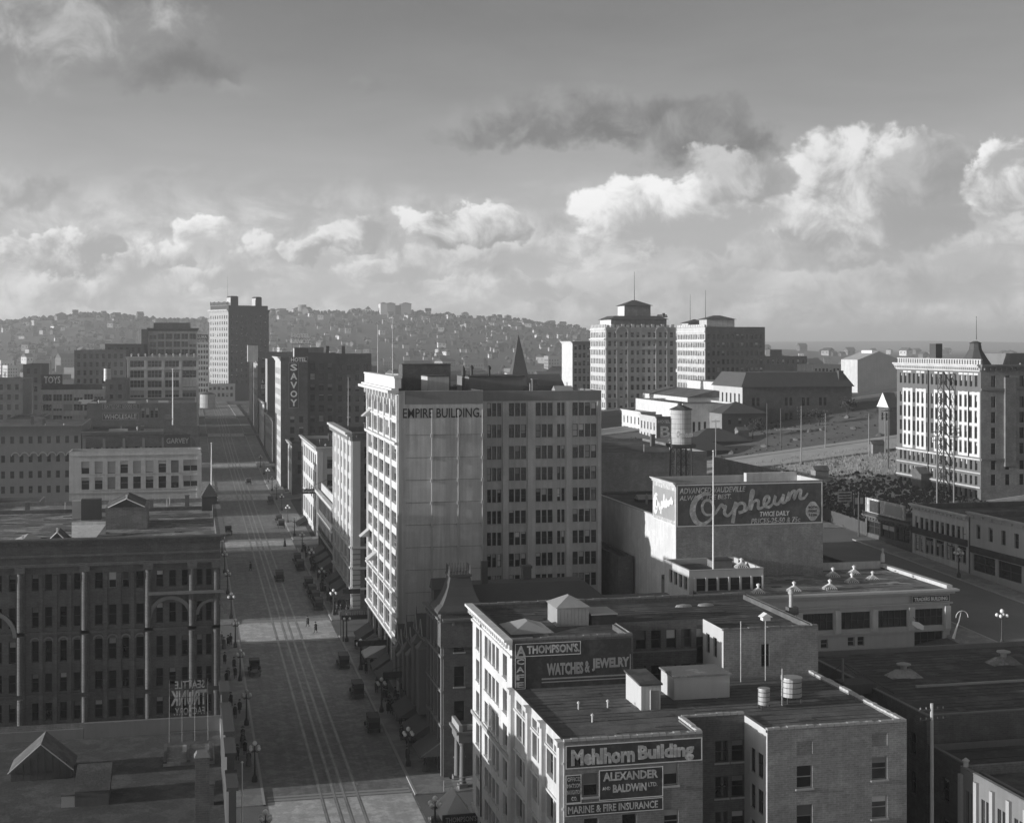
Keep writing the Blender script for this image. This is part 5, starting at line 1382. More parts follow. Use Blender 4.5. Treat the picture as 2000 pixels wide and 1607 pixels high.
b = MB(); b.box(4.90, 11.66, 900.3, 900.6, 51.26, 55.97); b.build('sign_frame', 'paint_dark', q)
text(q, 'LUMA', 'S', 900.25, 5.51, 11.04, 53.46, 55.34, 'paint_white', bold=.02); text(q, 'HOTEL', 'S', 900.25, 5.51, 11.04, 51.26, 52.99, 'paint_white', bold=.02)

# ================================================================ up the right side of the avenue
ho = root_at('hotel_block', 'white-fronted nine-storey block with bracketed cornice, next beyond the tall tower', 'building', 42, 266, zg(28, 266))
HY0, HY1, HZ = 251.0, 284.0, 34.4
cs = cols(HY0 + 1.2, HY1 - 1.0, 10, 1.35)
ws = grid(cs, rows(32.0, 3.0, 6, 2.0), 'k') + grid(cols(HY0 + 1.2, HY1 - 1, 5, 3.6), [(11.2, 2.4), (7.6, 2.4)], '2k') + grid(cols(HY0 + .8, HY1 - .8, 5, 5), [(3.4, 3.2)], '3k')
fac(ho, 'W', 28, HY0, HY1, 0, HZ - .8, ws, 'white_dull', depth=.35)
for i in range(6): piece(ho, 'pier', 'white_glaze', 'W', 28, lerp(HY0 + .6, HY1 - .6, i / 5) - .4, lerp(HY0 + .6, HY1 - .6, i / 5) + .4, .22, 3, 33)
for z in (14.2, 10.6, 7.0): piece(ho, 'belt_course', 'cream', 'W', 28, HY0, HY1, .45, z, z + .35)
cornice(ho, 'W', 28, HY0, HY1, HZ + .2, 'cream', 1.3, 24)
ws = grid(cols(29.6, 57, 10, 1.7), rows(32.0, 3.0, 9, 2.0), 'k')
fac(ho, 'S', HY0, 28, 58, 0, HZ - .8, ws, 'brick_mid', depth=.3)
piece(ho, 'corner_pier', 'cream', 'S', HY0, 28.02, 29.4, .12, 14.5, 33)
for i in range(12): piece(ho, 'quoin', 'stone', 'S', HY0, 28.02, 29.4, .12, 3.4 + .9 * i, 4.1 + .9 * i)
for z in (14.2, 10.6, 7.0): piece(ho, 'belt_course', 'cream', 'S', HY0, 27.8, 58, .4, z, z + .35)
cornice(ho, 'S', HY0, 28, 58, HZ + .2, 'brick_mid', .8, 20)
body(ho, 28, 58, HY0, HY1, 0, HZ - .8, 'brick_mid', 'roof_tar', 'NE')
flagpole('thin pole above the bracketed cornice of the nine-storey block', 30, 276, HZ - 1, 10, .1, 'wood_pale')
lw = root_at('shop_row', 'low dark shop row with a slanting white roof board beside the nine-storey block', 'building', 42, 303, zg(28, 303))
fac(lw, 'W', 28.4, 284.2, 323, 0, 17.6, grid(cols(285, 322, 12, 2.2), [(13.2, 2.6), (8.6, 2.8)], 'k') + grid(cols(285, 322, 8, 3.8), [(4.4, 3)], '2k'), 'brick_dark', depth=.3)
for z in (12.2, 7.9): piece(lw, 'belt_course', 'stone', 'W', 28.4, 284.2, 323, .3, z, z + .25)
body(lw, 28.4, 58, 284.2, 323, 0, 17.6, 'brick_dark', 'roof_tar', 'SNE')
b = MB(); b.box(28.6, 28.9, 285, 318, 17.8, 19.4); b.build('roof_board', 'white_dull', lw)
b = MB(); b.box(27.6, 28.39, 284.3, 323, 17.0, 17.6); b.build('cornice', 'white_dull', lw)
ep = root_at('corner_block', 'white corner block with wide windows and one bright pier, up the right side', 'building', 43, 366, zg(30, 366))
PY0, PY1, PZ = 344.5, 392, 25.0
fac(ep, 'W', 30, PY0, PY1, 0, PZ, grid(cols(PY0 + 2, PY1 - 1, 8, 3.4), [(20.4, 2.9), (16.2, 2.9), (12, 2.9), (6, 4)], '2k'), 'white_glaze', depth=.4)
fac(ep, 'S', PY0, 30, 58, 0, PZ, grid(cols(31.8, 57, 5, 3.9), [(20.2, 2.9), (16.0, 2.9), (11.8, 2.9)], '2'), 'cream', depth=.4)
piece(ep, 'corner_pier', 'cream', 'S', PY0, 30.02, 31.4, .15, 2, 24.4)
cornice(ep, 'S', PY0, 29.8, 58, PZ + .4, 'cream', .8); cornice(ep, 'W', 30, PY0, PY1, PZ + .4, 'white_glaze', .8, 20)
body(ep, 30, 58, PY0, PY1, 0, PZ, 'cream', 'roof_tar', 'NE')
t = thing('hanging_sign', 'dark projecting sign board with pale script, across the pavement', 'sign', (27, 330, 13))
sxa, sxb, szz = 25.21, 29.28, 16.37
b = MB(); b.box(sxa, sxb, 330, 330.2, szz - .55, szz + .55); b.build('board', 'paint_dark', t)
text(t, 'Empress', 'S', 330, sxa + .3, sxb - .3, szz - .4, szz + .4, 'paint_white', bold=.02); b = MB(); b.tube((sxb, 330.1, szz + .3), (32, 330.1, szz + 1.5), .05); b.tube((sxa + 1, 330.1, szz + .55), (32, 330.1, szz + 3), .04); b.build('bracket', 'iron', t)
for (nm, lab, x, y0, y1, zt, wm, rw_) in (
    ('shop_block', 'small corner shop block with pale front below the hotel sign', 30, 430, 447, 20.2, 'white_dull', [(15.5, 2.6), (11.5, 2.6)]),
    ('shop_block', 'low shop row with pale cornice further up the right side', 30, 531, 580, 22.4, 'stone', [(18, 2.4), (13.5, 2.6)]),
    ('shop_block', 'narrow bright-fronted shop beyond the hotel with the vertical sign', 30, 590, 632, 26.0, 'white_dull', [(22, 2.2), (18, 2.4)]),
    ('shop_block', 'dark mid-height block with pale bands far up the right side', 30, 648, 690, 42.0, 'stone', [(37, 2.4), (32, 2.4), (27, 2.4)]),
    ('shop_block', 'shaded end block where the avenue meets the tall hotel', 30, 700, 735, 46.0, 'white_dull', [(41, 2.4), (36, 2.4), (31, 2.4)])):
    q = root_at(nm, lab, 'building', x + 14, (y0 + y1) / 2, zg(x, y0))
    fac(q, 'W', x, y0, y1, 0, zt, grid(cols(y0 + 1, y1 - 1, max(3, int((y1 - y0) / 4)), 2.2), rw_, 'kf'), wm, depth=.3)
    fac(q, 'S', y0, x, x + 28, 0, zt, grid(cols(x + 1, x + 27, 9, 1.4), rw_, 'kf'), 'brick_dark', depth=.3)
    cornice(q, 'W', x, y0, y1, zt + .4, wm, .8, 14); body(q, x, x + 28, y0, y1, 0, zt, 'brick_dark', 'roof_tar', 'NE')
# hotel with the vertical sign
sv_ = root_at('hotel', 'tall dark brick hotel with a vertical lettered sign and rooftop letters', 'hotel', 43, 470, zg(28, 470))
SY0, SY1, SX1, SX2 = 451.0, 480.0, 36.36, 57.07
fac(sv_, 'W', 28, SY0, SY1, 0, 45.4, grid(cols(SY0 + 1, SY1 - 1, 7, 1.5), rows(42.5, 3.3, 11, 2.0), 'kf'), 'white_dull', depth=.3)
fac(sv_, 'S', SY0, 28, SX1, 0, 45.4, grid(cols(30.2, SX1 - .6, 2, 1.3), rows(27.5, 3.3, 5, 2.0), 'kf'), 'brick_dark', depth=.25)
fac(sv_, 'S', SY0 + 3, SX1, SX1 + 9, 0, 47.3, grid(cols(SX1 + .4, SX1 + 8.6, 3, 1.4), rows(44, 3.3, 11, 2.0), 'kf'), 'brick_black', depth=.25)
fac(sv_, 'S', SY0 + 6, SX1 + 9, SX2, 0, 47.0, grid(cols(SX1 + 9.4, SX2 - .5, 4, 1.2), rows(43.5, 3.3, 10, 1.9), 'kf'), 'brick_dark', depth=.25)
fac(sv_, 'W', SX1 + 9, SY0 + 3, SY0 + 6, 0, 47, [], 'brick_dark')
b = MB(); b.box(28.02, SX1, SY0 + .02, SY1, 44.6, 45.0); b.box(SX1 + .02, SX1 + 9, SY0 + 3.02, SY1, 46.6, 46.9); b.box(SX1 + 9, SX2 - .02, SY0 + 6.02, SY1, 46.3, 46.6); b.build('roof', 'roof_tar', sv_)
fac(sv_, 'E', SX2, SY0 + 6, SY1, 0, 47, [], 'brick_dark'); fac(sv_, 'N', SY1, 28, SX2, 0, 45.4, [], 'brick_dark')
cornice(sv_, 'W', 28, SY0, SY1, 46.0, 'white_dull', 1.0)
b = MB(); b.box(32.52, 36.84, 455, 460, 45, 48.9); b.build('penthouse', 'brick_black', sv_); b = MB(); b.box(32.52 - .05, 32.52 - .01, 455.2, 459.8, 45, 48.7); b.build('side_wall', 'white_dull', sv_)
b = MB(); b.box(37.41, 42.31, 462, 470, 46.8, 49.0); b.build('penthouse', 'stone_dark', sv_)
for x in (42.75, 47.79): b = MB(); b.box(x, x + 1.0, 458, 459.2, 46.5, 49.4); b.build('chimney', 'brick_black', sv_)
text(sv_, 'HOTEL', 'S', 456, 31.80, 37.41, 51.94, 53.39, 'paint_white', out=.3, bold=.03); text(sv_, 'SAVOY', 'S', 456, 31.48, 37.73, 50.16, 51.70, 'paint_white', out=.3, bold=.03)
b = MB()
for x in (31.98, 34.54, 37.27): b.tube((x, 456.4, 48.5), (x, 456.4, 53.07), .08, n=5)
b.tube((31.50, 456.4, 50.00), (37.75, 456.4, 50.00), .08, n=5); b.tube((31.50, 456.4, 51.78), (37.75, 456.4, 51.78), .08, n=5); b.build('sign_frame', 'iron', sv_)
p = panel(sv_, 'S', SY0, 30.50, 33.50, 30.07, 44.10, 'paint_dark', 'paint_grey', out=.1, ew=.12)
for i, ch in enumerate('SAVOY'): text(sv_, ch, 'S', SY0 - .12, 30.97, 33.11, 43.9 - 2.75 * i - 2.25, 43.9 - 2.75 * i - .1, 'paint_white', out=.1, bold=.03)
p = panel(sv_, 'S', SY0, 30.66, 36.36, 44.26, 46.01, 'paint_dark', 'paint_grey', out=.1, ew=.1)
text(sv_, 'HOTEL', 'S', SY0 - .12, 31.13, 36.04, 44.50, 45.77, 'paint_white', out=.1, bold=.03)
q = root_at('tall_block', 'tall dark brick block with faint lettering beyond the vertical hotel sign', 'building', 45, 560, 7)
fac(q, 'S', 585, 31, 60, 6, 44, grid(cols(40, 59, 6, 1.4), rows(40, 3.4, 8, 2), 'kf'), 'brick_black', depth=.25); fac(q, 'W', 31, 585, 600, 6, 44, [], 'stone'); body(q, 31, 60, 585.02, 600, 6, 44, 'brick_black', 'roof_tar', 'NE')
text(q, '&', 'S', 584.97, 28.74, 29.56, 34.31, 35.76, 'paint_faded', bold=.02); text(q, 'ES', 'S', 584.97, 28.54, 30.17, 32.04, 33.69, 'paint_faded', bold=.02)
shed('roof_hut', 'plain pale penthouse on the tall dark block far up the avenue', 26.05, 30.59, 655, 662, 42, 7.5, 'plaster', 'roof_tar')
# pale bank building closing the avenue
q = root_at('end_block', 'pale low building with a round tank closing the far end of the avenue', 'building', 10, 965, 12)
fac(q, 'S', 960, -10, 30, 8, 24, grid(cols(-9, 29, 14, 1.6), [(20, 2), (15.5, 2.4)], 'kf'), 'stone', depth=.3); body(q, -10, 30, 960.02, 985, 8, 24, 'stone', 'roof_tar', 'NEW')
tank('gas_holder', 'short pale round tank at the far end of the avenue', 11.04 , 860, zg(8, 860), 4.5, 8, 'wood_pale', roofh=1.5, hoops=2)
# ---------------------------------------------------------------- tall hotel on the skyline
def rot_building(root, ang):
    root.rotation_euler = (0, 0, ang)
nw = root_at('tall_hotel', 'tall skyline hotel with sunlit end and two dark roof towers', 'hotel', 25.60, 960, 12)
nz = 12.0; A0 = nw.location.copy()
LW, LS, NT = 29.0, 29.5, 72.5
def shift(x, y): return A0.x + x, A0.y + y
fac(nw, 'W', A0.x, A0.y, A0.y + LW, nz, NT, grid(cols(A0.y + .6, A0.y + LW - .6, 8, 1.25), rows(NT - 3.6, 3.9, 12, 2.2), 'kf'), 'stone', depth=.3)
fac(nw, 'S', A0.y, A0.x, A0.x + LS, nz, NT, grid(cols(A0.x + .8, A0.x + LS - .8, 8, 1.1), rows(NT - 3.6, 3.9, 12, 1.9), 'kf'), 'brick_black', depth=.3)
cornice(nw, 'W', A0.x, A0.y, A0.y + LW, NT + .3, 'white_dull', 1.4, 12); cornice(nw, 'S', A0.y, A0.x, A0.x + LS, NT + .3, 'brick_black', 1.4)
body(nw, A0.x, A0.x + LS, A0.y, A0.y + LW, nz, NT, 'brick_black', 'roof_tar', 'NE')
b = MB(); b.box(A0.x + .5, A0.x + LS - .5, A0.y + .5, A0.y + LW - .5, NT, NT + 3.0); b.build('attic', 'brick_black', nw)
for (x, w, h) in ((2.2, 5.4, 8.4), (20.5, 4.2, 8.2)):
    b = MB(); b.box(A0.x + x, A0.x + x + w, A0.y + 1, A0.y + 7, NT + 3.0, NT + h); b.hip(A0.x + x - .2, A0.x + x + w + .2, A0.y + .8, A0.y + 7.2, NT + h, NT + h + .8, .8); b.build('roof_tower', 'brick_black', nw)
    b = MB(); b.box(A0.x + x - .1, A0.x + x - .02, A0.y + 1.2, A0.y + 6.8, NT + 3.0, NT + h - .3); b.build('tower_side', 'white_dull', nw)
b = MB()
for i in range(14): b.box(A0.x - .1, A0.x + .1, A0.y + .4 + 2.0 * i, A0.y + 1.7 + 2.0 * i, NT + 3.2, NT + 6.0 - R.random())
b.build('roof_lettering', 'paint_dark', nw)
rot_building(nw, math.radians(24))
flagpole('thin flagpole on the tall skyline hotel', A0.x - .3, A0.y + 8, NT + 3, 19, .15, 'paint_grey')

# ================================================================ right foreground: dark roofs below the office block
for (nm, lab, x0, x1, y0, y1, zt, wm, rm) in (
    ('dark_roof_block', 'wide dark tar-roofed block across the alley, right foreground', 62.0, 95.0, 112.5, 138.4, 18.0, 'brick_dark', 'roof_tar'),
    ('dark_roof_block', 'lower tar-roofed block nearer the camera at the right', 62.0, 95.0, 84.0, 112.0, 15.6, 'brick_dark', 'roof_tar')):
    q = root_at(nm, lab, 'building', (x0 + x1) / 2, (y0 + y1) / 2, 3)
    fac(q, 'W', x0, y0, y1, 0, zt, grid(cols(y0 + 1, y1 - 1, 8, 1.2), [(zt - 4, 2), (zt - 7.4, 2)], 'k'), wm); body(q, x0, x1, y0, y1, 0, zt, wm, rm, 'SNE', .4, .3, 'stone_dark')
    b = MB(); b.box(x0 + 5, x1 - 6, y0 + 11.0, y0 + 11.25, zt - .39, zt - .2); b.build('roof_seam', 'stone', q)
t = thing('roof_derrick', 'wooden derrick with guy ropes on the dark roof at right', 'derrick', (59.81, 124, 17.6))
dx_ = 59.71
b = MB(); b.tube((dx_, 124, 17.6), (dx_, 124, 20.6), .12); b.build('mast', 'wood', t)
for (x, y) in ((dx_ + 4.2, 122), (dx_ + 3.4, 126), (dx_ - 2.5, 125)): b = MB(); b.tube((dx_, 124, 20.2), (x, y, 17.6), .03, n=5); b.build('guy_rope', 'iron', t)
b = MB(); b.box(dx_ - .4, dx_ + 2.6, 122.5, 125, 17.6, 18.5); b.build('winch', 'wood_dark', t)
for (x, y, lab) in ((68.06, 128, 'flat-capped pale vent in the middle of the dark roof'), (80.73, 131, 'small skylight hump at the right edge of the dark roof')):
    t = thing('roof_vent', lab, 'vent', (x, y, 17.6)); b = MB(); b.hip(x - 1.6, x + 1.6, y - 1, y + 1, 17.6, 18.3, .8); b.build('base', 'roof_light', t); b = MB(); b.lathe(x, y, [(.3, 18.3), (.3, 18.7), (.7, 18.75), (.7, 18.85), (.1, 19)], 12); b.build('cap', 'galvanised', t)
def upole(label, x, y, z, h, arms=2, r=.16, m='wood', group='utility poles', lean=0.0, rot=0.0):
    t = thing('utility_pole', label, 'utility pole', (x, y, z), group)
    b = MB(); b.tube((x, y, z), (x + lean, y, z + h), r, r * .7); b.build('pole', m, t)
    c, s_ = math.cos(rot), math.sin(rot)
    for i in range(arms):
        zz = z + h - .5 - .8 * i; L = 1.1
        b = MB(); xx = x + lean
        b.tube((xx - L * c, y - L * s_, zz), (xx + L * c, y + L * s_, zz), .07, n=5); a = b.build('cross_arm', 'wood_dark', t)
        for k in (-.9, -.45, .45, .9):
            b = MB(); b.lathe(xx + L * k * c, y + L * k * s_, [(.05, zz + .06), (.05, zz + .2)], 5); b.build('insulator', 'paint_grey', a)
    return t
upole('tall sunlit utility pole standing in the alley behind the brick end wall', 57.75, 104, 4, 21.42 - 4, 2, .19, 'wood_pale')
ar = root_at('arcaded_front', 'small building with arched sunlit front at the bottom right corner', 'building', 70, 86, 3)
AX, AY0, AY1, AZ = 60.5, 74.0, 104.40, 16.07
aw = [(AY0 + .8 + 2.3 * i + .7 * k, AZ - 4.6, .5, 3.0, 'dk') for i in range(int((AY1 - AY0) / 2.3)) for k in (0, 1)]
fac(ar, 'W', AX, AY0, AY1, 0, AZ, aw, 'stone_dark', depth=.25)
for i in range(int((AY1 - AY0) / 2.3) + 1): piece(ar, 'pier', 'stone', 'W', AX, AY0 + .3 + 2.3 * i - .25, AY0 + .3 + 2.3 * i + .2, .25, 0, AZ - .5)
body(ar, AX, 95, AY0, AY1, 0, AZ, 'brick_mid', 'roof_tar', 'SNE'); b = MB(); b.lathe(AX + .3, AY1 - .3, [(.2, AZ + .1), (.2, AZ + .4), (.3, AZ + .6), (.05, AZ + .8)], 10); b.build('finial', 'white_dull', ar)

# ================================================================ east side of the next avenue (faces in shade)
def front_row(name, label, x, y0, y1, zt, wm, rws, n, depthx=34, style='k', w=1.2):
    q = root_at(name, label, 'building', x + depthx / 2, (y0 + y1) / 2, zg(x, y0))
    cw = grid(cols(y0 + .6, y1 - .6, n, w), rws, style) + grid(cols(y0 + .4, y1 - .4, max(2, n // 2), (y1 - y0) / max(2, n // 2) - .8), [(zg(x, y1) + .6, 2.6)], '2k')
    fac(q, 'W', x, y0, y1, zg(x, y0) - 3, zt, cw, wm, depth=.3)
    fac(q, 'S', y0, x, x + depthx, zg(x, y0) - 3, zt, [], 'brick_mid')
    cornice(q, 'W', x, y0, y1, zt + .25, wm, .7, 16)
    body(q, x, x + depthx, y0, y1, zg(x, y0) - 3, zt, 'brick_dark', 'roof_tar', 'NE')
    piece(q, 'sign_band', 'paint_sign', 'W', x, y0 + .3, y1 - .3, .25, zg(x, y1) + 3.4, zg(x, y1) + 4.4)
    return q
front_row('shop_block', 'three-storey shaded shop block with two rows of windows, right edge', 119.4, 203.60, 221.53, 22.90, 'white_dull', rows(22.90 - 1.8, 3.6, 2, 2.2), 10)
front_row('shop_block', 'dark brick shop row with street-level signs at the right edge', 119.4, 160, 203.14, 23.6, 'stone', rows(22, 3.6, 1, 2.2), 12)
q = front_row('shop_block', 'low shop with a white-framed billboard on its roof, behind the low pale block', 119.4, 221.88, 238.82, 19.2, 'brick_dark', [], 6)
b = MB(); b.box(119.2, 119.5, 224.02, 238.42, 19.6, 22.4); p = b.build('billboard', 'paint_faded', q)
b = MB(); b.box(119.12, 119.195, 232.73, 236.63, 20.0, 22.1); b.build('poster', 'paint_sign', p); b = MB(); b.box(119.12, 119.195, 224.73, 230.83, 20.2, 22.0); b.build('poster', 'paint_grey', p)
# board fence along the vacant lot, wood darkened to stand for shade on it
t = thing('board_fence', 'long board fence climbing beside the vacant lot', 'fence', (119.6, 247.53, zg(119.6, 250)))
ya, yb = 239.22, 256.37
n = 34
for i in range(n):
    y = lerp(ya, yb, i / n); b = MB(); z = zg(119.6, y); b.box(119.55, 119.65, y, y + (yb - ya) / n - .05, z - .2, z + 2.3 + R.uniform(-.06, .06)); b.build('board', 'wood_dark', t)
# billboards on poles in the vacant lot
for (x, y, w, h, z, lab, lines) in ((126.59, 262, 3.0, 2.0, 18.84, 'pale billboard with lines of print on the dark slope', 3), (123.73, 250, 2.2, 2.7, 18.98, 'dark tall billboard with two pale figures on the slope', 0)):
    t = thing('billboard', lab, 'billboard', (x, y, zg(x, y)))
    b = MB(); b.box(x - w / 2, x + w / 2, y, y + .12, z, z + h); p = b.build('board', 'paint_faded' if lines else 'paint_sign', t)
    for i in range(lines): b = MB(); b.box(x - w * .42, x + w * .42, y - .03, y - .004, z + h * (.18 + .27 * i), z + h * (.30 + .27 * i)); b.build('print_line', 'paint_sign', p)
    if not lines:
        for k in (-.25, .25): b = MB(); b.box(x + w * k - .28, x + w * k + .28, y - .03, y - .004, z + h * .3, z + h * .75); b.build('figure', 'paint_grey', p)
    for k in (-.4, .4): b = MB(); b.tube((x + w * k, y + .2, zg(x, y) - .3), (x + w * k, y + .2, z + h), .08); b.build('post', 'wood_dark', t)
# ---------------------------------------------------------------- residential hotel at the right edge
li = root_at('brick_hotel', 'large sunlit apartment hotel with white window bays at the right edge', 'hotel', 168, 270, zg(151, 270))
IX0, IX1, IY0, IY1, IZ = 151.0, 186.0, 253.0, 287.0, 45.9
iw = []
icols = [(252.96, 1), (255.96, 1), (259.79, 1), (261.95, 1), (264.33, 1)]
ics = cols(IY0 + .8, IY1 - .8, 17, .95)
for (zb, h) in [(41.6, 2.2)] + [(37.6 - 3.05 * i, 2.15) for i in range(4)] + [(25.2, 1.9), (22.3, 1.8), (19.6, 1.7)]: iw += [(q[0], zb, q[1], h, R.choice(('dk', 'dk', 'qk', 'hk'))) for q in ics]
fac(li, 'W', IX0, IY0, IY1, 12, IZ - .9, iw, 'brick_hotel', depth=.3)
for k, (i0, i1) in enumerate(((1, 3), (4, 6), (8, 10), (11, 12), (13, 15), (16, 17))):
    ua, ub = IY0 + .8 + (IY1 - IY0 - 1.6) / 17 * (17 - i1), IY0 + .8 + (IY1 - IY0 - 1.6) / 17 * (17 - i0 + (1 if i1 - i0 == 1 else .0))
    b = MB()
    pw_ = (IY1 - IY0 - 1.6) / 17
    j = ua
    # white frame round each pair of windows: jambs and spandrels
    cs_ = [q for q in ics if ua - .01 <= q[0] <= ub]
    for q in cs_:
        fbox(b, 'W', IX0, q[0] - (pw_ - .95) + .02, q[0] - .02, .07, -.004, 27.8, 40.6)
        for i in range(5): fbox(b, 'W', IX0, q[0] - .02, q[0] + .97, .07, -.004, 27.8 + (3.05 * i) - (0 if i else 0), 28.35 + 3.05 * i - .02)
        fbox(b, 'W', IX0, q[0] - .3, q[0] + 1.25, .06, -.004, 43.9, 44.3)
    fbox(b, 'W', IX0, cs_[-1][0] + .97, cs_[-1][0] + .97 + .5, .07, -.004, 27.8, 40.6)
    b.build('window_bay', 'white_glaze', li)
for (z, h, o) in ((44.6, .3, .3), (27.2, .35, .25), (24.6, .2, .15), (21.8, .25, .25)): piece(li, 'belt_course', 'white_dull', 'W', IX0, IY0, IY1, o, z, z + h)
cornice(li, 'W', IX0, IY0, IY1, IZ + .1, 'white_dull', 1.0, 46)
fac(li, 'S', IY0, IX0, IX1, 12, IZ - .9, [(IX0 + 2.2 + 3.1 * i, 37.6 - 3.05 * j, 1.0, 2.15, 'dk') for i in range(10) for j in range(6)] + [(IX0 + 2.2 + 3.1 * i, 41.6, 1.0, 2.2, 'dk') for i in range(10)], 'brick_light', depth=.3)
cornice(li, 'S', IY0, IX0, IX1, IZ + .1, 'stone_dark', 1.0, 30)
for z in (27.2, 40.9): piece(li, 'belt_course', 'stone_dark', 'S', IY0, IX0, IX1, .3, z, z + .4)
b = MB(); fbox(b, 'S', IY0, IX0 + 5.0, IX0 + 7.4, .55, -.004, 26, 43.5); b.build('bay_window', 'brick_mid', li)
body(li, IX0, IX1, IY0, IY1, 12, IZ - .9, 'brick_mid', 'roof_tar', 'NE', .3)
b = MB()
for i in range(34): fbox(b, 'W', IX0, IY0 + .2 + i, IY0 + .75 + i, -.05, .3, IZ + .1, IZ + .95)
fbox(b, 'W', IX0, IY0, IY1, -.02, .35, IZ + .95, IZ + 1.15); fbox(b, 'W', IX0, IY0, IY1, -.02, .35, IZ - .9, IZ + .1); b.build('balustrade', 'cream', li)
b = MB(); b.box(152.5, 154, IY0 + 20, IY0 + 22.6, IZ - 1, IZ + 4.2); b.build('chimney', 'brick_black', li)
b = MB(); b.lathe(155.14, 262, [(3.6, IZ - .5), (2.5, IZ + 1.0), (1.3, IZ + 3.0), (1.1, IZ + 4.2), (1.3, IZ + 4.3), (.4, IZ + 4.7)], 8); b.build('roof_dome', 'slate', li)
b = MB(); b.box(163, 176, 262, 275, IZ - 1, IZ + 2.2); b.build('penthouse', 'stone_dark', li)
b = MB(); b.tube((IX0 - .2, 273.21, 20), (IX0 - .2, 273.21, IZ - .8), .14); b.build('downpipe', 'iron', li)
b = MB(); b.box(IX0 - 2.2, IX0 - .05, 272.36, 276.21, 12, 23.0); b.gable(IX0 - 2.6, IX0 - .05, 272.15, 276.43, 23.0, 24.3, 'x'); b.build('entrance_porch', 'brick_dark', li)
flagpole('thin flagpole beside the roof dome of the apartment hotel', 155.37, 262, IZ + 5, 4.5, .08, 'iron')
# lattice fire-stair / hoist tower on the front of the hotel
fe = root_at('lattice_tower', 'dark iron lattice tower standing against the apartment hotel front', 'lattice tower', 149, 263.63, zg(149, 265))
fy = 263.63; z0_, z1_ = zg(149, fy), IZ - 1.5
for sx in (-.7, .7):
    for sy in (-1.1, 1.1): b = MB(); b.tube((149 + sx, fy + sy, z0_), (149 + sx, fy + sy, z1_), .10, n=5); b.build('leg', 'iron', fe)
for i in range(13):
    za, zb_ = lerp(z0_, z1_, i / 13), lerp(z0_, z1_, (i + 1) / 13)
    for (pa, pb_) in (((148.3, fy - 1.1, za), (148.3, fy + 1.1, zb_)), ((148.3, fy + 1.1, za), (148.3, fy - 1.1, zb_)), ((148.3, fy - 1.1, zb_), (148.3, fy + 1.1, zb_)), ((149.7, fy - 1.1, za), (149.7, fy + 1.1, zb_)), ((148.3, fy - 1.1, zb_), (149.7, fy - 1.1, za))):
        b = MB(); b.tube(pa, pb_, .085, n=5); b.build('brace', 'iron', fe)
# utility poles on the slope
for i, (x, y, X, yb_, yt, arms, lab) in enumerate((
    (144.22, 322, 0, 0, 35.09, 4, 'many-armed utility pole at the kink of the sunny road'),
    (158.90, 340, 0, 0, 32.29, 4, 'many-armed utility pole beside the upper sunny road'),
    (160.93, 320, 0, 0, 33.23, 1, 'left leg pole of the group by the gabled house'),
    (164.22, 318, 0, 0, 34.31, 3, 'middle pole of the group by the gabled house'),
    (155.69, 300, 0, 0, 35.39, 1, 'thick dark pole of the group by the gabled house'),
    (148.00, 352, 0, 0, 34.50, 0, 'bare pale pole in front of the dark hall'),
    (148.86, 345, 0, 0, 33.47, 0, 'second bare pole in front of the dark hall'),
    (129.22, 340, 0, 0, 31.10, 1, 'utility pole behind the tall white flagpole'),
    (138.22, 247, 0, 0, 33.89, 3, 'left pole in front of the lattice tower'),
    (140.02, 244, 0, 0, 34.64, 3, 'right pole in front of the lattice tower'),
    (117.69, 238, 0, 0, 23.45, 1, 'dark pole beside the tall dark billboard'))):
    upole(lab, x, y, zg(x, y) - .3, yt - zg(x, y) + .3, arms, .17, 'wood_dark' if 'dark' in lab else 'wood')
# ---------------------------------------------------------------- uphill blocks in the middle distance
def block(name, label, x0, x1, y0, y1, zt, wS, wW, rm='roof_tar', sw=None, ww_=None, zb=None, style='kf', cat='building', corn=None):
    zb = zg(x0, y0) - 4 if zb is None else zb
    q = root_at(name, label, cat, (x0 + x1) / 2, (y0 + y1) / 2, zg(x0, y0))
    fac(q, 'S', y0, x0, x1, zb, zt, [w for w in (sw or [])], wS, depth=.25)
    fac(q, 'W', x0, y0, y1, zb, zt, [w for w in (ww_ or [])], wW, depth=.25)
    if corn: cornice(q, 'S', y0, x0, x1, zt + .3, wS, corn); cornice(q, 'W', x0, y0, y1, zt + .3, wW, corn)
    body(q, x0, x1, y0, y1, zb, zt, wS, rm, 'NE', .4)
    return q
# medical tower with arched attic
cx0, cx1, cy0, cy1, cz = 155.0, 183.2, 525.0, 546.0, 56.3
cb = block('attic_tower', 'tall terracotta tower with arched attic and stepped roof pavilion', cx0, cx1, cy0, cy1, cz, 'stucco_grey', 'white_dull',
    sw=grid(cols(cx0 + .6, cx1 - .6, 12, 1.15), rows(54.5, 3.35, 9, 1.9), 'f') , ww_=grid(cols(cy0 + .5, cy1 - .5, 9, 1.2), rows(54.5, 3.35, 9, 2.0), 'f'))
for x in (cx0 + .2, cx0 + 4.2, cx0 + 8.6, cx1 - 8.2, cx1 - 3.8): piece(cb, 'pier', 'stone', 'S', cy0, x, x + .5, .3, 24, 55.6)
for (z, h, o) in ((51.6, .5, .6), (47.9, .35, .3), (55.4, .4, .4), (29.0, .5, .4)):
    piece(cb, 'belt_course', 'stone', 'S', cy0, cx0, cx1, o, z, z + h); piece(cb, 'belt_course', 'white_glaze', 'W', cx0, cy0, cy1, o, z + .002, z + h + .002)
for x in (cx0 + 6.6, cx1 - 5.8): arch(cb, 'S', cy0, x, 54.2, 2.2, .5, .5, 'stone', 12)
b = MB()
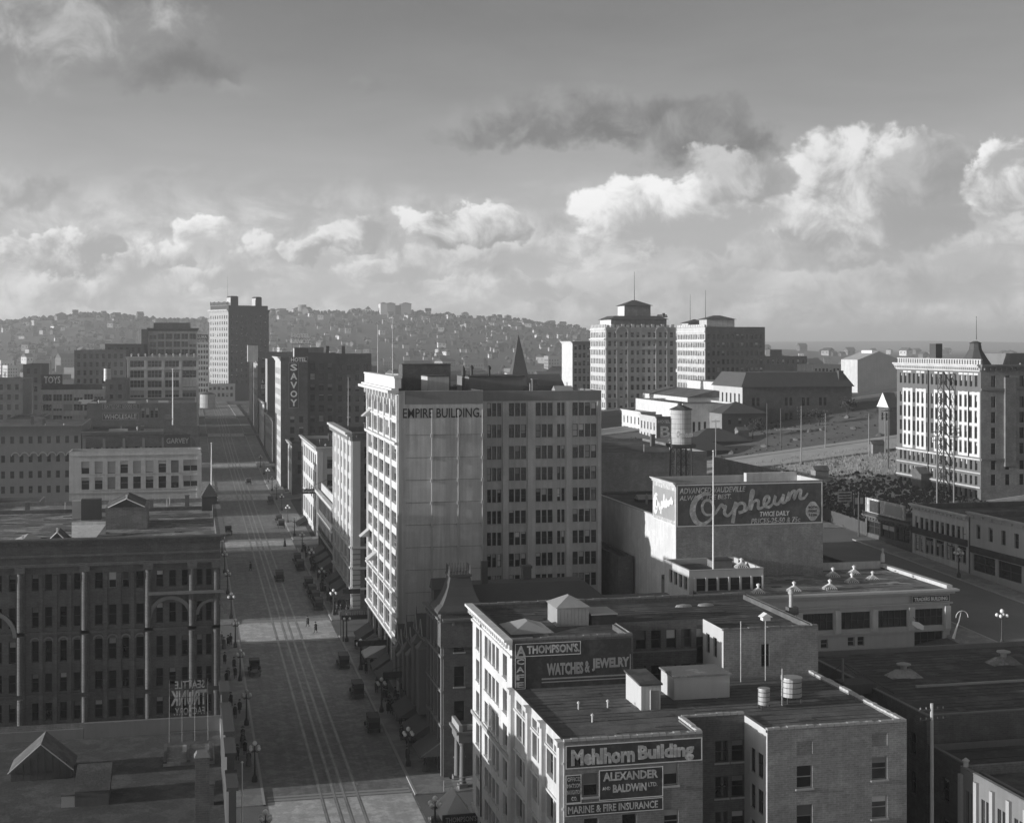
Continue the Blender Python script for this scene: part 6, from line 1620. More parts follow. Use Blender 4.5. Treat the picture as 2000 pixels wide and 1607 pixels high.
for i in range(14): fbox(b, 'S', cy0, cx0 + .3 + 2.0 * i, cx0 + 1.5 + 2.0 * i, .2, .3, cz + .1, cz + 1.0 + .3 * (i % 2))
for i in range(10): fbox(b, 'W', cx0, cy0 + .3 + 2.0 * i, cy0 + 1.5 + 2.0 * i, .2, .3, cz + .1, cz + 1.2)
b.build('cresting', 'white_dull', cb)['kind'] = 'stuff'
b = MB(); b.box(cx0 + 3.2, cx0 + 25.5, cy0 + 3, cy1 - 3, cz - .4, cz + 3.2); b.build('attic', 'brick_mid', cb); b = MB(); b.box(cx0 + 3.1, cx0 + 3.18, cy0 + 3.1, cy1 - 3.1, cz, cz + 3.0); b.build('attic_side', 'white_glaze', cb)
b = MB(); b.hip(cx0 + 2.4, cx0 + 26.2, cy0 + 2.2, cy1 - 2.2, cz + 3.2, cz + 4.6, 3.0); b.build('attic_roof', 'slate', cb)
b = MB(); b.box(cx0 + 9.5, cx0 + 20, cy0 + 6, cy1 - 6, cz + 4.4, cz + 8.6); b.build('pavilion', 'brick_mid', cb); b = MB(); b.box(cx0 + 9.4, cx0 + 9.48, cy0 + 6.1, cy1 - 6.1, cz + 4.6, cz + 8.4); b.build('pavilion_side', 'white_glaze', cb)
b = MB(); b.hip(cx0 + 8.7, cx0 + 20.8, cy0 + 5.2, cy1 - 5.2, cz + 8.6, cz + 10.8); b.build('pavilion_roof', 'slate', cb)
flagpole('flagpole on the pavilion of the arched-attic tower', 169.69, 535, cz + 10.5, 11, .14, 'iron')
# neighbouring office tower
hx0, hx1, hy0, hy1, hz = 205.2, 231.2, 552.0, 586.5, 56.9
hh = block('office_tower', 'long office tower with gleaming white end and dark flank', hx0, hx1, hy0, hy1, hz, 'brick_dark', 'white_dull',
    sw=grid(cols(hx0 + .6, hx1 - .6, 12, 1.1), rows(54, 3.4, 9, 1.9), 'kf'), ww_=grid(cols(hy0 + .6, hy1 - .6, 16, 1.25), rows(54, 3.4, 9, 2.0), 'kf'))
for (z, h, o) in ((51.0, .5, .6), (47.5, .3, .25), (54.9, .4, .4)): piece(hh, 'belt_course', 'white_glaze', 'W', hx0, hy0, hy1, o, z, z + h)
b = MB()
for i in range(16): fbox(b, 'W', hx0, hy0 + .3 + 2.1 * i, hy0 + 1.9 + 2.1 * i, .2, .3, hz + .1, hz + 1.1)
b.build('cresting', 'white_glaze', hh)['kind'] = 'stuff'
for (xa, xb, ya, yb, h, nm) in ((hx0 + 1.5, hx0 + 13.5, hy0 + 2, hy0 + 11, 3.2, 0), (hx0 + 1.5, hx0 + 10, hy1 - 10, hy1 - 2, 2.0, 1)):
    b = MB(); b.box(xa, xb, ya, yb, hz - .3, hz + h); b.build('pavilion', 'plaster', hh); b = MB(); b.hip(xa - .8, xb + .8, ya - .8, yb + .8, hz + h, hz + h + 1.7); b.build('pavilion_roof', 'slate', hh)
flagpole('right flagpole on the long office tower', 207.60, 558, hz + 4, 11, .13, 'iron'); flagpole('left flagpole on the long office tower', 208.86, 580, hz + 3, 11, .13, 'iron')
# slim white-edged block left of the arched-attic tower
block('slim_block', 'slim grey block with a white edge left of the arched-attic tower', 162.26, 172.63, 600, 618, 50.89, 'stone_dark', 'white_glaze', sw=grid(cols(162.72, 172.39, 5, 1.2), rows(49.56, 3.4, 9, 2), 'f'), ww_=[], corn=.8)
# auditorium / tabernacle with lettering
g1 = block('meeting_hall', 'large wooden meeting hall with a bright white gable side and dark lettering', 150, 168, 419, 464, 33.40, 'cream', 'white_glaze', 'roof_gravel')
text(g1, 'GIPSY SMITH', 'S', 419, 155.05, 163.11, 33.55 - .0, 34.66, 'paint_dark', bold=.02)
b = MB(); b.gable(149.6, 168.6, 418.8, 464.4, 33.40 + .1, 35.71, 'y'); b.build('pitched_roof', 'roof_gravel', g1)
block('meeting_hall', 'lower white-fronted hall with dark windows below the large hall', 140, 158, 395, 440, 32.54, 'white_dull', 'white_glaze', 'roof_tar', sw=[(143 + 1.7 * i, 24.2, .8, 3.2, 'dkf') for i in range(7)])
block('meeting_hall', 'flat hall annexe with one bright end below the office tower', 168, 186, 440, 470, 37.50, 'cream', 'white_glaze', 'roof_gravel')
# dark hall with hipped roof
cvx0, cvx1, cvz = 160.39, 195.61, 37.20
cv = block('dark_hall', 'long dark hall with hipped roof, tall chimney and pale porch end', cvx0, cvx1, 400, 424, cvz, 'brick_dark', 'cream', 'slate', sw=[(cvx0 + 3 + q, cvz - 5.6, 1.0, 2.4, 'dkf') for q in (0, 1.5, 10.5, 12, 16, 17.5, 21.5, 23)] + [(cvx0 + 3 + q, cvz - 10.2, 1.0, 2.4, 'dkf') for q in (0, 1.5, 10.5, 12, 16, 17.5)], ww_=[(402 + 3.4 * i, cvz - 8, 1.3, 6, 'dkf') for i in range(6)])
b = MB(); b.hip(cvx0 - .6, cvx1 + .6, 399.4, 424.6, cvz + .02, cvz + 4.3, 2.6); b.build('hipped_roof', 'slate', cv)
b = MB(); b.box(191.60, 193.10, 400.5, 402, cvz - 12, 41.98); b.build('chimney', 'brick_black', cv)
# windowless block to the right
bl = block('storage_block', 'plain windowless block with a gabled top and one bright side, skyline right', 230, 246.39, 466, 479, 44.41, 'stone', 'white_dull', 'roof_gravel')
b = MB(); b.gable(230, 246.39, 466, 479, 44.41, 47.46, 'y'); b.build('gable_top', 'stone', bl); b = MB(); b.box(236.5, 240, 468, 476, 46.38, 47.74); b.build('roof_light', 'paint_white', bl)
for (xa, xb, Y, yt, wS, wW, lab, d) in (
    (267.79, 289.56, 640, 44.16, 'brick_dark', 'white_dull', 'low dark block with faded signs right of the long office tower', 20),
    (256.14, 270.58, 560, 41.35, 'cream', 'white_glaze', 'small bright block left of the windowless block', 16),
    (209.92, 225.89, 430, 31.46, 'stone_dark', 'cream', 'low grey shed row below the windowless block', 12)):
    block('low_block', lab, xa, xb, Y, Y + d, yt, wS, wW, sw=grid(cols(xa + .6, xb - .6, 8, 1.0), [(yt - 3.4, 1.8)], 'kf'))
p = root_at('roof_hut', 'dark sign-covered lift house on the low skyline block', 'roof shed', 275.66, 650, 40)
b = MB(); b.box(272.77, 278.83, 645, 650, 43.88, 47.31); b.build('wall', 'brick_dark', p)
# gabled white house
gh = root_at('gabled_house', 'narrow dark house with a steep white-faced gable beside the apartment hotel', 'house', 170.56, 338, zg(165, 330))
ga, gb_ = 179.33, 180.51; gz = 33.32
fac(gh, 'S', 345, ga, 182.27, zg(170, 345) - 2, gz, [], 'wood_dark'); fac(gh, 'W', ga, 345, 351, zg(170, 345) - 2, gz, [(346 + 2.4 * i, gz - 3.4, 1, 2, 'dkf') for i in range(2)], 'wood_dark'); body(gh, ga, 182.27, 345, 351, zg(170, 345) - 2, gz, 'wood_dark', 'slate', 'NE', .05)
b = MB(); b.gable(ga - .3, 182.27, 344.7, 351.3, gz, 37.19, 'x'); b.build('gable_roof', 'slate', gh)
b = MB(); b.add([(ga - .4, 344.7, gz + .05), (ga - .4, 351.3, gz + .05), (ga - .4, 348, 37.19)], [(0, 1, 2)]); b.build('gable_face', 'paint_white', gh)
# hotel with the painted side, and neighbours downhill
def house_row(name, lab, x0, x1, y0, y1, zt, wS, wW, letters=None, nw_=4):
    q = block(name, lab, x0, x1, y0, y1, zt, wS, wW, corn=.5, ww_=grid(cols(y0 + .6, y1 - .6, nw_, 1.1), rows(zt - 1.6, 3.3, 3, 2.2), 'k'))
    for (s_, a, c, d, e) in (letters or []): text(q, s_, 'S', y0, a, c, d, e, 'paint_faded', bold=.02)
    return q
house_row('small_hotel', 'dark brick hotel with a big painted letter on its side behind the water tower', 132.94, 148.71, 398, 414, 28.63, 'brick_dark', 'white_dull',
    [('HOTEL', 133.41, 137.17, 26.99, 27.88), ('B', 134.19, 137.17, 22.80, 26.09), ('BUIL', 133.88, 137.64, 21.01, 22.36), ('RATES', 143.95, 148.39, 21.46, 22.65)], 5)
house_row('row_house', 'white-fronted bay-windowed house left of the painted hotel', 135.35, 139.96, 420, 440, 28.97, 'brick_mid', 'white_glaze', None, 5)
for (xa, xb, Y, yt, lab) in ((148.17, 162.19, 385, 30.15, 'dark frame house with steep roof right of the painted hotel'), (132.09, 149.72, 366, 23.68, 'low dark shed row below the painted hotel'), (120.07, 138.59, 352, 22.37, 'long low dark roof beside the start of the sunny road'), (98, 118, 345, 20.5, 'dark low block on the slope behind the theatre')):
    q = block('frame_house', lab, xa, xb, Y, Y + 14, yt, 'brick_black', 'wood', sw=grid(cols(xa + .8, xb - .8, max(3, int((xb - xa) / 3)), .9), [(yt - 3, 1.7)], 'kf'), cat='house')
    b = MB(); b.hip(xa - .3, xb + .3, Y - .3, Y + 14.3, yt + .02, yt + 3.2); b.build('pitched_roof', 'slate', q)
# church spire
ch = root_at('church', 'church with a tall dark pyramid spire behind the tall tower', 'church', 104.11, 454, 20)
sx0, sx1 = 101.57, 106.82
b = MB(); b.box(sx0 + .4, sx1 - .4, 450, 454, 8, 40); b.build('tower', 'brick_dark', ch)
b = MB(); b.add([(sx0, 449.6, 40), (sx1, 449.6, 40), (sx1, 454.4, 40), (sx0, 454.4, 40), ((sx0 + sx1) / 2, 452, 53.31)], [(0, 1, 4), (1, 2, 4), (2, 3, 4), (3, 0, 4)]); b.build('spire', 'slate', ch)
b = MB(); b.box(sx0 - 6, sx1 + 14, 454.2, 480, 8, 33); b.build('nave', 'brick_dark', ch); b = MB(); b.gable(sx0 - 7, sx1 + 15, 454.5, 480, 33, 40, 'x'); b.build('nave_roof', 'slate', ch)
# blocks between the two avenues, behind the tall tower
for (xa, xb, ya, yb, zt, wm, lab) in ((62.5, 94, 252, 290, 30.0, 'brick_mid', 'brick block behind the theatre'), (62.5, 94, 292, 323, 27.0, 'plaster', 'flat-roofed block behind the theatre, second back'), (62.5, 94, 345, 416, 26.5, 'brick_dark', 'dark gabled block behind the tall tower'), (62.5, 94, 438, 510, 34, 'plaster', 'plain block far behind the tall tower'), (62.5, 95, 225.5, 231, 24, 'brick_dark', 'thin dark wing behind the theatre wall')):
    block('rear_block', lab, xa, xb, ya, yb, zt, wm, wm)
block('low_wing', 'low dark flat-roofed wing between the theatre and the uphill avenue', 85.2, 94.4, 186, 223, 17.9, 'brick_dark', 'brick_dark')
# lit gap: flat roofs left of the theatre with pale copings
block('flat_roof_block', 'low flat roof with pale coping between the tall tower and the theatre', 61.0, 63.3, 200, 231, 19.0, 'brick_dark', 'brick_dark', 'roof_tar')

# ================================================================ the far hill and the town below it
def xview(Y, lo=-40, hi=2040):
    """a random X inside the view at distance Y"""
    px = R.uniform(lo, hi)
    t = (px - 1000) / 2800
    a, b = .9754 * t + .2203, .9754 - .2203 * t
    return Y * a / b
HM = []
for k in range(6):
    w, d, h, g = ((9, 10, 6, 3.5), (8, 12, 7, 4), (12, 9, 5.5, 3), (10, 10, 8, 2.5), (14, 9, 6, 3.5), (8, 8, 6.5, 4.5))[k]
    b = MB(); b.box(-w / 2, w / 2, -d / 2, d / 2, -3, h, 0)
    if k in (3,): b.hip(-w / 2 - .5, w / 2 + .5, -d / 2 - .5, d / 2 + .5, h, h + g, m=1)
    else: b.gable(-w / 2 - .5, w / 2 + .5, -d / 2 - .5, d / 2 + .5, h, h + g, 'x' if k % 2 else 'y', 1)
    for s_ in (-1, 1):
        for q in (-.25, .25):
            b.box(w * q - .6, w * q + .6, s_ * d / 2 - .06, s_ * d / 2 + .06, h * .5, h * .5 + 1.6, 2); b.box(s_ * w / 2 - .06, s_ * w / 2 + .06, d * q - .6, d * q + .6, h * .5, h * .5 + 1.6, 2)
    HM.append((b.mesh('house', ['house_pale', 'house_roof', 'sash_dark']), b.mesh('house', ['house_dark', 'house_roof', 'sash_dark'])))
def zone(x, y):
    """which landmarks a far thing stands between, as seen from the window"""
    a = math.degrees(math.atan2(x, y))
    for (lim, s_) in ((-3.0, 'at the far left'), (0.33, 'left of the tall skyline hotel'), (3.79, 'just right of the tall skyline hotel'), (7.01, 'above the hotel with the vertical sign'), (9.86, 'above the flagpoles of the tall tower'), (12.62, 'left of the church spire'), (14.97, 'right of the church spire'), (19.44, 'by the arched-attic tower'), (23.24, 'by the long office tower'), (28.2, 'above the dark hall')):
        if a < lim: return s_
    return 'above the apartment hotel'
def hill_house(x, y, pale, s=1.0, lab=None, grp=None):
    o = bpy.data.objects.new('hillside_house', R.choice(HM)[0 if pale else 1])
    col.objects.link(o); o.location = (x, y, zg(x, y) - .2); o.rotation_euler = (0, 0, R.choice((0, .25, -.2, 1.57, .6)) + R.uniform(-.1, .1)); o.scale = (s, s, s)
    lv_ = 'low on' if y < 2250 else 'midway up' if y < 2650 else 'high on'
    tag(o, ('%s, %s' % (lab, zone(x, y))) if lab else 'small %s house %s the far hill, %s' % ('pale' if pale else 'dark', lv_, zone(x, y)), 'house', grp or ('pale houses on the far hillside' if pale else 'dark houses on the far hillside'))
n = 0
while n < 215:
    Y = 1900 + 1100 * R.random() ** .9
    x = xview(Y, -30, 1250 if R.random() < .9 else 2000)
    if x > 1150 and R.random() < .5: continue
    hill_house(x, Y, R.random() < .62, R.uniform(.7, 1.25)); n += 1
for i in range(36):           # the row along the crest
    px = R.uniform(-20, 1180); t = (px - 1000) / 2800; Y = R.uniform(2940, 3010)
    hill_house(Y * (.9754 * t + .2203) / (.9754 - .2203 * t), Y, R.random() < .5, R.uniform(.9, 1.5), 'house on the skyline crest of the far hill', 'houses along the hill crest')
for i in range(40):           # low ground to the right of the hill
    Y = R.uniform(1900, 3600); x = xview(Y, 1200, 2040)
    hill_house(x, Y, R.random() < .5, R.uniform(1.0, 2.0), 'small house on the hazy low ground right of the hill', 'houses on the low ground right of the hill')
b = MB()                      # the further houses, past counting
for i in range(480):
    Y = 1950 + 1040 * R.random(); x = xview(Y, -30, 1230 if R.random() < .85 else 1700); z = zg(x, Y)
    w, d, h = R.uniform(3, 5), R.uniform(3, 5), R.uniform(3.5, 6)
    m_ = 0 if R.random() < .6 else 1
    b.box(x - w, x + w, Y - d, Y + d, z - 2, z + h, m_); b.gable(x - w - .4, x + w + .4, Y - d - .4, Y + d + .4, z + h, z + h + R.uniform(2, 3.5), R.choice('xy'), 2)
hs = b.build('hillside_houses', ['house_pale', 'house_dark', 'house_roof']); tag(hs, 'mass of tiny houses scattered over the far hill', 'houses', kind='stuff')
# low town on the flat
TM = []
for k in range(5):
    w, d, h = ((16, 18, 9), (22, 16, 11), (14, 20, 13), (26, 22, 8), (12, 14, 10))[k]
    b = MB(); b.box(-w / 2, w / 2, -d / 2, d / 2, -3, h, 0); b.box(-w / 2 + .6, w / 2 - .6, -d / 2 + .6, d / 2 - .6, h, h + .05, 1)
    for r in range(int(h / 3.4)):
        for q in range(int(w / 3)):
            x = -w / 2 + 1.2 + 3 * q; b.box(x, x + 1.3, -d / 2 - .05, -d / 2 + .05, 1.2 + 3.3 * r, 3.0 + 3.3 * r, 2)
        for q in range(int(d / 3)):
            y = -d / 2 + 1.2 + 3 * q; b.box(-w / 2 - .05, -w / 2 + .05, y, y + 1.3, 1.2 + 3.3 * r, 3.0 + 3.3 * r, 2)
    if k in (1, 3): b.gable(-w / 2, w / 2, -d / 2, d / 2, h + .06, h + 4, 'x', 1)
    TM.append((b.mesh('town_building', ['house_pale', 'house_roof', 'sash_dark']), b.mesh('town_building', ['house_dark', 'house_roof', 'sash_dark'])))
n = 0
placed = []
while n < 230:
    Y = 640 + 1250 * R.random() ** 1.15
    x = xview(Y, -30, 2030)
    if -14 < x < 42 and Y < 990: continue
    if Y < 720 and x < 60: continue
    if any(abs(x - p[0]) < 24 and abs(Y - p[1]) < 24 for p in placed): continue
    if 140 < x < 250 and Y < 700: continue
    placed.append((x, Y)); pale = R.random() < .45
    o = bpy.data.objects.new('town_building', R.choice(TM)[0 if pale else 1]); col.objects.link(o)
    me_h = max(v.co.z for v in o.data.vertices); s_ = R.uniform(.75, 1.25); o.location = (x, Y, zg(x, Y) - .2); o.scale = (s_, s_, s_ * R.uniform(.8, 1.25)); o.rotation_euler = (0, 0, 0 if Y < 1000 else R.choice((0, .42, .42, -.1)))
    tag(o, '%s %s building in the hazy low town, %s' % ('low' if o.scale.z * me_h < 10 else 'taller', 'pale' if pale else 'dark', zone(x, Y)), 'building', '%s buildings of the low town' % ('pale' if pale else 'dark')); n += 1
# trees: far wood on the hill and rough scrub on the vacant slope
def blob(b, x, y, z, r, m=0):
    """uneven low-poly leaf clump"""
    n1, n2 = 6, 3
    vs = []
    for j in range(1, n2):
        for k in range(n1):
            t, p = 2 * math.pi * (k + .5 * j) / n1, math.pi * j / n2
            q = r * R.uniform(.7, 1.25)
            vs.append((x + q * math.cos(t) * math.sin(p), y + q * math.sin(t) * math.sin(p), z + q * math.cos(p) * .9))
    vs += [(x, y, z + r * R.uniform(.8, 1.3)), (x, y, z - r)]
    fs = []
    for k in range(n1):
        fs.append((k, (k + 1) % n1, len(vs) - 2))
        fs += [(k, n1 + k, (k + 1) % n1), ((k + 1) % n1, n1 + k, n1 + (k + 1) % n1)]
        fs.append((n1 + k, len(vs) - 1, n1 + (k + 1) % n1))
    b.add(vs, fs, m)
b = MB()
for i in range(1600):
    Y = 1800 + 1240 * R.random() ** .8; x = xview(Y, -60, 1400)
    if math.sin(x * .011 + 2) + math.sin(Y * .017) + R.uniform(-1.4, 1.4) < .1: continue
    r = R.uniform(1.8, 4.2); blob(b, x, Y, zg(x, Y) + r * .6, r)
for i in range(700):
    px = R.uniform(-30, 1190); t = (px - 1000) / 2800; Y = R.uniform(2960, 3020); x = Y * (.9754 * t + .2203) / (.9754 - .2203 * t)
    r = R.uniform(2.0, 4.6) * (1.4 if px < 420 else 1); blob(b, x, Y, zg(x, Y) + r * .5, r)
for i in range(900):
    Y = 700 + 1150 * R.random(); x = xview(Y, -60, 2050)
    if -14 < x < 40 and Y < 990: continue
    r = R.uniform(1.5, 3.6); blob(b, x, Y, zg(x, Y) + r * 1.1, r)
wood = b.build('hillside_trees', 'leaf'); tag(wood, 'dark trees scattered between the houses on the far hill', 'trees', kind='stuff')
b = MB()
for i in range(1100):
    Y = R.uniform(255, 400); x = R.uniform(119.5, 205)
    if 326 < Y < 342 or (148 < x < 190 and 250 < Y < 290): continue
    if R.random() < .35 + .3 * math.sin(x * .21) * math.sin(Y * .13): continue
    r = R.uniform(.12, .45); blob(b, x, Y, zg(x, Y) + r * .2 - .2, r)
for i in range(3600):  # extra dark clumps, standing in for grass that lies in shadow
    Y = R.uniform(205, 300); x = R.uniform(119.8, 150.5)
    if Y < 239.22 and x < 154 and Y < 232: continue
    if R.random() < (Y - 262) / 45: continue
    r = R.uniform(.2, .6); blob(b, x, Y, zg(x, Y) + r * .2 - .15, r)
scr = b.build('scrub', 'leaf'); tag(scr, 'rough weeds and scrub over the vacant sunny slope', 'scrub', kind='stuff')
b = MB()
for i in range(9000):
    Y = R.uniform(252, 332); x = R.uniform(119.5, 205)
    if (148 < x < 190 and 250 < Y < 290): continue
    z = zg(x, Y) - .22; h = R.uniform(.3, .9); a = R.uniform(0, 6.28); w = .12
    b.face([(x - w * math.cos(a), Y - w * math.sin(a), z), (x + w * math.cos(a), Y + w * math.sin(a), z), (x + R.uniform(-.3, .3), Y + R.uniform(-.3, .3), z + h)])
gr = b.build('dry_grass', 'wood'); tag(gr, 'dry pale grass standing on the vacant sunny slope', 'grass', kind='stuff')
# spoil heaps, timber and rubble lying about the graded slope
q_ = random.Random(31)
for i in range(26):
    x, y = q_.uniform(122, 200), q_.choice((q_.uniform(290, 325), q_.uniform(346, 392)))
    if 149 < x < 190 and y < 290: continue
    k = q_.choice(('heap', 'timber', 'heap', 'shed'))
    if k == 'heap':
        t = thing('spoil_heap', 'low heap of spoil earth on the graded slope, %s' % ('below the sunny road' if y < 330 else 'above the sunny road'), 'heap', (x, y, zg(x, y) - .2), 'earth heaps on the slope')
        b = MB(); blob(b, 0, 0, 0, 1.0); b.v = [(x + v[0] * q_.uniform(.8, 1.4), y + v[1] * q_.uniform(.8, 1.4), zg(x, y) - .2 + v[2] * .8) for v in b.v]; b.build('heap', 'earth', t)
    elif k == 'timber':
        t = thing('timber_pile', 'pile of loose timbers on the graded slope, %s' % ('below the sunny road' if y < 330 else 'above the sunny road'), 'timber pile', (x, y, zg(x, y)), 'timber piles on the slope')
        for j in range(5):
            b = MB(); a = q_.uniform(-.3, .3); L_ = q_.uniform(2, 4); z = zg(x, y) - .05 + .12 * j; b.tube((x - L_ * math.cos(a), y - L_ * math.sin(a) + .2 * j, z), (x + L_ * math.cos(a), y + L_ * math.sin(a) + .2 * j, z), .1, n=5); b.build('timber', 'wood_pale', t)
    else:
        t = thing('site_shed', 'little board shed on the graded slope', 'shed', (x, y, zg(x, y)), 'board sheds on the slope')
        z = zg(x, y) - .3; b = MB(); b.box(x - 1.6, x + 1.6, y - 1.3, y + 1.3, z, z + 2.3); b.build('wall', 'wood', t); b = MB(); b.gable(x - 1.8, x + 1.8, y - 1.5, y + 1.5, z + 2.3, z + 3.3, 'x'); b.build('roof', 'roof_gravel', t)
def tree(label, x, y, h, r, seed, group):
    t = thing('street_tree', label, 'tree', (x, y, zg(x, y)), group)
    q = random.Random(seed); z = zg(x, y)
    b = MB(); b.tube((x, y, z - .2), (x, y, z + h * .45), .22, .14, 7)
    tips = []
    for i in range(7):
        a = q.uniform(0, 6.28); p = Vector((x, y, z + h * q.uniform(.3, .45))); e = p + Vector((math.cos(a) * r * q.uniform(.4, .8), math.sin(a) * r * q.uniform(.4, .8), h * q.uniform(.2, .4)))
        b.tube(p, e, .09, .04, 5); tips.append(e)
    b.build('trunk', 'bark', t)
    b = MB()
    for i in range(420):
        e = q.choice(tips); c = e + Vector((q.gauss(0, r * .3), q.gauss(0, r * .3), q.gauss(h * .05, h * .11))); s_ = q.uniform(.15, .38)
        n_ = Vector((q.uniform(-1, 1), q.uniform(-1, 1), q.uniform(-1, 1))).normalized(); u = n_.orthogonal().normalized() * s_; v = n_.cross(u)
        b.face([c - u, c + v * .7, c + u, c - v * .7])
    b.build('crown', 'leaf', t)
for i, (x, y, h, lab) in enumerate(((100.94, 330, 6, 'left'), (108.49, 345, 7, 'second'), (100.0, 352, 6, 'third'), (152.17, 372, 5, 'right'), (175.70, 380, 4.5, 'far right'), (190.22, 392, 5, 'last'))):
    tree('small bare-looking dark tree on the slope behind the theatre, %s of six' % lab, x, y, h, 2.4, i, 'small trees on the slope')
# institution and standpipe on the crest
iq = root_at('hilltop_school', 'large pale institution with three wings on the crest of the far hill', 'building', 417.24, 2960, zg(417.24, 2960))
zc_ = zg(417.24, 2960)
for (a, c) in ((387.32, 401.19), (401.17, 418.24), (431.17, 451.59)):
    b = MB(); b.box(a, c, 2950, 2985, zc_ - 4, zc_ + 22); b.build('wing', 'house_pale', iq); b = MB(); b.hip(a - 1, c + 1, 2949, 2986, zc_ + 22, zc_ + 25); b.build('roof', 'house_roof', iq)
b = MB(); b.box(419.38, 432.25, 2962, 2980, zc_ - 4, zc_ + 19); b.build('link', 'house_dark', iq)
tank('standpipe', 'dark cylindrical standpipe on the crest of the far hill', 227.94, 2970, zg(227.94, 2970) - 2, 9, 21, 'wood', hoops=0)

# ================================================================ street furniture
def ordn(i): return ('first', 'second', 'third', 'fourth', 'fifth', 'sixth', 'seventh', 'eighth', 'ninth', 'tenth', 'eleventh', 'twelfth', 'thirteenth', 'fourteenth', 'fifteenth', 'sixteenth', 'seventeenth', 'eighteenth', 'nineteenth', 'twentieth')[i]
def make_lamp():
    t = thing('street_lamp', 'lamp', 'street lamp', (0, 0, 0), 'five-globe lamps along the avenue')
    b = MB(); b.lathe(0, 0, [(.32, 0), (.30, .5), (.18, .7), (.14, .9)], 10); b.build('base', 'iron', t)
    b = MB(); b.lathe(0, 0, [(.12, .9), (.075, 3.3), (.14, 3.35), (.14, 3.45), (.06, 3.55), (.06, 4.0)], 10); b.build('post', 'iron', t)
    def globe(x, y, z, r):
        b = MB(); b.lathe(x, y, [(r * .35, z - r), (r * .8, z - r * .62), (r, z), (r * .8, z + r * .62), (r * .2, z + r)], 12); b.build('globe', 'globe', t, smooth=True)
    globe(0, 0, 4.28, .27)
    for k in range(4):
        a = math.pi / 4 + k * math.pi / 2; x, y = .62 * math.cos(a), .62 * math.sin(a)
        b = MB(); b.tube((0, 0, 3.4), (x * .6, y * .6, 3.3), .035, n=5); b.tube((x * .6, y * .6, 3.3), (x, y, 3.5), .035, n=5); b.build('arm', 'iron', t)
        globe(x, y, 3.75, .22)
    return t
lamp0 = make_lamp()
first = True
def put_lamp(x, y, lab, dz=.14):
    global first
    o = lamp0 if first else copy_tree(lamp0)
    first = False
    o.location = (x, y, zg(x, y) + dz); o['label'] = lab
ry_ = [164, 187.5, 211, 230, 251.5, 274, 297, 322, 346, 370, 394, 418, 440, 464, 488, 511]
for i, y in enumerate(ry_): put_lamp(24.75, y, 'five-globe street lamp on the right kerb, %s from the near crossing' % ordn(i))
ly_ = [162, 185, 208, 229.5, 252, 275, 298, 321, 346, 372, 396, 418]
for i, y in enumerate(ly_): put_lamp(7.2, y, 'five-globe street lamp on the left kerb, %s from the near crossing' % ordn(i))
put_lamp(23.72, 139.5, 'dark five-globe lamp standing near the striped canopy by the near crossing'); put_lamp(7.2, 139, 'five-globe street lamp at the near left corner, by the bottom edge')
for i, (x, y) in enumerate(((98.4, 160), (98.4, 186), (115.6, 172), (115.6, 200), (98.4, 252), (98.4, 276))): put_lamp(x, y, 'five-globe lamp on the uphill avenue, %s in the row' % ordn(i))

# iron railing on the sloping side street
t = thing('railing', 'pale three-rail iron railing on the sloping side-street pavement', 'railing', (31, 153.6, zg(31, 153.6)))
for i in range(7):
    x = 27.2 + 1.7 * i; b = MB(); b.tube((x, 154.2, zg(x, 154.2) + .14), (x, 154.2, zg(x, 154.2) + 1.35), .05); b.build('post', 'galvanised', t)
for h in (.5, .85, 1.25):
    b = MB(); b.tube((27.2, 154.2, zg(27.2, 154.2) + h + .1), (37.4, 154.2, zg(37.4, 154.2) + h + .1), .045); b.build('rail', 'galvanised', t)
# café canopy and its sign at the near right corner
t = thing('canopy', 'pale peaked canvas canopy over the pavement at the near right corner', 'canopy', (25.2, 138.5, zg(25, 138)))
cz_ = zg(25, 138) + 3.3
b = MB(); b.hip(23.8, 27.0, 135.5, 141.0, cz_, cz_ + 2.2); b.build('cloth', 'canvas', t)
for (x, y) in ((23.9, 135.6), (23.9, 140.9), (26.9, 140.9)): b = MB(); b.tube((x, y, cz_ - 3.2), (x, y, cz_), .05); b.build('post', 'iron', t)
b = MB(); b.box(23.6, 27.2, 134.6, 134.8, cz_ - .6, cz_ + 1.0); s_ = b.build('sign_board', 'paint_sign', t)
text(s_, "THOMPSON'S", 'S', 134.6, 23.9, 26.9, cz_ + .3, cz_ + .8, 'paint_grey'); text(s_, 'CAFE', 'S', 134.6, 24.7, 26.1, cz_ - .35, cz_ + .1, 'paint_grey')
# shop awnings along the right side
def awning(label, y0, y1, z, m='canvas_dark', out=2.4, x=27.95):
    t = thing('shop_awning', label, 'awning', (x - out / 2, (y0 + y1) / 2, z), 'shop awnings along the right pavement')
    b = MB(); b.add([(x, y0, z), (x, y1, z), (x - out, y1, z - 1.5), (x - out, y0, z - 1.5), (x - out, y1, z - 1.8), (x - out, y0, z - 1.8)], [(0, 1, 2, 3), (3, 2, 4, 5)]); b.add([(x, y0, z), (x - out, y0, z - 1.5), (x, y0, z - 1.5)], [(0, 1, 2)]); b.build('cloth', m, t)
    b = MB(); b.tube((x, y0 + .05, z - 1.6), (x - out, y0 + .05, z - 1.6), .03, n=5); b.tube((x, y1 - .05, z - 1.6), (x - out, y1 - .05, z - 1.6), .03, n=5); b.build('arm', 'iron', t)
awning('bright white shop awning below the tall tower', 207, 212, zg(28, 210) + 4.2, 'canvas', 3.0)
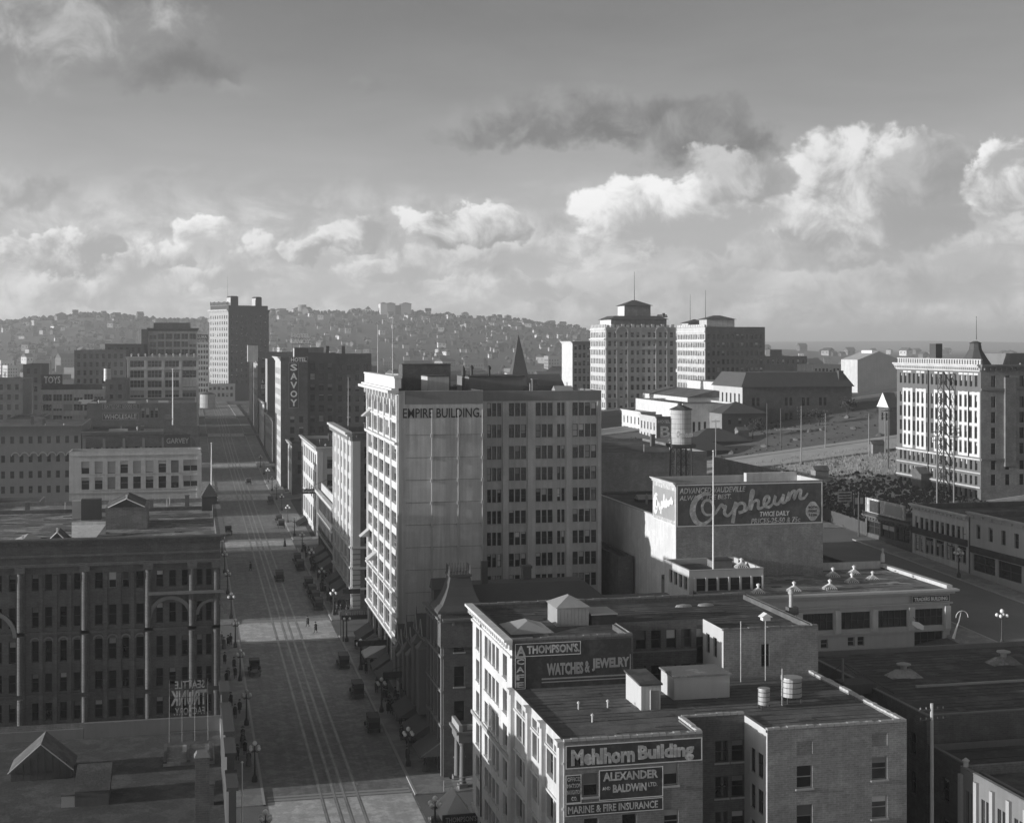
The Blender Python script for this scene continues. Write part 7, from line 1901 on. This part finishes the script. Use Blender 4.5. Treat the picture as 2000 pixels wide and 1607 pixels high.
for i, (a, c, z) in enumerate(((196, 201, 3.8), (202, 206, 3.8), (214, 219, 3.9), (221, 227, 3.9), (253, 259, 3.9), (261, 268, 3.9), (270, 276, 3.9), (286, 292, 3.8), (294, 300, 3.8), (303, 310, 3.8), (347, 356, 3.9), (160.5, 166, 3.6), (168, 175, 3.6), (177, 184, 3.6))):
    awning('dark shop awning, %s along the right pavement' % ordn(i), a, c, zg(28, a) + z)
t = thing('theatre_canopy', 'flat iron and glass canopy over the pavement at the tower corner', 'canopy', (26, 233, zg(26, 233)))
b = MB(); b.box(23.9, 28.6, 229.6, 234.6, zg(26, 232) + 3.7, zg(26, 232) + 4.4); b.build('roof', 'iron', t)
for (x, y) in ((24.2, 230), (24.2, 234.2)): b = MB(); b.tube((x, y, zg(26, 232)), (x, y, zg(26, 232) + 3.7), .09); b.build('post', 'iron', t)
b = MB()
for i in range(12): b.box(24.0 + .38 * i, 24.25 + .38 * i, 229.5, 229.58, zg(26, 232) + 4.4, zg(26, 232) + 5.0)
b.build('cresting', 'paint_grey', t)['kind'] = 'stuff'
for (y, x0, x1, z, s_, lab) in ((205, 23.6, 27.8, 4.9, 'STATIONERY', 'dark hanging signboard below the tall tower'), (243.5, 25.5, 28.5, 5.2, '', 'dark plain hanging board at the far side of the crossing'), (188, 25.0, 27.9, 4.4, '', 'dark hanging board on the mansard block')):
    t = thing('hanging_sign', lab, 'sign', ((x0 + x1) / 2, y, zg(26, y) + z)); b = MB(); b.box(x0, x1, y, y + .12, zg(26, y) + z, zg(26, y) + z + .8); b.build('board', 'paint_sign', t); b = MB(); b.tube((x0, y + .06, zg(26, y) + z + .8), (x1 + .2, y + .06, zg(26, y) + z + 1.6), .03, n=5); b.build('bracket', 'iron', t)

# ---------------------------------------------------------------- motor cars of the period
def make_car():
    t = thing('motor_car', 'car', 'car', (0, 0, 0), 'motor cars along the avenue')
    b = MB(); b.box(-.68, .68, -1.9, .6, .62, 1.02); b.box(-.72, .72, -1.9, -1.7, 1.02, 1.42); b.box(-.72, -.62, -1.7, .4, 1.02, 1.26); b.box(.62, .72, -1.7, .4, 1.02, 1.26); b.box(-.66, .66, -.55, -.35, 1.02, 1.4); b.build('body', 'car_paint', t)
    b = MB(); b.add([(-.45, .6, .66), (.45, .6, .66), (.42, 1.8, .66), (-.42, 1.8, .66), (-.45, .6, 1.2), (.45, .6, 1.2), (.36, 1.8, 1.12), (-.36, 1.8, 1.12)], [(4, 5, 6, 7), (0, 1, 5, 4), (1, 2, 6, 5), (2, 3, 7, 6), (3, 0, 4, 7)]); h = b.build('hood', 'car_paint', t)
    b = MB(); b.box(-.36, .36, 1.81, 1.88, .68, 1.12); b.build('radiator', 'galvanised', h)
    b = MB(); b.box(-.62, .62, -1.6, -.5, 1.03, 1.16); b.box(-.62, .62, -.3, .25, 1.03, 1.16); b.build('seat', 'cloth_dark', t)
    b = MB(); b.add([(-.74, -1.95, 1.95), (.74, -1.95, 1.95), (.72, .5, 2.08), (-.72, .5, 2.08), (-.74, -1.95, 2.02), (.74, -1.95, 2.02), (.72, .5, 2.15), (-.72, .5, 2.15)], [(0, 3, 2, 1), (4, 5, 6, 7), (0, 1, 5, 4), (1, 2, 6, 5), (2, 3, 7, 6), (3, 0, 4, 7)]); b.box(-.74, .74, -1.98, -1.93, 1.42, 1.95)
    tp = b.build('folding_top', 'canvas_dark', t)
    b = MB()
    for x in (-.7, .7): b.tube((x, .45, 1.05), (x, .45, 2.1), .025, n=5); b.tube((x, -.6, 1.25), (x, -.6, 2.05), .025, n=5)
    b.build('top_post', 'iron', tp)
    b = MB(); b.box(-.58, .58, .52, .54, 1.2, 1.75); b.build('windscreen', 'glass', t)
    for x in (-.72, .72):
        b = MB(); xa, xb = (x - .22, x + .05) if x < 0 else (x - .05, x + .22)
        for (y0, y1, z0, z1) in ((-1.95, -1.2, .62, .86), (-1.2, -.75, .86, .5), (-.75, .75, .42, .42), (.75, 1.1, .42, .82), (1.1, 1.75, .82, .7)): b.add([(xa, y0, z0), (xb, y0, z0), (xb, y1, z1), (xa, y1, z1)], [(0, 1, 2, 3)])
        b.build('mudguard', 'car_paint', t)
        for y in (-1.45, 1.4):
            b = MB(); b.tube((x - .05, y, .42), (x + .05, y, .42), .42, n=16); w = b.build('wheel', 'rubber', t); b = MB(); b.tube((x - .06, y, .42), (x + .06, y, .42), .31, n=16); b.build('spokes', 'wood', w)
        b = MB(); b.lathe(0, 0, [(.05, -.1), (.13, .08), (.13, .1)], 10); b.v = [(x * .62 + q[0], 1.95 + q[2], .92 + q[1]) for q in b.v]; b.build('headlight', 'galvanised', t)
    return t
car0 = make_car(); firstc = True
for i, (x, y, rz_, lab) in enumerate(((22.7, 258, 0, 'parked nearest the tall tower crossing on the right'), (22.7, 264.5, 0, 'parked second beyond the tall tower crossing'), (22.6, 279, .03, 'parked third beyond the tall tower crossing'), (17.6, 288, 0, 'driving up the middle of the avenue'), (22.6, 362, 0, 'parked in front of the white corner block'), (22.6, 372, 0, 'parked second in front of the white corner block'), (9.4, 352, 3.14, 'standing at the left kerb by the white two-row block'), (22.6, 410, 0, 'parked far up on the right kerb'), (18.5, 460, 0, 'driving far up the avenue'), (104, 196, 0, 'standing on the uphill avenue behind the low pale block'), (22.5, 214, 0, 'standing at the kerb below the tall tower'), (25.8, 143.5, 1.5, 'half cut off at the near crossing by the canopy'), (22.6, 180, 0, 'at the kerb below the mansard block'), (22.6, 197, .02, 'at the kerb, second below the tall tower'), (22.6, 270.8, 0, 'parked between others beyond the tall tower crossing'), (22.6, 300, 0, 'parked by the low dark shop row'), (22.6, 308, 0, 'parked second by the low dark shop row'), (9.4, 212, 3.14, 'at the left kerb past the arcaded block'))):
    o = car0 if firstc else copy_tree(car0); firstc = False
    o.location = (x, y, zg(x, y) + .01); o.rotation_euler = (0, 0, rz_); o['label'] = 'dark open motor car ' + lab

# ---------------------------------------------------------------- people
def figure(joints, edges, rad, root_i=0):
    me = bpy.data.meshes.new('person'); me.from_pydata(joints, edges, [])
    o = bpy.data.objects.new('person', me); col.objects.link(o)
    sk = o.modifiers.new('skin', 'SKIN'); sk.use_smooth_shade = True
    ly = me.skin_vertices[0].data if me.skin_vertices else None
    if ly is None:
        bpy.context.view_layer.objects.active = o; bpy.context.view_layer.update(); ly = me.skin_vertices[0].data
    for i, r in enumerate(rad): ly[i].radius = (r, r) if not isinstance(r, tuple) else r
    ly[root_i].use_root = True
    o.modifiers.new('sub', 'SUBSURF').levels = 1
    dg = bpy.context.evaluated_depsgraph_get()
    m2 = bpy.data.meshes.new_from_object(o.evaluated_get(dg)); bpy.data.objects.remove(o)
    return m2
def person_mesh(stride, arm):
    J = [(0, 0, .95), (0, .01, 1.15), (0, .02, 1.38), (0, .03, 1.50), (0, .05, 1.58), (0, .06, 1.72),
         (-.19, .02, 1.40), (-.23, -arm, 1.14), (-.22, -arm + .10, .92), (-.21, -arm + .16, .82), (.19, .02, 1.40), (.23, arm, 1.14), (.22, arm + .10, .92), (.21, arm + .16, .82),
         (-.10, 0, .90), (-.11, stride * .55, .50), (-.11, stride, .09), (-.11, stride + .17, .05), (.10, 0, .90), (.11, -stride * .4, .50), (.11, -stride, .10), (.11, -stride + .17, .05)]
    E_ = [(0, 1), (1, 2), (2, 3), (3, 4), (4, 5), (2, 6), (6, 7), (7, 8), (8, 9), (2, 10), (10, 11), (11, 12), (12, 13), (0, 14), (14, 15), (15, 16), (16, 17), (0, 18), (18, 19), (19, 20), (20, 21)]
    Rr = [(.16, .12), (.15, .11), (.18, .12), .06, .095, .085, .075, .058, .042, .04, .075, .058, .042, .04, .10, .075, .05, .04, .10, .075, .05, .04]
    return figure(J, E_, Rr)
pm = [person_mesh(.26, .12), person_mesh(.05, .03), person_mesh(-.22, -.10)]
for m_ in pm: m_.materials.clear(); m_.materials.append(MATS['cloth_dark'])
def gear(kind):
    out = []
    b = MB(); b.lathe(0, .055, [(.085, 1.62), (.108, 1.68), (.10, 1.76), (.05, 1.80)], 12); out.append(('head_skin', None))
    if kind == 'man':
        b = MB(); b.lathe(0, .055, [(.19, 1.755), (.19, 1.775), (.115, 1.78), (.12, 1.86), (.09, 1.90)], 14); hat = b.mesh('hat', 'cloth_dark')
        b = MB(); b.lathe(0, 0, [(.25, .52), (.23, .9), (.205, 1.1), (.24, 1.38), (.12, 1.50)], 14); coat = b.mesh('coat', 'cloth_dark')
    else:
        b = MB(); b.lathe(0, .055, [(.26, 1.74), (.27, 1.77), (.14, 1.80), (.13, 1.90), (.06, 1.94)], 14); hat = b.mesh('hat', 'cloth_mid')
        b = MB(); b.lathe(0, 0, [(.36, .06), (.30, .5), (.20, .98), (.15, 1.10), (.21, 1.36), (.11, 1.50)], 14); coat = b.mesh('dress', 'cloth_mid')
    b = MB(); b.lathe(0, .06, [(.05, 1.56), (.088, 1.62), (.092, 1.70), (.06, 1.765)], 12)
    b.add([(-.02, .145, 1.66), (.02, .145, 1.66), (0, .175, 1.65), (0, .15, 1.70)], [(0, 1, 2), (0, 2, 3), (1, 3, 2)])
    face = b.mesh('face', 'skin')
    return hat, coat, face
GE = {'man': gear('man'), 'woman': gear('woman')}
def put_person(x, y, rz_, kind, mi, lab, grp):
    t = bpy.data.objects.new('person', pm[mi]); col.objects.link(t)
    t.location = (x, y, zg(x, y) + (.14 if (x > 24 or x < 8) else .01)); t.rotation_euler = (0, 0, rz_); tag(t, lab, 'person', grp)
    for nm, me in zip(('hat', 'coat' if kind == 'man' else 'dress', 'face'), GE[kind]):
        o = bpy.data.objects.new(nm, me); col.objects.link(o); o.parent = t
def walker(x, y, k, lst, side):
    li_ = min(range(len(lst)), key=lambda q: abs(lst[q] - y))
    put_person(x, y, R.choice((0, 3.14)) + R.uniform(-.3, .3), k, R.randrange(3), 'person in %s near the %s lamp on the %s pavement' % ('dark coat and hat' if k == 'man' else 'grey dress and wide hat', ordn(li_), side), 'walkers on the %s pavement' % side)
put_person(24.9, 165.6, 3.0, 'man', 1, 'person in a dark coat and hat standing by the lamp at the near right corner', None)
put_person(26.3, 161.5, 1.2, 'woman', 1, 'person in a grey dress and wide hat near the columned porch', None)
put_person(30.6, 153.2, -1.4, 'man', 0, 'person in a dark coat and hat walking beside the iron railing', None)
put_person(31.2, 153.0, -1.4, 'woman', 0, 'person in a grey dress and hat walking beside the iron railing', None)
for i in range(44):
    k = 'man' if R.random() < .7 else 'woman'
    walker(R.uniform(25.2, 27.4), R.uniform(170, 230), k, ry_, 'right')
for i in range(40):
    k = 'man' if R.random() < .7 else 'woman'
    walker(R.uniform(24.6, 27.0), R.uniform(250, 325), k, ry_, 'right')
for i in range(22):
    k = 'man' if R.random() < .75 else 'woman'
    walker(R.uniform(4.6, 6.8), R.uniform(140, 235), k, ly_, 'left')
for i, (x, y, k) in enumerate(((20.5, 238, 'man'), (19.6, 243, 'man'), (12.5, 300, 'man'), (21.5, 331, 'woman'))):
    put_person(x, y, 1.5, k, 0, 'person in %s crossing the roadway, %s from the near end' % ('dark coat and hat' if k == 'man' else 'grey dress', ordn(i)), 'people crossing the roadway')

# ================================================================ small things on the roofs
def clutter(x0, x1, y0, y1, z, n, where, seed):
    q = random.Random(seed)
    for i in range(n):
        x, y = q.uniform(x0, x1), q.uniform(y0, y1)
        k = q.choice(('chimney', 'vent', 'hatch', 'pipe'))
        if k == 'chimney':
            t = thing('chimney', 'small brick chimney among the roof clutter on %s' % where, 'chimney', (x, y, z), 'chimneys on ' + where)
            h = q.uniform(1.2, 2.4); b = MB(); b.box(x - .4, x + .4, y - .4, y + .4, z, z + h); b.build('shaft', 'brick_dark', t); b = MB(); b.box(x - .5, x + .5, y - .5, y + .5, z + h, z + h + .18); b.build('cap', 'stone_dark', t)
        elif k == 'vent':
            vent('small cowled vent among the roof clutter on %s' % where, x, y, z, q.uniform(.9, 1.7), .28, 'vents on ' + where, 'galvanised')
        elif k == 'hatch':
            t = thing('skylight', 'low ridged skylight among the roof clutter on %s' % where, 'skylight', (x, y, z), 'skylights on ' + where)
            w = q.uniform(1.2, 2.6); b = MB(); b.box(x - w, x + w, y - 1, y + 1, z, z + .4); b.build('curb', 'wood_dark', t); b = MB(); b.gable(x - w, x + w, y - 1.1, y + 1.1, z + .4, z + 1.1, 'x'); b.build('glazing', 'galvanised', t)
        else:
            t = thing('vent_pipe', 'thin vent pipe among the roof clutter on %s' % where, 'pipe', (x, y, z), 'vent pipes on ' + where)
            b = MB(); b.tube((x, y, z), (x, y, z + q.uniform(1, 2)), .08, n=6); b.build('pipe', 'galvanised', t)
clutter(-34, 0, 256, 287, 18.8, 14, 'the flat block below the white two-row building', 1)
clutter(-24, 0, 356, 380, 18, 0, 'the white two-row building', 2)
clutter(-24, -2, 392, 420, 25.7, 8, 'the dark block with pilasters', 3)
clutter(-34, 0, 476, 506, 30.5, 8, 'the wholesale house', 4)
clutter(-62, -32, 405, 436, 27.2, 8, 'the far left arched row', 5)
clutter(-50, -34, 564, 596, 32.1, 6, 'the toy warehouse', 6)
clutter(30, 56, 256, 280, 32.9, 7, 'the nine-storey block', 7)
clutter(32, 56, 350, 388, 24.2, 7, 'the white corner block', 8)
clutter(44, 57, 206, 211, 42.7, 4, 'the tall tower', 11)
clutter(-36, -18, 172, 190, 28.0, 5, 'the arcaded block', 12)
clutter(155, 182, 258, 284, 44.6, 8, 'the apartment hotel', 14)
clutter(160, 180, 528, 544, 60.4, 3, 'the arched-attic tower', 15)
clutter(66, 92, 256, 286, 29.6, 6, 'the block behind the theatre', 16)
clutter(66, 92, 295, 320, 26.6, 6, 'the second block behind the theatre', 17)
clutter(66, 84, 194, 222, 25.6, 6, 'the theatre', 18)

# laps and patches of roofing felt on the near roofs, too many to pick apart
def felt(root, x0, x1, y0, y1, z, seed, step=.95, along='x', m=('roof_tar', 'roof_gravel')):
    q = random.Random(seed); b = MB()
    a0, a1, c0, c1 = (y0, y1, x0, x1) if along == 'x' else (x0, x1, y0, y1)
    v = a0 + step
    while v < a1 - .2:
        u = c0 + .1
        while u < c1 - .5:
            e = min(c1 - .1, u + q.uniform(3, 9)); w = q.uniform(.04, .10)
            if q.random() < .85:
                if along == 'x': b.box(u, e, v, v + w, z + .001, z + .022, 0)
                else: b.box(v, v + w, u, e, z + .001, z + .022, 0)
            u = e + q.uniform(.0, .3)
        v += step
    for i in range(int((x1 - x0) * (y1 - y0) / 22)):
        x, y = q.uniform(x0 + .3, x1 - 2.6), q.uniform(y0 + .3, y1 - 1.6)
        b.box(x, x + q.uniform(.5, 2.2), y, y + q.uniform(.4, 1.2), z + .024 + .0006 * i, z + .03 + .0006 * i, 1 if q.random() < .4 else 0)
    b.build('felt_laps', list(m), root)['kind'] = 'stuff'
felt(mb, MX0 + .4, MX1 - .4, MY0 + .4, 106.6, MZ - .24, 1); felt(mb, MX2 + .4, MX3 - .4, MY0 + .4, 106.6, MZ - .25, 2); felt(mb, MX0 + .4, MX3 - .4, 107.2, MY1 - .2, MZ - .23, 3)
felt(tb, TX0 + .5, TX1 - .5, TCY + .4, TY1 - .5, TZ - .57, 4, m=('paint_dark', 'roof_gravel')); felt(tb, TX0 + .5, TC0 - .4, TY0 + .5, TCY, TZ - .59, 5, m=('paint_dark', 'roof_gravel'))
felt(bk, -26, BX1 - .6, BY0 + .6, BY1 - .6, BZ - 1.24, 7, 1.2)
felt(tr, RX0 + .3, RX1 - .6, RY0 + .3, RY1 - .5, 18.61, 8, 1.2, 'x', ('roof_gravel', 'roof_light'))
for o in list(col.objects):
    if o.name.startswith('dark_roof_block'):
        zt = 18.0 if o.location.y > 115 else 15.6; ya, yb = (113, 138) if o.location.y > 115 else (84.5, 111.6)
        felt(o, 62.5, 94.5, ya, yb, zt - .39, 9 + int(zt), 1.1, 'x', ('paint_dark', 'roof_gravel'))

# ================================================================ the air
b = MB(); b.box(-9100, 10100, -70, 12100, -16, 165)
me = b.mesh('haze', 'globe')
me.materials.clear()
hm = bpy.data.materials.new('haze'); hm.use_nodes = True
hn = hm.node_tree.nodes; hn.clear()
ho_ = hn.new('ShaderNodeOutputMaterial'); pv_ = hn.new('ShaderNodeVolumePrincipled')
pv_.inputs['Color'].default_value = (.96, .96, .96, 1)
pv_.inputs['Density'].default_value = .00018
pv_.inputs['Anisotropy'].default_value = .25
hm.node_tree.links.new(pv_.outputs[0], ho_.inputs['Volume'])
me.materials.append(hm)
hz_ = bpy.data.objects.new('haze', me); col.objects.link(hz_)
tag(hz_, 'thin pale haze lying over the whole town', 'haze', kind='stuff')
